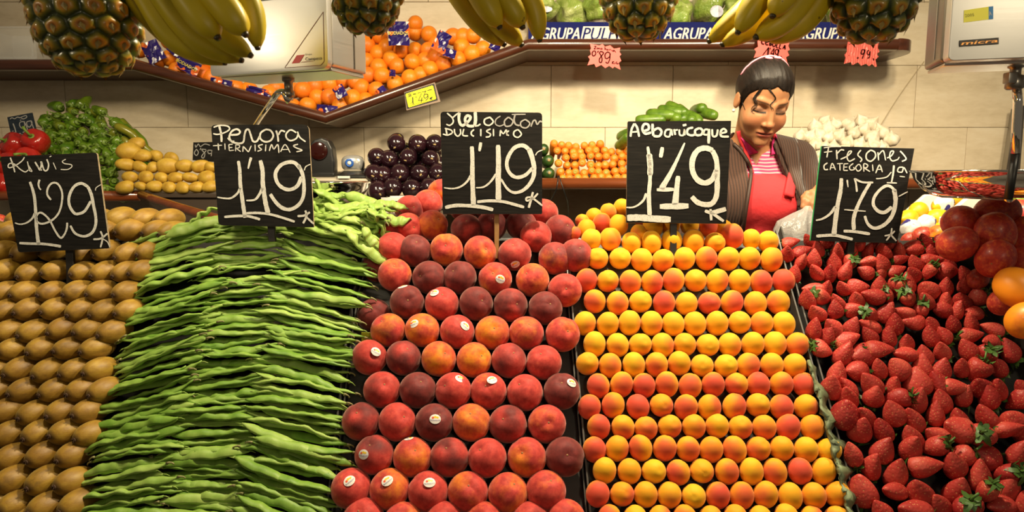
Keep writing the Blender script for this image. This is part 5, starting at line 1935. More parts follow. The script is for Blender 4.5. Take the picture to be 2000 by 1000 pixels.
# courgettes beside the carrots
COU = mesh('courgette', *lathe([(0.004, -.17), (0.016, -.165), (0.023, -.12), (0.025, -.05), (0.022, -.01), (0.014, .002), (0.006, .004)], 18), MT['courgette'])
CSC = mesh('stem_scar', *lathe([(0.0065, .0035), (0.0055, .006), (.001, .0065)], 10), MT['tan'])
for i, (x, y) in enumerate([(1073, 338), (1072, 313), (1062, 291), (1048, 338), (1046, 313)]):
    p = P(x, y, 2.66 + .01 * i)
    o = ob('courgette', COU, None, p, aim(toward_cam(p) + Vector((0.1, 0, .1)), i), 1.0)
    setp(o, ['dark green courgette end, bottom one left of the carrots', 'dark green courgette end, middle one left of the carrots', 'dark green courgette end, top one left of the carrots', 'dark green courgette hidden behind the melocoton sign, bottom', 'dark green courgette hidden behind the melocoton sign, upper'][i], 'courgette', 'courgettes beside the carrots')
    ob('stem_scar', CSC, o)

# cucumbers in a crate behind the apricot sign
def cuc_mesh(seed):
    r5 = random.Random(seed)
    ph = r5.uniform(0, 6)
    prof = [(0.002, -.062), (0.012, -.060), (0.019, -.050), (0.0225, -.030), (0.023, 0), (0.0225, .030), (0.019, .050), (0.012, .060), (0.002, .062)]
    v, f = lathe(prof, 16)
    v = [(x * (1 + .05 * math.sin(4 * math.atan2(y, x + 1e-9) + ph)) + 0.004 * math.cos(z * 20), y, z) for x, y, z in v]
    return mesh('cucumber', v, f, MT['cucumber'])


CUC = [cuc_mesh(k) for k in range(3)]
cu = [(1271, 233, (1, -.3, .0)), (1291, 223, (1, -.7, -.15)), (1310, 217, (1, -.9, -.3)), (1310, 233, (.3, -1, 0)), (1322, 212, (.6, -1, -.5)), (1337, 219, (.4, -1, -.6)), (1327, 231, (.1, -1, -.1)), (1352, 230, (.5, -1, -.5)), (1363, 213, (.1, -1, 0)), (1381, 224, (.3, -1, -.2)), (1342, 236, (.2, -1, 0)), (1217, 276, (.3, -1, .4)), (1226, 262, (.5, -.8, .2))]
for i, (x, y, ax) in enumerate(cu):
    p = P(x, y, 2.72 + (0.05 if y < 222 else 0))
    o = ob('cucumber', CUC[i % 3], None, p, aim(ax, rr.uniform(0, 6)), rr.uniform(.88, 1.0))
    setp(o, f"short green cucumber above the Albaricoque sign, {from_left(i, 11)}" if i < 11 else ['short green cucumber left of the Albaricoque sign, lower', 'short green cucumber left of the Albaricoque sign, upper'][i - 11], 'cucumber', 'cucumbers behind the apricot sign')
cus = sorted([o for o in col.objects if o.get('group') == 'cucumbers behind the apricot sign' and o.location.x > P(1245, 230, 2.72)[0]], key=lambda o: o.location.x)
for i, o in enumerate(cus):
    o['label'] = f"short green cucumber piled above the Albaricoque sign, {from_left(i, len(cus))}"
z0 = LZ + 0.001
z1 = P(1300, 246, 2.70)[2]
xa, xb = P(1266, 240, 2.68)[0], P(1400, 240, 2.68)[0]
cr = empty('wooden_crate', ((xa + xb) / 2, 2.80, z0), 'wooden crate under the cucumbers, hidden by the Albaricoque sign', 'crate')
hw = (xb - xa) / 2
for k in range(3):
    za = 0.005 + k * (z1 - z0) / 3
    for yy in (-.095, .085):
        ob('slat', mesh('slat', *box(-hw, hw, yy, yy + .008, za, za + (z1 - z0) / 3 - .012), MT['pine'], False), cr)
    for xx in (-hw, hw - .008):
        ob('slat', mesh('slat', *box(xx, xx + .008, -.086, .084, za, za + (z1 - z0) / 3 - .012), MT['pine'], False), cr)
ob('bottom', mesh('bottom', *box(-hw + .009, hw - .009, -.086, .084, (z1 - z0) - .03, (z1 - z0) - .022), MT['pine'], False), cr)

# garlic
def garlic_fn(t, p):
    z = math.cos(t)
    s = math.sin(t)
    w = s * (1 + 0.07 * math.cos(7 * p))
    zz = z * 0.85
    if t < 0.85:
        k = (0.85 - t) / 0.85
        w = w * (1 - .35 * k) if t > .12 else w
        zz = z * .85 + 0.62 * k ** 2.0
    return (0.027 * w * math.cos(p), 0.027 * w * math.sin(p), 0.027 * zz)


GAR = mesh('garlic_bulb', *uvs(28, 20, garlic_fn), MT['garlic'])
GROOT = mesh('root_plate', *lump(4, .007, .007, .003, .2, 8, 5), MT['tan'])
gpoly = [(1545, 275), (1572, 262), (1592, 248), (1606, 236), (1640, 234), (1700, 234), (1715, 255), (1742, 268), (1748, 350), (1575, 350), (1560, 310)]
gp = []
for _ in range(5000):
    x, y = rr.uniform(1545, 1750), rr.uniform(236, 346)
    if inside(x, y, gpoly) and all((x - a) ** 2 + (y - b) ** 2 > 16.5 ** 2 for a, b in gp):
        gp.append((x, y))
gp.sort(key=lambda q: -q[1])
gb = [gp[i:i + 8] for i in range(0, len(gp), 8)]
for bi, bd in enumerate(gb):
    bd.sort()
    for i, (x, y) in enumerate(bd):
        Y = 2.665 + (346 - y) * 0.0017
        p = P(x, y, Y)
        o = ob('garlic_bulb', GAR, None, p, aim((rr.uniform(-.8, .8), rr.uniform(-.7, .2), 1), rr.uniform(0, 6)), rr.uniform(.92, 1.2))
        setp(o, f"cream garlic bulb, {from_left(i, len(bd))} in the {nth(bi + 1)} layer up of the garlic heap", 'garlic', 'garlic heaped behind the strawberry sign')
        ob('root_plate', GROOT, o, (0, 0, -0.022))

# ================================================================== right end: lemons, white box, nectarines
NEC = [mesh('nectarine', [(x * .0385, y * .0385, z * .0385) for x, y, z in uvs(32, 20, peach_fn(k))[0]], uvs(32, 20, peach_fn(k))[1], MT['nectarine']) for k in range(3)]
for me_ in NEC:
    for v_ in me_.vertices:
        v_.co.z *= 1.0
        v_.co.x *= 1.10
        v_.co.y *= .95
NL = [(1875, 434, 34, 1.60, 0, 'top left of the big nectarines'), (1947, 415, 38, 1.60, .35, 'topmost, right under the scale pan'), (1992, 420, 32, 1.68, .1, 'highest at the frame edge'), (1944, 455, 38, 1.53, .25, 'middle of the big nectarines'), (1870, 476, 36, 1.52, .35, 'left, just above the strawberry tray corner'), (1944, 505, 36, 1.47, 0, 'dark red one above the tray corner'), (2003, 460, 36, 1.56, .5, 'at the frame edge, second down'), (2004, 512, 34, 1.48, .5, 'at the frame edge, third down'), (1987, 562, 40, 1.40, .85, 'large yellow-orange one at the frame edge'), (2004, 626, 36, 1.33, .8, 'lowest yellow one at the frame edge'), (1958, 590, 26, 1.45, .1, 'dark one beside the tray wall'),
      (1803, 461, 20, 1.78, .0, 'small red one behind the strawberries, upper left'), (1832, 458, 20, 1.76, .6, 'small orange one behind the strawberries'), (1812, 482, 19, 1.72, .2, 'small red one just above the strawberries'), (1776, 470, 16, 1.80, .0, 'small dark one touching the Fresones sign'), (1838, 492, 20, 1.68, .1, 'small red one in front of the big nectarines'), (1910, 545, 20, 1.55, .1, 'dark one behind the tray wall corner')]
for i, (x, y, rp_, Y, yv, w) in enumerate(NL):
    p = P(x, y, Y)
    s = rp_ * depth_of(p) / FPX / .0385
    o = ob('nectarine', NEC[i % 3], None, p, aim((rr.uniform(-1, 1), rr.uniform(-.8, .2), rr.uniform(-.5, .5)), rr.uniform(0, 6)), s, (yv, 0, 0, 1))
    setp(o, f"nectarine, {w}", 'nectarine', 'nectarines at the right end')
    ob('stem_scar', SCAR, o, (0, 0, 0.031), None, .0385)
tray('dark display tray under the nectarines', sh(L_sr, 6), [(2000, 440), (2260, 1075)], 0.07, -.05, MT['tray_black'], MT['tray_black'], ys=(800, 680, 580, 500))

xb0, xb1 = P(1850, 400, 1.92)[0], P(2060, 400, 1.92)[0]
zt2 = P(1900, 384, 1.92)[2]
zb2 = P(1900, 470, 1.92)[2]
wb = empty('white_box', ((xb0 + xb1) / 2, 1.92, zb2), 'white foam box behind the nectarines under the scale pan', 'box')
hw = (xb1 - xb0) / 2
hh = zt2 - zb2
sl = [(-hw, 0, 0), (hw, 0, 0), (hw, 0, hh), (-hw + .06, 0, hh), (-hw, 0, hh - .055)]
ob('front_wall', bevel_mesh('front_wall', slab(sl, np.array((0, .018, 0))), MT['white_plastic'], .003, 1), wb)
ob('back_wall', bevel_mesh('back_wall', slab([(x, y + .20, z) for x, y, z in sl], np.array((0, .018, 0))), MT['white_plastic'], .003, 1), wb)
ob('side_wall', bevel_mesh('side_wall', box(-hw, -hw + .018, .0185, .1995, 0, hh - .058), MT['white_plastic'], .003, 1), wb)
ob('side_wall', bevel_mesh('side_wall', box(hw - .018, hw, .0185, .1995, 0, hh), MT['white_plastic'], .003, 1), wb)
ob('bottom', mesh('bottom', *box(-hw + .0185, hw - .0185, .0185, .1995, 0, .015), MT['white_plastic'], False), wb)
# a low shelf behind the display carries it
zs = zb2 - 0.0005
rs = ob('rear_bench', bevel_mesh('rear_bench', box(P(1745, 470, 1.92)[0], 1.75, 1.90, 2.18, zs - .03, zs), MT['dark_panel'], .003, 1))
setp(rs, 'dark bench behind the strawberries carrying lemons and a white box', 'bench')
for lx in (P(1760, 470, 1.92)[0], 1.72):
    for ly in (1.95, 2.14):
        ob('leg', mesh('leg', *box(lx - .02, lx + .02, ly - .02, ly + .02, 0, zs - .03), MT['dark_panel'], False), rs)


def lemon_fn(t, p):
    z = math.cos(t)
    tipk = 0.20 * math.exp(-(t / .30) ** 2) - 0.12 * math.exp(-((math.pi - t) / .28) ** 2)
    return (0.026 * math.sin(t) * math.cos(p), 0.026 * math.sin(t) * math.sin(p), 0.030 * (z + tipk))


LEM = mesh('lemon', *uvs(20, 16, lemon_fn), MT['lemon'])
MT['tissue'] = simple('white_tissue', (0.62, 0.60, 0.58), 0.6)


def tissue_mat():
    m, nt, b = newmat('printed_tissue')
    co = coords(nt, 'Object', True)
    n = tex(nt, 'noise', co, 22, 1)
    nt.links.new(mixc(nt, math_(nt, 'GREATER_THAN', n.outputs[0], 0.55), (0.66, 0.64, 0.62, 1), (0.025, 0.02, 0.16, 1)), b.inputs['Base Color'])
    b.inputs['Roughness'].default_value = 0.4
    return m


MT['tissue_p'] = tissue_mat()


def tissue_mesh(seed):
    r5 = random.Random(seed)
    ph = [r5.uniform(0, 6) for _ in range(6)]

    def fn(t, p):
        k = 1 + .05 * math.sin(5 * p + ph[0] + 3 * t) + .05 * math.sin(7 * t + ph[1]) * math.sin(3 * p + ph[2])
        if t > 1.7:
            return None
        return (0.0285 * k * math.sin(t) * math.cos(p), 0.0285 * k * math.sin(t) * math.sin(p), 0.034 * k * math.cos(t))
    v, f = [], []
    nu, nv = 18, 8
    for i in range(nv + 1):
        for j in range(nu):
            v.append(fn(0.06 + 1.6 * i / nv, 2 * math.pi * j / nu))
    for i in range(nv):
        for j in range(nu):
            q = (j + 1) % nu
            f.append((i * nu + j, (i + 1) * nu + j, (i + 1) * nu + q, i * nu + q))
    f.append(tuple(range(nu)))
    return mesh('paper_wrapper', v, f, MT['tissue_p'])


LM = [(1775, 426, 0, 'loose, touching the Fresones sign'), (1794, 411, 0, 'loose, above the two wrapped ones'), (1826, 426, 0, 'loose, next to the white box'), (1862, 391, 0, 'loose on top, under the scale pan'), (1828, 452, 0, 'loose, lowest by the white box'), (1839, 402, 1, 'wrapped in blue and white paper, below the pan'), (1806, 440, 1, 'wrapped in white paper with a blue print, in the middle'), (1779, 448, 1, 'wrapped in white paper, beside the sign'), (1800, 462, 0, 'loose, hidden behind small nectarines')]
for i, (x, y, wr, w) in enumerate(LM):
    p = P(x, y, 2.02 - (y - 390) * .0012)
    q = aim((rr.uniform(-1, 1), rr.uniform(-.5, .3), rr.uniform(-.3, .5)), 0)
    o = ob('lemon', LEM, None, p, q, .98)
    setp(o, f"yellow lemon, {w}", 'lemon', 'lemons behind the strawberries')
    if wr:
        tq = q.inverted() @ aim((rr.uniform(-.6, .6), -.8, rr.uniform(0, .8)), rr.uniform(0, 6))
        ob('paper_wrapper', tissue_mesh(i), o, None, tq, 1.02)

o = ob('plum', mesh('plum', *lump(12, .030, .029, .031, .02), MT['nectarine']), None, P(-4, 440, 1.80), None, None, (0, 0, 0, 1))
setp(o, 'dark red plum peeking out left of the kiwi sign', 'plum')
ob('stem_scar', SCAR, o, (0, 0, .030), None, .03)
# green fruit at the frame edge
o = ob('green_apple', mesh('green_apple', *lump(8, .034, .034, .031, .03), skin('green_apple_skin', [(.3, (.12, .20, .015)), (.7, (.25, .33, .03))], 20, .3)), None, P(1996, 394, 1.86))
setp(o, 'green apple at the frame edge behind the nectarines', 'apple')
ob('stem', BSTEM, o, (0, 0, .029), (0, R(-90), 0))

# ================================================================== till, scanner, plastic box
til = empty('cash_register', P(660, 362, 2.42), 'beige till with a dark display left of the aubergines', 'cash register')
b0 = np.array(til.location)
q = lambda x, y, Y: P(x, y, Y) - b0
xl, xr_ = q(604, 360, 2.42)[0], q(723, 360, 2.42)[0]
zb, zm = zt - b0[2] + .0005, q(660, 337, 2.42)[2]
v, f = hexa([(xl, -.06, zb), (xr_, -.06, zb), (xr_, .22, zb), (xl, .22, zb)], [(xl, -.03, zm - .02), (xr_, -.03, zm - .02), (xr_, .22, zm + .006), (xl, .22, zm + .006)])
MT['beige'] = simple('beige_plastic', (0.42, 0.37, 0.28), 0.45)
ob('body', bevel_mesh('body', (v, f), MT['beige'], .008, 2), til)
sx0, sx1 = q(658, 345, 2.4)[0], q(716, 345, 2.4)[0]
ob('display', bevel_mesh('display', hexa([(sx0, -.033, zm - .019), (sx1, -.033, zm - .019), (sx1, .10, zm - .002), (sx0, .10, zm - .002)], [(sx0 + .004, -.026, zm - .008), (sx1 - .004, -.026, zm - .008), (sx1 - .004, .10, zm + .016), (sx0 + .004, .10, zm + .016)]), MT['black'], .003, 1), til)
ob('slot', mesh('slot', *box(q(628, 350, 2.4)[0], q(646, 350, 2.4)[0], -.0415, -.036, zm - .045, zm - .032), MT['black'], False), til)
ob('paper_label', mesh('paper_label', *box(q(662, 350, 2.4)[0], q(686, 350, 2.4)[0], -.0385, -.0375, zm - .020, zm - .012), MT['white_plastic'], False), til)
# silver card reader
cr_ = empty('card_reader', P(690, 330, 2.50), 'silver card reader with a round blue button on the till', 'card reader')
v, f = uvs(24, 14, lambda t_, p_: tuple(np.sign(np.array(sph(t_, p_, 1))) * np.abs(np.array(sph(t_, p_, 1))) ** 0.75 * (.042, .03, .030)))
ob('body', mesh('body', v, f, simple('silver_plastic', (.50, .50, .48), .25, .6)), cr_, (0, 0, .020))
ob('blue_ring', mesh('blue_ring', *xf(lathe([(.0150, 0), (.0155, .004), (.0085, .006), (.008, .003)], 20), Matrix.Rotation(R(90), 4, 'X')), simple('blue_ring', (.02, .10, .42), .3)), cr_, (-.006, -.0285, .021))
ob('button', mesh('button', *xf(lathe([(.0075, 0), (.0070, .006), (.003, .007)], 16), Matrix.Rotation(R(90), 4, 'X')), MT['white_plastic']), cr_, (-.006, -.0285, .021))
ob('foot', bevel_mesh('foot', box(-.036, .036, -.028, .028, -.028, -.004), MT['beige'], .004, 1), cr_)
# barcode scanner
bs = empty('barcode_scanner', P(632, 340, 2.46), 'black barcode scanner with a round dark red window on the till', 'scanner')
hx_, hz_ = .045, .125
prof_ = [(-.042, 0), (.044, 0), (.045, .045), (.041, .090), (.028, .118), (.004, .128), (-.024, .120), (-.042, .098), (-.046, .070), (-.038, .045)]
prof_ = [np.array((x, -.03, z)) for x, z in prof_]
ob('body', bevel_mesh('body', slab(prof_, np.array((0, .06, 0))), MT['black'], .008, 3), bs)
ob('scan_window', mesh('scan_window', *xf(lathe([(.031, 0), (.032, .003), (.028, .005), (.004, .0055)], 28), T(-.006, -.0305, .080) @ Matrix.Rotation(R(90), 4, 'X')), simple('scan_glass', (.022, .004, .003), .12)), bs)
ob('base', bevel_mesh('base', box(-.048, .048, -.040, .036, -.010, .006), MT['black'], .004, 1), bs)

# grey plastic box between beans and peaches
pbx = empty('plastic_box', P(782, 416, 1.98), 'grey white plastic box standing behind the first peaches', 'box')
c0 = np.array(pbx.location)
w0 = P(823, 400, 1.98)[0] - P(757, 400, 1.98)[0]
h0 = P(790, 387, 1.98)[2] - c0[2]
for nm, bb in (('front_wall', box(-w0 / 2, w0 / 2, 0, .004, 0, h0)), ('back_wall', box(-w0 / 2, w0 / 2, .136, .14, 0, h0)), ('side_wall', box(-w0 / 2, -w0 / 2 + .004, .0045, .1355, 0, h0)), ('side_wall', box(w0 / 2 - .004, w0 / 2, .0045, .1355, 0, h0)), ('bottom', box(-w0 / 2 + .0045, w0 / 2 - .0045, .0045, .1355, 0, .004)), ('rim', join(box(-w0 / 2 - .005, w0 / 2 + .005, -.006, -.0005, h0 - .008, h0 + .002), box(-w0 / 2 - .005, w0 / 2 + .005, .1405, .146, h0 - .008, h0 + .002)))):
    ob(nm, mesh(nm, *bb, MT['white_plastic'], False), pbx)
zc = c0[2] - .0005
pst = ob('box_stand', bevel_mesh('box_stand', box(c0[0] - .12, c0[0] + .12, 1.96, 2.14, zc - .02, zc), MT['dark_panel'], .003, 1))
setp(pst, 'dark stand below the grey plastic box, behind the peaches', 'stand')
for lx in (-.1, .1):
    ob('leg', mesh('leg', *box(c0[0] + lx - .015, c0[0] + lx + .015, 2.03, 2.06, 0, zc - .02), MT['dark_panel'], False), pst)

# clear plastic tub on the left end of the upper shelf
m, nt, b = newmat('clear_plastic')
b.inputs['Base Color'].default_value = (.85, .85, .82, 1)
b.inputs['Roughness'].default_value = .12
b.inputs['Alpha'].default_value = .22
MT['clear'] = m
zs_ = upts[0][2] + .0245
x0, x1 = P(-40, 90, 2.76)[0], P(70, 90, 2.76)[0]
ht = P(40, 52, 2.76)[2] - zs_
tub = empty('clear_tub', ((x0 + x1) / 2, 2.76, zs_), 'clear plastic tub on the left end of the upper shelf', 'tub')
hw = (x1 - x0) / 2
for nm, bb in (('front_wall', box(-hw, hw, 0, .003, .003, ht)), ('back_wall', box(-hw, hw, .18, .183, .003, ht)), ('side_wall', box(hw - .003, hw, .0035, .1795, .003, ht)), ('side_wall', box(-hw, -hw + .003, .0035, .1795, .003, ht)), ('bottom', box(-hw, hw, 0, .183, 0, .0025)), ('rim', join(box(-hw - .004, hw + .004, -.004, -.0005, ht - .006, ht + .001), box(-hw, hw, -.004, -.0005, .004, .012), box(hw - .016, hw - .010, -.003, -.0005, .012, ht - .007)))):
    ob(nm, mesh(nm, *bb, MT['clear'], False), tub)

# cables, and a wire shadow
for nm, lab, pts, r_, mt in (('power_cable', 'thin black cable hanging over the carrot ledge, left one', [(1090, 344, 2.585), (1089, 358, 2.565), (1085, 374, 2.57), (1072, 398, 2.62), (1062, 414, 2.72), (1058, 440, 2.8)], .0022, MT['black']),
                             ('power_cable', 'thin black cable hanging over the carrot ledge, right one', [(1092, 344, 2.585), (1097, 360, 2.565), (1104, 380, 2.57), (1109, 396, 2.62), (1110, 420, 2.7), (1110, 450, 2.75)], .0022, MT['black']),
                             ('wire_shadow_tube', 'thin beige tube drawn as a wire shadow slanting down the right wall', [(1805, 120, 2.992), (1760, 182, 2.992), (1716, 252, 2.992), (1700, 290, 2.992)], .0018, simple('wire_shadow_beige', (.42, .33, .2), .5))):  # cast shadow of a wire, modelled as a beige tube on the wall
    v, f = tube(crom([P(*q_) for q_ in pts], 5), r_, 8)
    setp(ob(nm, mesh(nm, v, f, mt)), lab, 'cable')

# crumpled leaf liner along the strawberry tray
r6 = random.Random(9)
v, f = [], []
ys_ = np.linspace(705, 1030, 46)
for i, y in enumerate(ys_):
    x = np.interp(y, [q_[1] for q_ in L_as], [q_[0] for q_ in L_as])
    for k in range(5):
        dx_ = -2 + (k * 6.5 + r6.uniform(-4, 4)) * min(1, .25 + i / 14) * (.75 + .35 * math.sin(i * .9))
        v.append(pile(x + dx_ + 4, y + r6.uniform(-2, 2), 0.021 + (0.008 if k in (1, 2) else 0) * min(1, .2 + i / 10) + r6.uniform(-.008, .008) - .012 * max(0, k - 2)))
for i in range(45):
    for k in range(4):
        a = i * 5 + k
        f.append((a, a + 1, a + 6, a + 5))
ln_ = ob('leaf_liner', mesh('leaf_liner', v, f, simple('grey_green_leaf', (.16, .20, .105), .6, vary=.45, vscale=30)))
md = ln_.modifiers.new('s', 'SOLIDIFY')
md.thickness = .0015
setp(ln_, 'crumpled grey-green leaf liner between apricots and strawberries', 'liner')
# little yellow label beside the peaches
pc = pile(717, 661, -.025)
lb_ = ob('yellow_label', bevel_mesh('yellow_label', box(-.013, .013, -.001, .001, -.014, .014), simple('yellow_green_label', (.42, .42, .02), .5), .0004, 1), None, pc)
setp(lb_, 'small yellow label stuck between beans and peaches', 'label')
tv, tf = text_faces('Mel', .009)
ob('print_lettering', mesh('print_lettering', [(x, -.0013, y) for x, y, z in tv], tf, MT['ink_black'], False), lb_)

# ================================================================== hanging pineapples and bananas
def pineapple_mat():
    m, nt, b = newmat('pineapple_rind')
    at = nt.nodes.new('ShaderNodeAttribute')
    at.attribute_name = 'eye'
    v_, _, _, _ = objcol(nt)
    co = coords(nt, 'Object', True)
    n = tex(nt, 'noise', co, 35, 4, 0.6)
    n2 = tex(nt, 'noise', co, 8, 2, 0.6)
    f = math_(nt, 'ADD', at.outputs['Fac'], math_(nt, 'MULTIPLY', math_(nt, 'SUBTRACT', n.outputs[0], 0.5), 0.45))
    yellow = ramp(nt, f, [(0.12, (0.045, 0.060, 0.008)), (0.32, (0.22, 0.20, 0.016)), (0.55, (0.55, 0.32, 0.02)), (0.80, (0.60, 0.24, 0.02)), (1.0, (0.34, 0.12, 0.016))])
    green = ramp(nt, f, [(0.12, (0.018, 0.030, 0.006)), (0.36, (0.075, 0.095, 0.010)), (0.60, (0.26, 0.16, 0.014)), (0.85, (0.30, 0.13, 0.016)), (1.0, (0.17, 0.07, 0.012))])
    k = math_(nt, 'ADD', v_, math_(nt, 'MULTIPLY', math_(nt, 'SUBTRACT', n2.outputs[0], 0.5), 1.6), True)
    nt.links.new(mixc(nt, k, green, yellow), b.inputs['Base Color'])
    b.inputs['Roughness'].default_value = 0.36
    b.inputs['Coat Weight'].default_value = 0.25
    bump(nt, b, n.outputs[0], 0.35, 0.003)
    return m


MT['pineapple'] = pineapple_mat()
MT['bract'] = simple('bract', (0.30, 0.22, 0.06), 0.6, vary=0.5, vscale=80)
MT['pine_leaf'] = simple('pineapple_leaf', (0.09, 0.16, 0.05), 0.5, vary=0.4)


def pineapple_parts():
    NA, NR = 13, 10
    rx, rz = 0.068, 0.098
    eyes = []
    for i in range(NR):
        t = math.pi * (0.06 + 0.88 * (i + 0.5) / NR)
        cnt = max(5, int(round(NA * math.sin(t) ** 0.7)))
        for j in range(cnt):
            a = 2 * math.pi * (j + 0.5 * (i % 2) + 0.13 * i) / cnt
            eyes.append((t, a, i))

    def base(t, p):
        s = math.sin(t) ** 0.72
        return np.array((rx * s * math.cos(p), rx * s * math.sin(p), rz * math.cos(t)))
    ec = np.array([base(t, a) for t, a, i in eyes])
    en = ec / np.array((rx ** 2, rx ** 2, rz ** 2))
    en /= np.linalg.norm(en, axis=1)[:, None]
    nu, nv = 150, 120
    v, f = uvs(nu, nv, lambda t, p: tuple(base(t, p)))
    V = np.array(v)
    d2 = ((V[:, None, :] - ec[None]) ** 2).sum(2)
    k1 = np.sort(np.sqrt(d2), axis=1)
    nrm = V / np.array((rx ** 2, rx ** 2, rz ** 2))
    nrm /= np.linalg.norm(nrm, axis=1)[:, None]
    edge = np.clip((k1[:, 1] - k1[:, 0]) / 0.020, 0, 1)
    dist = k1[:, 0]
    h = 0.0075 * (1 - (1 - edge) ** 2.2) - 0.003 * np.exp(-(dist / 0.004) ** 2) + 0.0015 * np.exp(-(dist / .010) ** 2)
    V2 = V + nrm * (h - 0.004)[:, None]
    me = mesh('pineapple', V2, f, MT['pineapple'])
    a = me.attributes.new('eye', 'FLOAT', 'POINT')
    a.data.foreach_set('value', (0.75 * edge + 0.28 * np.exp(-(dist / 0.006) ** 2)).astype(np.float32))
    # pointed bracts over every eye
    bv, bf = [], []
    for c, n_ in zip(ec, en):
        down = np.array((0, 0, -1.0))
        tdir = down - n_ * (down @ n_)
        if np.linalg.norm(tdir) < 1e-3:
            continue
        tdir /= np.linalg.norm(tdir)
        sd = np.cross(n_, tdir)
        p0 = c + n_ * 0.0035
        b0 = len(bv)
        bv += [p0 - sd * .0042 + tdir * .001, p0 + sd * .0042 + tdir * .001, p0 + n_ * .0022 + tdir * .004, p0 + tdir * .0095 + n_ * .0040 + sd * random.uniform(-.004, .004), p0 - tdir * .004 + n_ * .0008]
        bf += [(b0, b0 + 2, b0 + 4), (b0 + 2, b0 + 1, b0 + 4), (b0, b0 + 3, b0 + 2), (b0 + 2, b0 + 3, b0 + 1)]
    br = mesh('bracts', bv, bf, MT['bract'], False)
    lv, lf = [], []
    for k in range(34):
        a_ = k * 2.399
        o_ = 0.004 + 0.0007 * k
        L = 0.09 + 0.07 * ((34 - k) / 34)
        sp = 0.15 + 0.40 * (k / 34)
        b0 = len(lv)
        for i in range(6):
            u = i / 5
            rad = o_ + L * sp * u * (0.4 + .6 * u) * .7
            z = rz * .93 + L * u * (1 - .35 * sp * u)
            w = 0.011 * (1 - u) ** .7 + .0004
            for sg in (-1, 1):
                lv.append((rad * math.cos(a_) - sg * w * math.sin(a_), rad * math.sin(a_) + sg * w * math.cos(a_), z))
        for i in range(5):
            q_ = b0 + 2 * i
            lf.append((q_, q_ + 2, q_ + 3, q_ + 1))
    cr = mesh('leaf_crown', lv, lf, MT['pine_leaf'])
    return me, br, cr


PN, BR, CRN = pineapple_parts()
BARZ = H + 0.70
PINE = [(167, 17, 99, 128, .945, (-.10, .0, 1), .85, 'large yellow pineapple hanging at the left, above the peppers'), (715, -58, 76, 122, 1.02, (.02, .02, 1), .38, 'dark green pineapple hanging between the left scale and bananas'), (1248, -52, 79, 128, 1.16, (0, .03, 1), .6, 'green pineapple hanging in front of the lettuce boxes'), (1713, -62, 89, 142, 1.06, (.03, 0, 1), .34, 'dark brown pineapple hanging next to the right scale')]
MT['cord'] = simple('hanging_cord', (.30, .24, .15), .8)
hang = []
for i, (x, y, hw_, hh_, Y, ax, yv, lab) in enumerate(PINE):
    p = P(x, y, Y)
    s = hw_ * depth_of(p) / FPX / 0.070
    zs_ = hh_ * depth_of(p) / FPX / 0.1005
    q_ = aim(ax, 0.8 * i)
    o = empty('pineapple', p, lab, 'pineapple', 'pineapples hung over the stall', q_, (s, s, zs_))
    ob('rind', PN, o, None, None, None, (yv, 0, 0, 1))
    b_ = ob('bracts', BR, o)
    b_['kind'] = 'stuff'
    ob('leaf_crown', CRN, o)
    top_ = np.array(p) + np.array(Vector(ax).normalized()) * (0.24 * zs_)
    v, f = tube([(0, 0, 0.10), (0.001, 0, 0.14), tuple((q_.inverted() @ Vector((0, 0, BARZ - .005 - p[2]))) / 1.0)], 0.0016, 6)
    # cord in the pineapple's own frame, undoing its scale
    v = [(a / s, b / s, c / zs_) for a, b, c in v]
    ob('cord', mesh('cord', v, f, MT['cord']), o)
    hang.append((p[0], p[1]))


def banana_mat():
    m, nt, b = newmat('banana_peel')
    v_, g_, _, _ = objcol(nt)
    co = coords(nt, 'Object', True)
    n = tex(nt, 'noise', co, 12, 4, 0.6)
    n2 = tex(nt, 'noise', co, 60, 3, 0.65)
    c = ramp(nt, n.outputs[0], [(0.3, (0.56, 0.40, 0.010)), (0.6, (0.72, 0.50, 0.010)), (0.8, (0.76, 0.50, 0.014))])
    c = mixc(nt, v_, c, (0.38, 0.38, 0.012, 1))
    sp_ = math_(nt, 'GREATER_THAN', n2.outputs[0], 0.73)
    c = mixc(nt, math_(nt, 'MULTIPLY', sp_, 0.75), c, (0.13, 0.07, 0.01, 1))
    at = nt.nodes.new('ShaderNodeAttribute')
    at.attribute_name = 'tip'
    c = mixc(nt, at.outputs['Fac'], c, (0.05, 0.035, 0.012, 1))
    nt.links.new(c, b.inputs['Base Color'])
    b.inputs['Roughness'].default_value = 0.42
    return m


MT['banana'] = banana_mat()


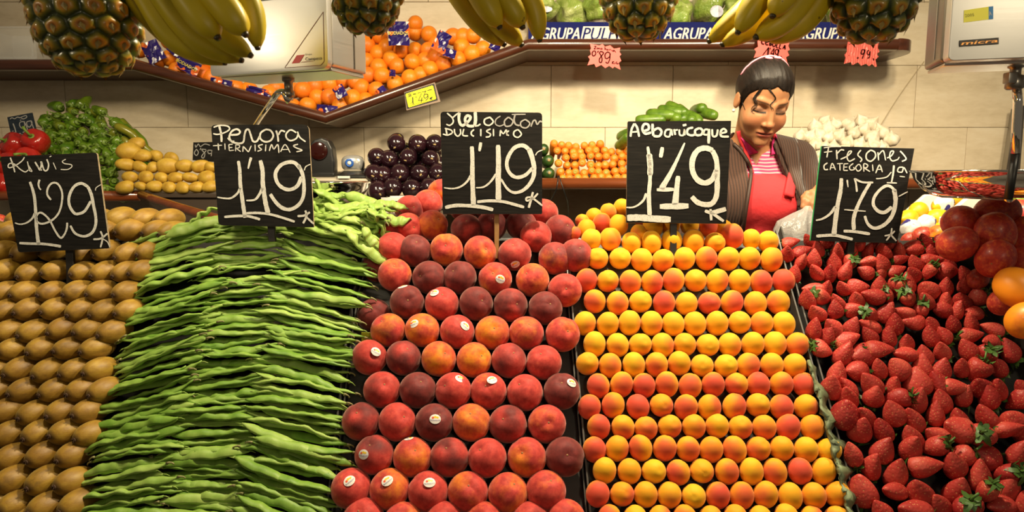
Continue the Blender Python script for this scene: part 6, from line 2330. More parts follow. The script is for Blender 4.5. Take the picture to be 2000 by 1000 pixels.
def banana(parent, org, path, Y0, Y1, rad, green):
    m_ = len(path)
    pts = [P(x, y, Y0 + (Y1 - Y0) * i / (m_ - 1)) - org for i, (x, y) in enumerate(path)]
    pts = crom(pts, 7)
    n = len(pts)
    v, f = [], []
    rads = []
    for i in range(n):
        u = i / (n - 1)
        k = 0.42 + 0.58 * min(1, u / .22) ** .8 if u < .22 else (1.0 if u < .70 else max(0.0, 1 - ((u - .70) / .30) ** 2.2) ** .62)
        rads.append(max(rad * k, rad * .26))
    v, f = tube(pts, rads, 15, up=(0, -1, 0), caps=True)
    v = [np.array(q_) for q_ in v]
    for i in range(n):
        c = sum(v[i * 15:(i + 1) * 15]) / 15
        for j in range(15):
            a = 2 * math.pi * j / 15
            v[i * 15 + j] = c + (v[i * 15 + j] - c) * (1 + 0.055 * math.cos(5 * a))
    # blunt dark tip
    tdir = pts[-1] - pts[-2]
    tdir /= np.linalg.norm(tdir)
    tv, tf = tube([pts[-1], pts[-1] + tdir * rad * .22], [rad * .27, rad * .19], 8)
    nb = len(v)
    V_, F_ = join((v, f), (tv, tf))
    me = mesh('banana', V_, F_, MT['banana'])
    a = me.attributes.new('tip', 'FLOAT', 'POINT')
    a.data.foreach_set('value', np.array([0] * nb + [1] * len(tv), dtype=np.float32))
    return ob('banana', me, parent, None, None, None, (green, 0, 0, 1))


BUN = [('banana bunch hanging in front of the left scale', (330, -135), 0.84, .45,
        [([(330, -135), (250, -90), (290, 0), (345, 78), (438, 122)], 0.91, 0.91, 23), ([(330, -135), (285, -80), (328, 5), (392, 78), (470, 117)], 0.90, 0.89, 24), ([(335, -135), (330, -75), (372, 0), (428, 62), (488, 107)], 0.88, 0.87, 25), ([(335, -135), (330, -85), (358, -20), (392, 30), (424, 72)], 0.83, 0.81, 28), ([(340, -135), (365, -85), (402, -30), (446, 22), (478, 66)], 0.82, 0.80, 28), ([(345, -135), (410, -95), (458, -40), (490, 20), (503, 92)], 0.85, 0.84, 24), ([(330, -135), (240, -85), (262, -10), (325, 62), (395, 108)], 0.94, 0.94, 22)]),
       ('banana bunch hanging between the oranges and the lettuce boxes', (890, -140), 1.10, .18,
        [([(890, -140), (862, -85), (892, -20), (935, 38), (984, 86)], 1.15, 1.15, 22), ([(890, -140), (888, -85), (930, -15), (975, 42), (1018, 87)], 1.14, 1.13, 22), ([(895, -140), (920, -90), (962, -35), (998, 15), (1020, 52)], 1.10, 1.08, 24), ([(895, -140), (960, -100), (1015, -35), (1044, 20), (1054, 78)], 1.11, 1.10, 21), ([(890, -140), (893, -90), (925, -35), (952, 10), (975, 52)], 1.09, 1.07, 24)]),
       ('banana bunch hanging over the Cebolla tag', (1600, -140), 1.06, .1,
        [([(1600, -140), (1555, -90), (1495, -20), (1440, 36), (1386, 80)], 1.12, 1.12, 22), ([(1600, -140), (1580, -80), (1530, -10), (1480, 45), (1412, 87)], 1.10, 1.10, 23), ([(1600, -140), (1560, -100), (1510, -40), (1470, 15), (1442, 62)], 1.06, 1.04, 24), ([(1605, -140), (1600, -80), (1568, -10), (1530, 40), (1478, 72)], 1.06, 1.04, 26), ([(1605, -140), (1625, -75), (1598, 0), (1560, 48), (1500, 76)], 1.09, 1.08, 26), ([(1600, -140), (1590, -95), (1560, -45), (1530, -5), (1510, 30)], 1.03, 1.01, 25)])]
for lab, (bx, by), Y, gr, fingers in BUN:
    p = P(bx, by, Y + .04)
    o = empty('banana_bunch', p, lab, 'bananas', 'banana bunches hung over the stall')
    for path, Ya, Yb, rp_ in fingers:
        banana(o, p, path, Ya, Yb, rp_ * Ya / FPX, max(0, min(1, gr + random.uniform(-.15, .15))))
    v, f = tube([(0, 0, -.012), (0, .005, .02), (0.004, .006, .07)], [.022, .018, .012], 10)
    ob('bunch_stem', mesh('bunch_stem', v, f, simple('bunch_stem', (.16, .13, .03), .7, vary=.4)), o)
    v, f = tube([(0.004, .006, .065), (0.0, .0, BARZ - .005 - p[2])], .0016, 6)
    ob('cord', mesh('cord', v, f, MT['cord']), o)
    hang.append((p[0], p[1]))

bar = empty('hanging_rail', (0, 1.08, BARZ), 'steel rail above the stall from which pineapples and bananas hang', 'rail')
v, f = tube([(-1.4, 0, .012), (1.4, 0, .012)], .011, 12)
ob('tube', mesh('tube', v, f, MT['steel_dark']), bar)
for i, (x, y) in enumerate(hang):
    v, f = tube([(x, y - 1.08, 0), (x, (y - 1.08) * .5, .020), (x, 0, .026)], .003, 6)
    ob('hook', mesh('hook', v, f, MT['steel_dark']), bar)
for x in (-1.37, 1.37):
    ob('upright', mesh('upright', *box(x - .015, x + .015, -.015, .015, -BARZ, 0.02), MT['steel_dark'], False), bar)

# ================================================================== hanging scales
def at_z(px, py, z):
    r = ray(px, py)
    return CAM + r * ((z - H) / r[2])


def rot2(u):
    return np.array((-u[1], u[0], 0))


def scale_box(name, label, corner, front_dir_pt, side_pt, width, depth_, height, right_side):
    """corner = lower front corner nearest the visible side; returns frame"""
    C = corner
    u = at_z(*front_dir_pt, C[2]) - C
    width = width or np.linalg.norm(u[:2])
    u[2] = 0
    u /= np.linalg.norm(u)
    w = rot2(u) if not right_side else -rot2(u)
    if w[1] < 0:
        w = -w
    d = at_z(*side_pt, C[2]) - C
    depth_ = abs(d @ w)
    return C, u, w, width, depth_


# --- left scale
C, u, w, wd, dp = scale_box('scale', '', P(641, 134, 1.15), (412, 149), (711, 153), None, None, None, True)
ctr = C + u * wd / 2 + w * dp / 2
scl = empty('hanging_scale', ctr, 'brushed steel hanging scale with a small red logo, behind the left bananas', 'scale')
HT = 0.34
Ml = np.array([u, w, np.array((0, 0, 1.0))])          # rows: local axes


def L2(a, b, c):                                      # a along the front from corner, b back, c up
    return C + u * a + w * b + np.array((0, 0, c)) - ctr


def prism(a0, a1, b0, b1, c0, c1):
    v = [L2(a, b, c) for a in (a0, a1) for b in (b0, b1) for c in (c0, c1)]
    return v, [(0, 1, 3, 2), (4, 6, 7, 5), (0, 4, 5, 1), (2, 3, 7, 6), (0, 2, 6, 4), (1, 5, 7, 3)]


ob('body', bevel_mesh('body', prism(0.002, wd - .002, .014, dp, 0.006, HT), MT['steel'], .006, 3), scl)
fpz = 0.118                                            # top of the lower front plate
fp = rounded([(0.0, 0.0), (wd, 0.0), (wd, fpz), (0.0, fpz)], [.014, .008, .001, .001], 5)
ob('front_plate', bevel_mesh('front_plate', slab([L2(a, 0, c) for a, c in fp], w * .012), MT['steel'], .0015, 2), scl)
fp2 = rounded([(0.0, fpz + .004), (wd, fpz + .004), (wd, HT), (0.0, HT)], [.001, .001, .01, .01], 4)
ob('display_plate', bevel_mesh('display_plate', slab([L2(a, 0.001, c) for a, c in fp2], w * .012), MT['steel'], .0015, 2), scl)
ob('display_window', mesh('display_window', *prism(.03, wd - .03, -.0006, .0008, fpz + .03, fpz + .12), MT['black'], False), scl)
ob('bottom_plate', bevel_mesh('bottom_plate', prism(0.006, wd - .006, .018, dp - .004, -.001, 0.0055), MT['steel'], .001, 1), scl)
sv = prism(.0275, .0295, dp * .0, dp * 0 + .0, 0, 0)
ob('side_seam', mesh('side_seam', *prism(.0008, .0016, dp * .66, dp * .68, .010, HT - .01), MT['steel_dark'], False), scl)
plF = Plane(C, -w)
plF.p = C - w * 0.0
hitF = lambda x, y: plF.hit(x, y, 0.0006) - ctr
LG = [([(624, 527), (924, 92)], 4), ([(924, 92), (932, 480)], 4), ([(932, 480), (905, 510)], 4), ([(905, 510), (624, 530)], 4), ([(750, 486), (850, 478)], 4)]
ob('logo_lines', strokes_mesh('logo_lines', LG, hitF, simple('logo_line', (.25, .06, .03), .5), (400, 0), 4.0), scl)
ob('logo_red', mesh('logo_red', [plF.hit(400 + x / 4, y / 4, .0007) - ctr for x, y in ((718, 432), (778, 426), (738, 491), (678, 496))], [(0, 1, 2, 3)], simple('logo_red', (.70, .02, .012), .4), False), scl)


def text_on(pl, ctr_, s, x0, y0, x1, y1, capx, off=.0008, shear=0.0, bold=0.0):
    """text whose baseline runs (x0,y0)-(x1,y1) in photo units with cap height capx"""
    tv, tf = text_faces(s, 1.0, shear, 'LEFT')
    tv = np.array(tv)
    tv[:, 0] -= tv[:, 0].min()
    mx = tv[:, 0].max()
    out = []
    e = np.array((x1 - x0, y1 - y0), float)
    nn = np.array((e[1], -e[0])) / np.linalg.norm(e) * capx / 0.7
    for x_, y_, _ in tv:
        q_ = np.array((x0, y0)) + e * x_ / mx + nn * y_
        out.append(pl.hit(q_[0], q_[1], off) - ctr_)
    if bold:
        out2 = []
        for x_, y_, _ in tv:
            q_ = np.array((x0 + bold, y0)) + e * x_ / mx + nn * y_
            out2.append(pl.hit(q_[0], q_[1], off + .0001) - ctr_)
        return join((out, tf), (out2, tf))
    return out, tf


MT['grey_print'] = simple('grey_print', (.10, .09, .07), .5)
ob('logo_lettering', mesh('logo_lettering', *text_on(plF, ctr, 'Campesa', 596, 118.5, 629, 116, 6.5), MT['grey_print'], False), scl)
ob('logo_lettering', mesh('logo_lettering', *text_on(plF, ctr, 'Grupo', 596, 108, 609, 107, 3.4), MT['grey_print'], False), scl)
# swivel, arm and pan
sw = at_z(563, 152, C[2]) - ctr
v, f = join(xf(lathe([(.011, 0), (.011, -.006), (.0075, -.008), (.0075, -.022), (.010, -.024), (.010, -.034), (.006, -.036)], 16), T(*sw)))
ob('swivel', mesh('swivel', v, f, MT['steel_dark']), scl)
s0 = np.array(sw) + ctr
ap = [s0 + (0, 0, -.030), s0 + (0.0, -.002, -.040), P(556, 181, s0[1] - .004), P(545, 180, s0[1] + .01), P(536, 190, s0[1] + .06), P(500, 243, 1.70), P(486, 275, 1.74), P(505, 325, 1.76), P(548, 352, 1.78)]
v, f = tube([q_ - ctr for q_ in crom(ap[:5], 3)[:-1] + crom(ap[4:], 5)], .0075, 12, flatten=.7)
ob('chrome_arm', mesh('chrome_arm', v, f, MT['chrome']), scl)
# round pan, hung behind the beans
pc = P(608, 357, 1.86)
prm = P(724, 357, 1.86)[0] - pc[0]
dpt = P(608, 357, 1.86)[2] - P(608, 389, 1.86)[2]


def pan_prof(r_, d):
    return [(0.001, -d), (r_ * .55, -d), (r_ * .74, -d * .96), (r_ * .87, -d * .72), (r_ * .95, -d * .30), (r_ * .975, -.002), (r_ * 1.0, 0.0), (r_ * 1.002, .003), (r_ * .99, .004), (r_ * .965, .001), (r_ * .94, -d * .28), (r_ * .86, -d * .68), (r_ * .73, -d * .91), (r_ * .55, -d * .95), (.001, -d * .95)]


v, f = lathe(pan_prof(prm, dpt), 56, False, False)
ob('pan', mesh('pan', v, f, MT['chrome']), scl, pc - ctr)
v, f = tube([P(548, 352, 1.78) - ctr, P(566, 353, 1.80) - ctr, pc + (-prm * .2, -prm * .9, .002) - ctr, pc + (-prm * .1, -prm * .96, .0) - ctr], .006, 8)
ob('pan_bracket', mesh('pan_bracket', v, f, MT['chrome']), scl)
v, f = tube([(0, 0, HT), (0, 0, BARZ + .15 - (ctr[2]))], .01, 10)
v, f = tube([L2(wd / 2, dp / 2, HT - .01), L2(wd / 2, dp / 2, BARZ + .2 - C[2])], .012, 12)
ob('hanger', mesh('hanger', v, f, MT['steel_dark']), scl)

# --- right scale
C, u, w, wd, dp = scale_box('scale', '', P(1851, 119, 1.15), (2000, 113), (1797, 141), None, None, None, False)
wd = 0.23
ctr = C + u * wd / 2 + w * dp / 2
scr = empty('hanging_scale', ctr, 'brushed steel hanging scale with a yellow sticker and dark badge, at the right', 'scale')
HT = 0.36
ob('body', bevel_mesh('body', prism(-.002, wd, .030, dp, 0.002, HT), MT['steel_dark'], .008, 3), scr)
fp = rounded([(0.0, 0.0), (wd, 0.0), (wd, HT), (0.0, HT)], [.010, .010, .01, .01], 5)
ob('front_plate', bevel_mesh('front_plate', slab([L2(a, 0, c) for a, c in fp], w * .028), MT['steel'], .004, 3), scr)
ob('bottom_plate', bevel_mesh('bottom_plate', prism(0.004, wd - .004, .032, dp - .004, -.004, 0.0015), MT['steel'], .001, 1), scr)
ob('side_seam', mesh('side_seam', *prism(-.0035, -.0022, dp * .50, dp * .515, .012, HT - .01), MT['steel'], False), scr)
plF = Plane(C, -w)
ob('yellow_sticker', mesh('yellow_sticker', [plF.hit(x, y, .0006) - ctr for x, y in ((1883, 20), (1931, 13), (1931, 38), (1882, 44))], [(0, 1, 2, 3)], MT['yellow_card'], False), scr)
MT['sky_blue'] = simple('sticker_blue', (.02, .22, .55), .4)
ob('blue_sticker', mesh('blue_sticker', [plF.hit(x, y, .0007) - ctr for x, y in ((1931, 13), (1940, 12), (1940, 37), (1931, 38))], [(0, 1, 2, 3)], MT['sky_blue'], False), scr)
ob('sticker_lettering', mesh('sticker_lettering', *text_on(plF, ctr, '2005', 1885, 33.5, 1903, 31.5, 6, .0009), simple('olive_print', (.35, .33, .02), .5), False), scr)
ob('sticker_lettering', mesh('sticker_lettering', *text_on(plF, ctr, 'A', 1932, 31, 1937.5, 30, 9, .0009), MT['print_white'], False), scr)
ob('badge', bevel_mesh('badge', slab([plF.hit(x, y, .0022) - ctr for x, y in ((1874, 79), (1951, 73), (1951, 86), (1874, 91))], w * .002), simple('badge_black', (.025, .018, .01), .4), .0004, 1), scr)
ob('badge_lettering', mesh('badge_lettering', *text_on(plF, ctr, 'micra', 1877, 88, 1948, 82.5, 7, .0030, .2, 1.0), simple('badge_gold', (.62, .26, .04), .3, .3), False), scr)
s_y = at_z(1984, 119, C[2])[1] + .03
sw = np.array((P(1985, 119, s_y)[0], s_y, C[2])) - ctr
v, f = xf(lathe([(.012, 0), (.012, -.006), (.0085, -.008), (.0085, -.018), (.014, -.02), (.014, -.040), (.010, -.043)], 16), T(*sw))
ob('swivel', mesh('swivel', v, f, MT['steel_dark']), scr)
s0 = np.array(sw) + ctr
kn = P(1971, 152, s0[1] - .01) - ctr
ob('knob', bevel_mesh('knob', box(kn[0] - .006, kn[0] + .009, kn[1] - .008, kn[1] + .008, kn[2] - .010, kn[2] + .009), MT['steel_dark'], .003, 2), scr)
pts = [s0 + (0.004, 0, -.035), P(1988, 200, s0[1]), P(1985, 255, s0[1]), P(1983, 300, s0[1])]
v, f = tube([q_ - ctr for q_ in pts], .0080, 14, flatten=.8)
ob('chrome_bar', mesh('chrome_bar', v, f, MT['chrome']), scr)
pts = [P(1983, 299, s0[1]), P(1976, 345, s0[1] - .002), P(1969, 390, s0[1] - .002)]
v, f = tube([q_ - ctr for q_ in pts], .0072, 12, flatten=.8)
ob('black_bar', mesh('black_bar', v, f, MT['black']), scr)
pc = P(1982, 336, 1.44)
prm = pc[0] - P(1803, 336, 1.44)[0]
dpt = pc[2] - P(1982, 384, 1.44)[2]
v, f = lathe(pan_prof(prm, dpt), 64, False, False)
ob('pan', mesh('pan', v, f, MT['chrome']), scr, pc - ctr)
v, f = tube([P(1969, 388, s0[1]) - ctr, P(1972, 391, 1.36) - ctr, pc + (0, 0, -dpt - .004) - ctr], .006, 8)
ob('pan_bracket', mesh('pan_bracket', v, f, MT['chrome']), scr)
v, f = tube([P(1801, 356, 1.44) - ctr, P(1806, 368, 1.42) - ctr, P(1818, 378, 1.40) - ctr, P(1840, 384, 1.38) - ctr, P(1880, 385.5, 1.37) - ctr, P(1969, 390, 1.36) - ctr], .0022, 8)
ob('pan_hoop', mesh('pan_hoop', v, f, MT['chrome']), scr)
v, f = tube([L2(wd / 2, dp / 2, HT - .01), L2(wd / 2, dp / 2, BARZ + .2 - C[2])], .012, 12)
ob('hanger', mesh('hanger', v, f, MT['steel_dark']), scr)
# slim upright at the wall on the right
v, f = hexa([P(1984, 212, 2.93), P(2003, 205, 2.93), P(1992, 345, 2.93), P(1964, 345, 2.93)], [P(1984, 212, 2.93) + (0, .03, 0), P(2003, 205, 2.93) + (0, .03, 0), P(1992, 345, 2.93) + (0, .03, 0), P(1964, 345, 2.93) + (0, .03, 0)])
setp(ob('wall_bracket', bevel_mesh('wall_bracket', (v, f), MT['steel_dark'], .002, 1)), 'slanting grey metal bracket on the wall behind the right scale', 'bracket')

# ================================================================== the woman behind the stall
class SDF:
    def __init__(self):
        self.ops = []

    def ell(self, c, r, k=0.02, M=None, op='u'):
        self.ops.append(('e', np.array(c, float), np.array(r, float), k, M, op))
        return self

    def cap(self, a, b, ra, rb, k=0.02, M=None, op='u'):
        self.ops.append(('c', (np.array(a, float), np.array(b, float)), (ra, rb), k, M, op))
        return self

    def __call__(self, X):
        D = np.full(len(X), 0.5)
        for t, g, r, k, M, op in self.ops:
            if t == 'e':
                lo, hi = g - r.max(), g + r.max()
            else:
                rm = max(r)
                lo, hi = np.minimum(*g) - rm, np.maximum(*g) + rm
            if M is not None:
                cs = np.array([[lo[0] if i & 1 else hi[0], lo[1] if i & 2 else hi[1], lo[2] if i & 4 else hi[2]] for i in range(8)])
                cs = cs @ M[0].T + M[1]
                lo, hi = cs.min(0), cs.max(0)
            pad = 0.05 + k
            ix = np.nonzero(((X > lo - pad) & (X < hi + pad)).all(1))[0]
            if not len(ix):
                continue
            q = X[ix]
            if M is not None:
                q = (q - M[1]) @ M[0]
            if t == 'e':
                s = (q - g) / r
                n1 = np.sqrt((s * s).sum(1)) + 1e-9
                n2 = np.sqrt(((s / r) ** 2).sum(1)) + 1e-9
                d = n1 * (n1 - 1) / n2
            else:
                a, b = g
                ba = b - a
                h = np.clip(((q - a) @ ba) / (ba @ ba), 0, 1)
                d = np.sqrt(((q - a - h[:, None] * ba) ** 2).sum(1)) - (r[0] + (r[1] - r[0]) * h)
            o = D[ix]
            if op == 'u':
                h = np.clip(0.5 + 0.5 * (o - d) / k, 0, 1)
                D[ix] = o + (d - o) * h - k * h * (1 - h)
            else:
                h = np.clip(0.5 - 0.5 * (o + d) / k, 0, 1)
                D[ix] = o + (-d - o) * h + k * h * (1 - h)
        return D


def nets(xs, ys, zs, F):
    """naive surface nets on a rectilinear grid; F < 0 inside"""
    nx, ny, nz = F.shape
    ins = F < 0
    acc = np.zeros((nx - 1, ny - 1, nz - 1, 3))
    cnt = np.zeros((nx - 1, ny - 1, nz - 1))
    ax = [xs, ys, zs]
    for d in range(3):
        a = [slice(None)] * 3
        b = [slice(None)] * 3
        a[d] = slice(0, -1)
        b[d] = slice(1, None)
        cr = ins[tuple(a)] != ins[tuple(b)]
        I = np.argwhere(cr)
        fa = F[tuple(a)][cr]
        fb = F[tuple(b)][cr]
        t = fa / (fa - fb)
        p = np.stack([ax[0][I[:, 0]], ax[1][I[:, 1]], ax[2][I[:, 2]]], 1).astype(float)
        p[:, d] = ax[d][I[:, d]] * (1 - t) + ax[d][I[:, d] + 1] * t
        o = [k for k in range(3) if k != d]
        for da in (0, -1):
            for db in (0, -1):
                J = I.copy()
                J[:, o[0]] += da
                J[:, o[1]] += db
                ok = ((J >= 0) & (J < np.array(acc.shape[:3]))).all(1)
                np.add.at(acc, tuple(J[ok].T), p[ok])
                np.add.at(cnt, tuple(J[ok].T), 1)
    act = cnt > 0
    idx = -np.ones(cnt.shape, dtype=int)
    idx[act] = np.arange(act.sum())
    V = acc[act] / cnt[act][:, None]
    Q = []
    for d in range(3):
        a = [slice(None)] * 3
        b = [slice(None)] * 3
        a[d] = slice(0, -1)
        b[d] = slice(1, None)
        A, B = ins[tuple(a)], ins[tuple(b)]
        I = np.argwhere(A != B)
        o = [(1, 2), (2, 0), (0, 1)][d]
        ok = (I[:, o[0]] > 0) & (I[:, o[1]] > 0) & (I[:, o[0]] < F.shape[o[0]] - 1) & (I[:, o[1]] < F.shape[o[1]] - 1)
        I = I[ok]
        fl = A[tuple(I.T)]
        def at(da, db):
            J = I.copy()
            J[:, o[0]] += da
            J[:, o[1]] += db
            return idx[tuple(J.T)]
        q = np.stack([at(-1, -1), at(0, -1), at(0, 0), at(-1, 0)], 1)
        q[~fl] = q[~fl][:, ::-1]
        Q.append(q)
    return V, np.concatenate(Q)


def axis(lo, hi, coarse, *fine):
    """grid line positions: coarse steps, refined in (a, b, step) ranges"""
    x = [lo]
    while x[-1] < hi:
        s = coarse
        for a, b, st_ in fine:
            if a - st_ <= x[-1] < b:
                s = min(s, st_)
        x.append(x[-1] + s)
    return np.array(x)


def grid_eval(f, xs, ys, zs):
    G = np.stack(np.meshgrid(xs, ys, zs, indexing='ij'), -1).reshape(-1, 3)
    return f(G).reshape(len(xs), len(ys), len(zs))


OH = np.array((0.738, 2.05, 1.566))
th, rl, yw = R(28), R(-5), R(4)
Rx = np.array([[1, 0, 0], [0, math.cos(th), -math.sin(th)], [0, math.sin(th), math.cos(th)]])
Ry = np.array([[math.cos(rl), 0, -math.sin(rl)], [0, 1, 0], [math.sin(rl), 0, math.cos(rl)]])
Rz = np.array([[math.cos(yw), -math.sin(yw), 0], [math.sin(yw), math.cos(yw), 0], [0, 0, 1]])
RH = Rz @ Ry @ Rx
HM = (RH, OH)
CX = 0.752


def add_head(S):
    S.ell((0, .015, .035), (.070, .090, .080), .02, HM)
    S.ell((0, -.020, -.028), (.0585, .066, .082), .02, HM)
    S.ell((0, -.040, -.076), (.039, .044, .033), .02, HM)
    S.ell((0, -.074, -.099), (.017, .015, .014), .016, HM)
    for s in (-1, 1):
        S.ell((s * .035, -.053, -.036), (.026, .024, .026), .022, HM)
    for s in (-1, 1):
        S.ell((s * .031, -.0850, .003), (.0185, .0155, .0115), .014, HM, 's')
    for s in (-1, 1):
        S.ell((s * .0315, -.0595, -.002), (.0165, .0125, .0105), .005, HM)
    for s in (-1, 1):
        S.cap((s * .045, -.0530, .020), (s * .030, -.0640, .0225), .0048, .0055, .012, HM)
        S.cap((s * .030, -.0640, .0225), (s * .012, -.0730, .0190), .0055, .0055, .012, HM)
    S.cap((0, -.079, .012), (0, -.096, -.032), .0065, .0082, .012, HM)
    S.ell((0, -.0985, -.036), (.0092, .0090, .0082), .007, HM)
    for s in (-1, 1):
        S.ell((s * .0110, -.0885, -.0395), (.0062, .0080, .0056), .006, HM)
    S.ell((0, -.0800, -.0635), (.0225, .0098, .0050), .006, HM)
    S.ell((0, -.0790, -.0735), (.0190, .0105, .0060), .006, HM)
    S.cap((-.024, -.0845, -.0678), (.024, -.0845, -.0678), .0018, .0018, .003, HM, 's')
    S.cap((-.012, -.0900, -.0680), (.012, -.0900, -.0680), .0016, .0016, .003, HM, 's')
    for s in (-1, 1):
        S.ell((s * .0735, .004, -.006), (.0085, .017, .026), .006, HM)
        S.ell((s * .0815, .000, -.004), (.0045, .010, .017), .005, HM, 's')


def add_torso(S):
    S.ell((CX, 2.185, 1.27), (.142, .098, .19), .05)
    S.cap((CX - .135, 2.195, 1.392), (CX + .135, 2.195, 1.392), .047, .047, .06)
    for s in (-1, 1):
        S.ell((CX + s * .062, 2.105, 1.262), (.062, .052, .062), .05)
    S.ell((CX, 2.185, 1.08), (.122, .090, .16), .05)
    S.ell((CX, 2.19, .92), (.160, .112, .15), .05)


WR = P(1606, 374, 1.93)
EL = np.array((.985, 2.10, 1.155))
SHr, SHl = np.array((CX + .150, 2.195, 1.388)), np.array((CX - .150, 2.195, 1.388))
EL2, WR2 = np.array((.545, 2.17, 1.13)), np.array((.575, 2.03, .95))


def add_arms(S, o=0.0, fore=1.0):
    S.cap(SHr, EL, .044 + o, .037 + o, .03)
    S.cap(EL, EL + (WR - EL) * fore, .036 + o, .023 + o, .02)
    S.cap(SHl, EL2, .044 + o, .037 + o, .03)
    S.cap(EL2, EL2 + (WR2 - EL2) * fore, .036 + o, .023 + o, .02)


body = SDF()
add_torso(body)
body.cap(OH + RH @ np.array((0, .020, -.045)), (CX, 2.178, 1.43), .048, .056, .03)
add_head(body)
add_arms(body)
# hand that holds the bag
PC = P(1589, 385, 1.905)
body.cap(WR, PC, .022, .019, .012)
body.ell(PC, (.024, .017, .019), .012)
FG = [[(1580, 383, 1.893), (1571, 391, 1.880), (1569, 404, 1.876), (1574, 414, 1.884)], [(1586, 386, 1.890), (1578, 396, 1.874), (1576, 410, 1.871), (1580, 420, 1.881)], [(1592, 388, 1.890), (1586, 399, 1.874), (1584, 411, 1.872), (1587, 420, 1.882)], [(1599, 389, 1.893), (1594, 399, 1.878), (1593, 408, 1.876), (1595, 415, 1.884)]]
for fg in FG:
    pts = [P(*q_) for q_ in fg]
    rs_ = [.0088, .0082, .0074, .0066]
    for i in range(3):
        body.cap(pts[i], pts[i + 1], rs_[i], rs_[i + 1], .004)
tb_ = [P(1590, 376, 1.905), P(1577, 379, 1.893), P(1570, 386, 1.896), P(1570, 396, 1.900)]
for i in range(3):
    body.cap(tb_[i], tb_[i + 1], .0098 - .0008 * i, .0090 - .0008 * i, .005)
# other hand, resting behind the counter
d2 = (WR2 - EL2) / np.linalg.norm(WR2 - EL2)
body.ell(WR2 + d2 * .05, (.018, .026, .042), .012)
for k in range(4):
    b0 = WR2 + d2 * .085 + np.array((0.0, (k - 1.5) * .014, 0.004 * k))
    body.cap(b0, b0 + d2 * .03 + (.006, 0, -.008), .0085, .0078, .004)
    body.cap(b0 + d2 * .03 + (.006, 0, -.008), b0 + d2 * .045 + (.02, 0, -.022), .0078, .0066, .004)
body.cap(WR2 + d2 * .03 + (.012, -.012, 0), WR2 + d2 * .07 + (.030, -.026, -.01), .0105, .0085, .006)
for s in (-1, 1):
    body.cap((CX + s * .085, 2.19, .88), (CX + s * .085, 2.185, .48), .080, .055, .03)
    body.cap((CX + s * .085, 2.185, .48), (CX + s * .088, 2.20, .09), .052, .036, .02)
    body.cap((CX + s * .088, 2.21, .045), (CX + s * .095, 2.07, .032), .040, .030, .02)

xs = axis(.44, 1.05, .014, (.655, .822, .0027), (.795, .885, .004), (.52, .62, .006))
ys = axis(1.84, 2.33, .014, (1.925, 2.12, .0027), (1.85, 1.925, .004))
zs = axis(-.02, 1.69, .016, (1.425, 1.69, .0027), (1.23, 1.32, .004), (.82, .98, .007))
F = grid_eval(body, xs, ys, zs)
V, Q = nets(xs, ys, zs, F)
m, nt, b = newmat('skin')
at = nt.nodes.new('ShaderNodeAttribute')
at.attribute_name = 'tone'
nt.links.new(at.outputs['Color'], b.inputs['Base Color'])
b.inputs['Roughness'].default_value = 0.46
b.inputs['Specular IOR Level'].default_value = 0.4
b.inputs['Subsurface Weight'].default_value = 0.12
b.inputs['Subsurface Radius'].default_value = (0.010, 0.004, 0.002)
bump(nt, b, tex(nt, 'noise', coords(nt), 420, 2).outputs[0], 0.06, 0.0004)
woman = empty('person', (CX, 2.19, 0), 'woman in brown cardigan, striped pink shirt and red apron, looking down at a bag', 'person')
wo = np.array((CX, 2.19, 0))
me = mesh('body', V - wo, Q, m)
lv = (V - OH) @ RH
x_, y_, z_ = lv[:, 0], lv[:, 1], lv[:, 2]
g2 = lambda d, s: np.exp(-(d / s) ** 2)
tone = np.tile(np.array((0.43, 0.195, 0.088)), (len(V), 1))


def paint(w, c):
    global tone
    w = np.clip(w, 0, 1)[:, None]
    tone = tone * (1 - w) + np.array(c) * w


fr = (y_ < -.03).astype(float)
paint(fr * 0.5 * (g2(x_ - .038, .022) + g2(x_ + .038, .022)) * g2(z_ + .036, .02), (.52, .17, .085))
paint(fr * .35 * g2(x_, .016) * g2(z_ + .037, .014), (.52, .18, .09))
lipw = fr * (np.abs(x_) < .0245) * np.clip(1.7 - np.abs(z_ + .0685) / .0072 - (x_ / .026) ** 2, 0, 1)
paint(lipw, (.36, .085, .060))
paint(fr * g2(z_ + .0678, .0016) * (np.abs(x_) < .025), (.12, .03, .02))
for s in (-1, 1):
    xe = x_ - s * .0315
    paint(fr * .75 * g2(xe, .016) * g2(z_ + .001, .0065), (.17, .10, .08))
    lash = z_ - (-.0085 + 8.0 * xe ** 2)
    paint(fr * 1.5 * g2(lash, .0023) * (np.abs(xe) < .0175), (.012, .008, .006))
    br_ = z_ - (.0215 - 5.0 * (x_ * s - .036) ** 2)
    paint(fr * .95 * g2(br_, .0030) * np.clip((.0235 - np.abs(x_ * s - .033)) / .006, 0, 1), (.045, .022, .012))
    paint(fr * .9 * g2(x_ - s * .0085, .0035) * g2(z_ + .0465, .0025) * (y_ < -.085), (.10, .03, .02))
ca = me.color_attributes.new('tone', 'FLOAT_COLOR', 'POINT')
ca.data.foreach_set('color', np.concatenate([tone, np.ones((len(V), 1))], 1).astype(np.float32).ravel())
ob('body', me, woman)


# ---- clothes: grown a little off the body, each its own mesh
def cloth(name, f, xs, ys, zs, mat_):
    V, Q = nets(xs, ys, zs, grid_eval(f, xs, ys, zs))
    return ob(name, mesh(name, V - wo, Q, mat_), woman)


torso = SDF()
add_torso(torso)
neck = SDF().cap(OH + RH @ np.array((0, .020, -.045)), (CX, 2.178, 1.43), .048, .056, .03)
armsS = SDF()
add_arms(armsS, 0.0, .86)


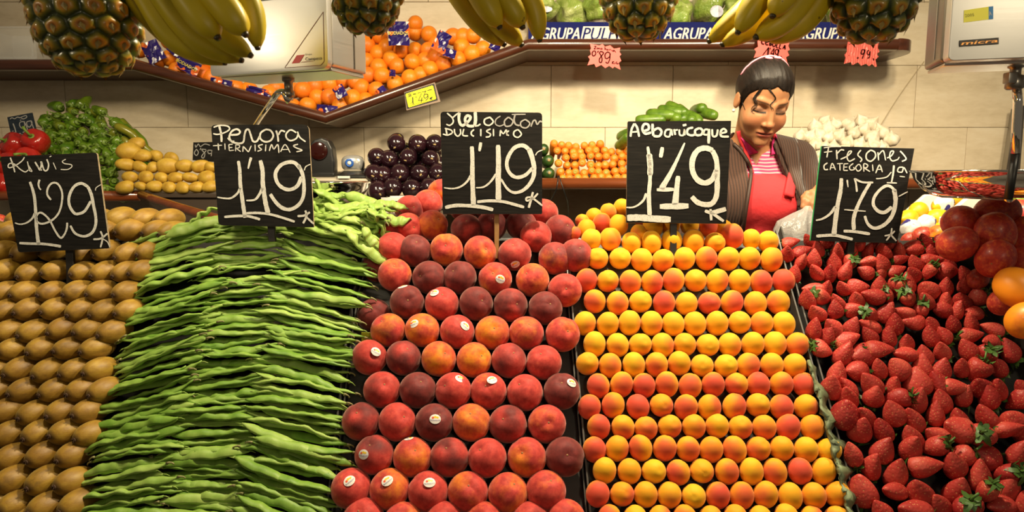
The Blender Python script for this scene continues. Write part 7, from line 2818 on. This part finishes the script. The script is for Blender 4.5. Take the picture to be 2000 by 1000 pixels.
def stripe_mat():
    m, nt, b = newmat('striped_pink_cotton')
    tc = coords(nt)
    sp = nt.nodes.new('ShaderNodeSeparateXYZ')
    nt.links.new(tc, sp.inputs[0])
    n = tex(nt, 'noise', tc, 9, 2)
    z = math_(nt, 'ADD', sp.outputs[2], math_(nt, 'MULTIPLY', n.outputs[0], 0.016))
    s = math_(nt, 'FRACT', math_(nt, 'MULTIPLY', z, 98.0))
    f = math_(nt, 'GREATER_THAN', s, 0.64)
    nt.links.new(mixc(nt, f, (0.62, 0.075, 0.21, 1), (0.74, 0.52, 0.52, 1)), b.inputs['Base Color'])
    b.inputs['Roughness'].default_value = 0.85
    return m


def knit_mat():
    m, nt, b = newmat('ribbed_brown_knit')
    tc = coords(nt)
    mp = nt.nodes.new('ShaderNodeMapping')
    nt.links.new(tc, mp.inputs[0])
    w_ = tex(nt, 'wave', mp.outputs[0], 38, wave_type='BANDS', bands_direction='X')
    w_.inputs['Distortion'].default_value = .6
    n = tex(nt, 'noise', tc, 300, 3)
    c = ramp(nt, w_.outputs[1], [(0.0, (0.022, 0.008, 0.004)), (0.35, (0.060, 0.023, 0.011)), (1.0, (0.072, 0.029, 0.015))])
    nt.links.new(c, b.inputs['Base Color'])
    b.inputs['Roughness'].default_value = 0.85
    b.inputs['Sheen Weight'].default_value = 0.3
    bump(nt, b, math_(nt, 'ADD', w_.outputs[1], math_(nt, 'MULTIPLY', n.outputs[0], .5)), .5, .003)
    return m


MT['apron'] = simple('red_apron_cotton', (0.70, 0.034, 0.042), 0.85, bumps=0.25, bscale=26, bdist=0.012)
MT['collar'] = simple('magenta_collar', (0.55, 0.025, 0.17), 0.8)
MT['knit'] = knit_mat()
MT['hair'] = None


def shirt_f(X):
    d = torso(X) - .007
    half = np.clip((X[:, 2] - 1.378) * .52, 0, .05)
    cut = np.where((X[:, 2] > 1.378) & (X[:, 1] < 2.17), np.abs(X[:, 0] - CX + .006) - half, .05)
    d = np.maximum(d, -cut)
    return np.maximum(d, -(neck(X) - .007))


def apron_f(X):
    d = torso(X) - .015
    top = X[:, 2] - (1.352 - .25 * np.maximum(0, np.abs(X[:, 0] - CX - .005) - .055))
    side = np.abs(X[:, 0] - CX - .004) - (.078 + .10 * np.clip(1.36 - X[:, 2], 0, 1) ** .6 * .9)
    return np.maximum.reduce([d, top, X[:, 1] - 2.16, side, .55 - X[:, 2]])


def skirt_f(X):                                          # dark trousers
    d = np.minimum(body(X) - .010, 1)
    return np.maximum.reduce([d, X[:, 2] - 1.02, .07 - X[:, 2]])


def card_f(X):
    k = .03
    a, c = torso(X) - .024, armsS(X) - .016
    h = np.clip(.5 + .5 * (a - c) / k, 0, 1)
    d = a + (c - a) * h - k * h * (1 - h)
    # folds of the knit
    d = d + .0022 * np.sin(X[:, 2] * 46 + X[:, 0] * 60) * np.clip((X[:, 0] - CX - .08) * 12, 0, 1)
    zl = [.90, 1.17, 1.25, 1.35, 1.42, 1.52]
    xl = np.interp(X[:, 2], zl, [.672, .688, .700, .712, .706, .700])
    xr_ = np.interp(X[:, 2], zl, [.880, .872, .858, .828, .802, .790])
    cut = np.where(X[:, 1] < 2.135, np.maximum(xl - X[:, 0], X[:, 0] - xr_), .05)
    d = np.maximum(d, -cut)
    d = np.maximum(d, -(neck(X) - .013))
    return np.maximum(d, .86 - X[:, 2])


cx_ = np.arange(.46, 1.06, .0055)
cy_ = np.arange(1.86, 2.34, .0055)
cz_ = np.arange(.84, 1.50, .0055)
cloth('cardigan', card_f, cx_, cy_, cz_, MT['knit'])
cloth('shirt', shirt_f, np.arange(.56, .95, .005), np.arange(2.02, 2.32, .005), np.arange(1.05, 1.48, .005), stripe_mat())
cloth('apron', apron_f, np.arange(.56, .95, .006), np.arange(2.0, 2.2, .006), np.arange(.54, 1.38, .006), MT['apron'])
cloth('trousers', skirt_f, np.arange(.52, .99, .012), np.arange(2.0, 2.36, .012), np.arange(.04, 1.06, .012), simple('dark_trousers', (.02, .02, .028), .8))
for s in (-1, 1):
    sv_, sf_ = uvs(16, 10, lambda t, p: tuple(np.array((.045, .105, .036)) * np.array(sph(t, p, 1))))
    ob('shoe', mesh('shoe', sv_, sf_, MT['black']), woman, np.array((CX + s * .094, 2.125, .038)) - wo)


def surf(px, py, f, y0=1.85, y1=2.3, out=.002):
    for Y in np.arange(y0, y1, .002):
        p = P(px, py, Y)
        if f(p[None])[0] < out:
            return p
    return P(px, py, 2.1)


def patch(name, quad, f, out, mat_, nu=6, nv=6, thick=.004):
    """cloth patch draped on a surface: quad in photo units"""
    q_ = [np.array(a, float) for a in quad]
    v = []
    for i in range(nu + 1):
        for j in range(nv + 1):
            u, w2 = i / nu, j / nv
            a = (q_[0] * (1 - u) + q_[1] * u) * (1 - w2) + (q_[3] * (1 - u) + q_[2] * u) * w2
            v.append(surf(a[0], a[1], f, out=out) - wo)
    fc = [(i * (nv + 1) + j, (i + 1) * (nv + 1) + j, (i + 1) * (nv + 1) + j + 1, i * (nv + 1) + j + 1) for i in range(nu) for j in range(nv)]
    o = ob(name, mesh(name, v, fc, mat_), woman)
    md = o.modifiers.new('s', 'SOLIDIFY')
    md.thickness = thick
    md.offset = 0
    return o


allcl = lambda X: np.minimum(shirt_f(X), neck(X) - .004)
patch('collar', [(1447, 268), (1462, 281), (1481, 297), (1463, 303)], allcl, .008, MT['collar'])
patch('collar', [(1514, 262), (1508, 280), (1506, 303), (1528, 297)], allcl, .008, MT['collar'])
fa = lambda X: np.minimum(np.minimum(apron_f(X), shirt_f(X)), neck(X) - .006)
for path in ([(1442, 256), (1446, 272), (1457, 296), (1469, 338)], [(1508, 258), (1520, 276), (1534, 302), (1545, 338)]):
    pts = [surf(x, y, fa, out=.006) - wo for x, y in [tuple(q_) for q_ in crom(path, 4)]]
    v, f = tube(pts, .0065, 8, up=(0, -1, 0), flatten=.35)
    ob('apron_strap', mesh('apron_strap', v, f, MT['apron']), woman)
patch('apron_tie', [(1541, 333), (1556, 338), (1550, 387), (1531, 381)], fa, .010, MT['apron'], 4, 8, .006)
# cardigan edge bands with a zip
for path in ([(1433, 281), (1448, 296), (1462, 318), (1467, 338), (1463, 372), (1457, 410), (1451, 455)],):
    pts = [surf(x, y, lambda X: np.minimum(card_f(X), fa(X)), out=.006) - wo for x, y in [tuple(q_) for q_ in crom(path, 4)]]
    v, f = tube(pts, .0055, 8, up=(0, -1, 0))
    ob('cardigan_zip', mesh('cardigan_zip', v, f, simple('zip_brown', (.045, .022, .014), .6)), woman)
patch('cardigan_lapel', [(1513, 262), (1556, 272), (1572, 392), (1562, 384)], card_f, .005, MT['knit'], 5, 12, .006)


# ---- hair, in head coordinates
def hair_mat():
    m, nt, b = newmat('dark_hair')
    tc = coords(nt)
    mp = nt.nodes.new('ShaderNodeMapping')
    mp.inputs['Scale'].default_value = (1.0, .12, .35)
    nt.links.new(tc, mp.inputs[0])
    n = tex(nt, 'noise', mp.outputs[0], 230, 4, .6)
    nt.links.new(ramp(nt, n.outputs[0], [(.3, (.004, .0025, .002)), (.7, (.015, .009, .006))]), b.inputs['Base Color'])
    b.inputs['Roughness'].default_value = .5
    b.inputs['Specular IOR Level'].default_value = .3
    bump(nt, b, n.outputs[0], .5, .002)
    return m


MT['hair'] = hair_mat()
skull = SDF().ell((0, .015, .035), (.070, .090, .080), .02).ell((0, -.020, -.028), (.0585, .066, .082), .02)
bun = SDF().ell((0, .108, .050), (.036, .030, .034), .02)


def hair_f(X):
    d0 = skull(X)
    y, z, ax_ = X[:, 1], X[:, 2], np.abs(X[:, 0])
    line = np.interp(y, [-.10, -.075, -.055, -.035, -.018, .0, .02, .09], [.066, .062, .052, .030, -.002, -.034, -.052, -.060])
    line = line - .010 * np.clip(1 - np.abs(X[:, 0] - .004) / .012, 0, 1) * 0 + .010 * np.clip(1 - ax_ / .016, 0, 1)
    d = d0 - (.0022 + .0065 * np.clip((z - line) / .035, 0, 1)) + .0005 * np.sin(X[:, 0] * 420 + X[:, 1] * 60)
    d = np.maximum(d, line - z)
    b_ = bun(X)
    k = .02
    h = np.clip(.5 + .5 * (d - b_) / k, 0, 1)
    return d + (b_ - d) * h - k * h * (1 - h)


hx_ = np.arange(-.095, .096, .003)
hy_ = np.arange(-.105, .155, .003)
hz_ = np.arange(-.075, .140, .003)
V, Q = nets(hx_, hy_, hz_, grid_eval(hair_f, hx_, hy_, hz_))
HQ = Matrix(RH.tolist()).to_quaternion()
hair = ob('hair', mesh('hair', V, Q, MT['hair']), woman, OH - wo, HQ)
for path in ([(1492, 166), (1486, 176), (1474, 190), (1475, 199), (1478, 207), (1471, 213), (1469, 219), (1474, 222)], [(1498, 166), (1502, 175), (1512, 186), (1515, 194), (1507, 201), (1505, 207), (1510, 212), (1511, 217)], [(1489, 168), (1482, 177), (1471, 193), (1475, 203), (1468, 211), (1467, 219)], [(1500, 168), (1506, 178), (1514, 190), (1511, 199), (1504, 205), (1508, 215)], [(1492, 168), (1487, 176), (1476, 192), (1479, 201), (1473, 208)], [(1446, 188), (1448, 196), (1452, 206), (1455, 214)]):
    pts = []
    for q_ in crom(path, 4):
        p = surf(q_[0], q_[1], body, 1.90, 2.15, .0028)
        pts.append(RH.T @ (p - OH))
    n = len(pts)
    v, f = tube(pts, [.0017 * (1 - .7 * i / n) for i in range(n)], 6)
    ob('curl', mesh('curl', v, f, MT['hair']), hair)
# pink band over the head and clips
MT['pink'] = simple('pink_band', (.80, .28, .36), .35)
pts = []
for t in np.linspace(-1.25, 1.25, 25):
    d = np.array((math.sin(t), .10, math.cos(t)))
    d /= np.linalg.norm(d)
    o_ = np.array((0, .022, .035))
    lo, hi = .03, .16
    for _ in range(22):
        mid = (lo + hi) / 2
        if hair_f((o_ + d * mid)[None])[0] < .0012:
            lo = mid
        else:
            hi = mid
    pts.append(o_ + d * hi)
v, f = tube(pts, .0026, 8, up=(0, 1, 0), flatten=1.0)
ob('hair_band', mesh('hair_band', v, f, MT['pink']), hair)
for (x, y, rz_) in ((-.018, .01, .0), (.010, .015, .0)):
    o_ = np.array((x, y, .0))
    z = max(zz for zz in np.arange(.05, .15, .001) if hair_f(np.array([[x, y, zz]]))[0] < 0)
    cv, cf = uvs(12, 8, lambda t, p: (.012 * math.sin(t) * math.cos(p), .006 * math.sin(t) * math.sin(p), .0042 * math.cos(t)))
    ob('hair_clip', mesh('hair_clip', cv, cf, MT['pink']), hair, (x, y, z + .002))
pe = simple('pearl', (.75, .72, .66), .15)
for lx in (-1, 1):
    p = OH + RH @ np.array((lx * .079, -.006, -.036))
    ob('earring', mesh('earring', *uvs(12, 8, lambda t, p_: sph(t, p_, .0048)), pe), woman, p - wo)

# ---- plastic bag in her hand
m, nt, b = newmat('thin_plastic_film')
b.inputs['Base Color'].default_value = (.82, .80, .78, 1)
b.inputs['Roughness'].default_value = .18
b.inputs['Alpha'].default_value = .34
nn_ = tex(nt, 'noise', coords(nt), 30, 4, .6)
bump(nt, b, nn_.outputs[0], .6, .01)
r7 = np.random.default_rng(4)
ph = r7.uniform(0, 6, 8)
top_ = P(1578, 402, 1.868)
prof = [(1578, 402, 4, 4), (1576, 408, 8, 7), (1570, 418, 22, 14), (1562, 432, 38, 26), (1558, 450, 43, 34), (1558, 470, 44, 38), (1560, 500, 42, 38), (1562, 530, 30, 28), (1563, 545, 10, 10)]
v, f = [], []
nr = 40
k_ = 1.86 / FPX
for i, (x, y, rx_, ry_) in enumerate(prof):
    c = P(x, y, 1.862)
    for j in range(nr):
        a = 2 * math.pi * j / nr
        wv = 1 + .10 * math.sin(7 * a + ph[0] + .5 * i) + .07 * math.sin(11 * a + ph[1] - .8 * i) + .04 * math.sin(17 * a + ph[2] + i)
        v.append(c + np.array((rx_ * k_ * wv * math.cos(a), ry_ * k_ * wv * math.sin(a), 0)) - top_)
for i in range(len(prof) - 1):
    for j in range(nr):
        q_ = (j + 1) % nr
        f.append((i * nr + j, (i + 1) * nr + j, (i + 1) * nr + q_, i * nr + q_))
f.append(tuple((len(prof) - 1) * nr + j for j in range(nr)))
bag = ob('plastic_bag', mesh('plastic_bag', v, f, m), None, top_)
setp(bag, 'thin translucent plastic bag hanging from the hand of the woman', 'bag')
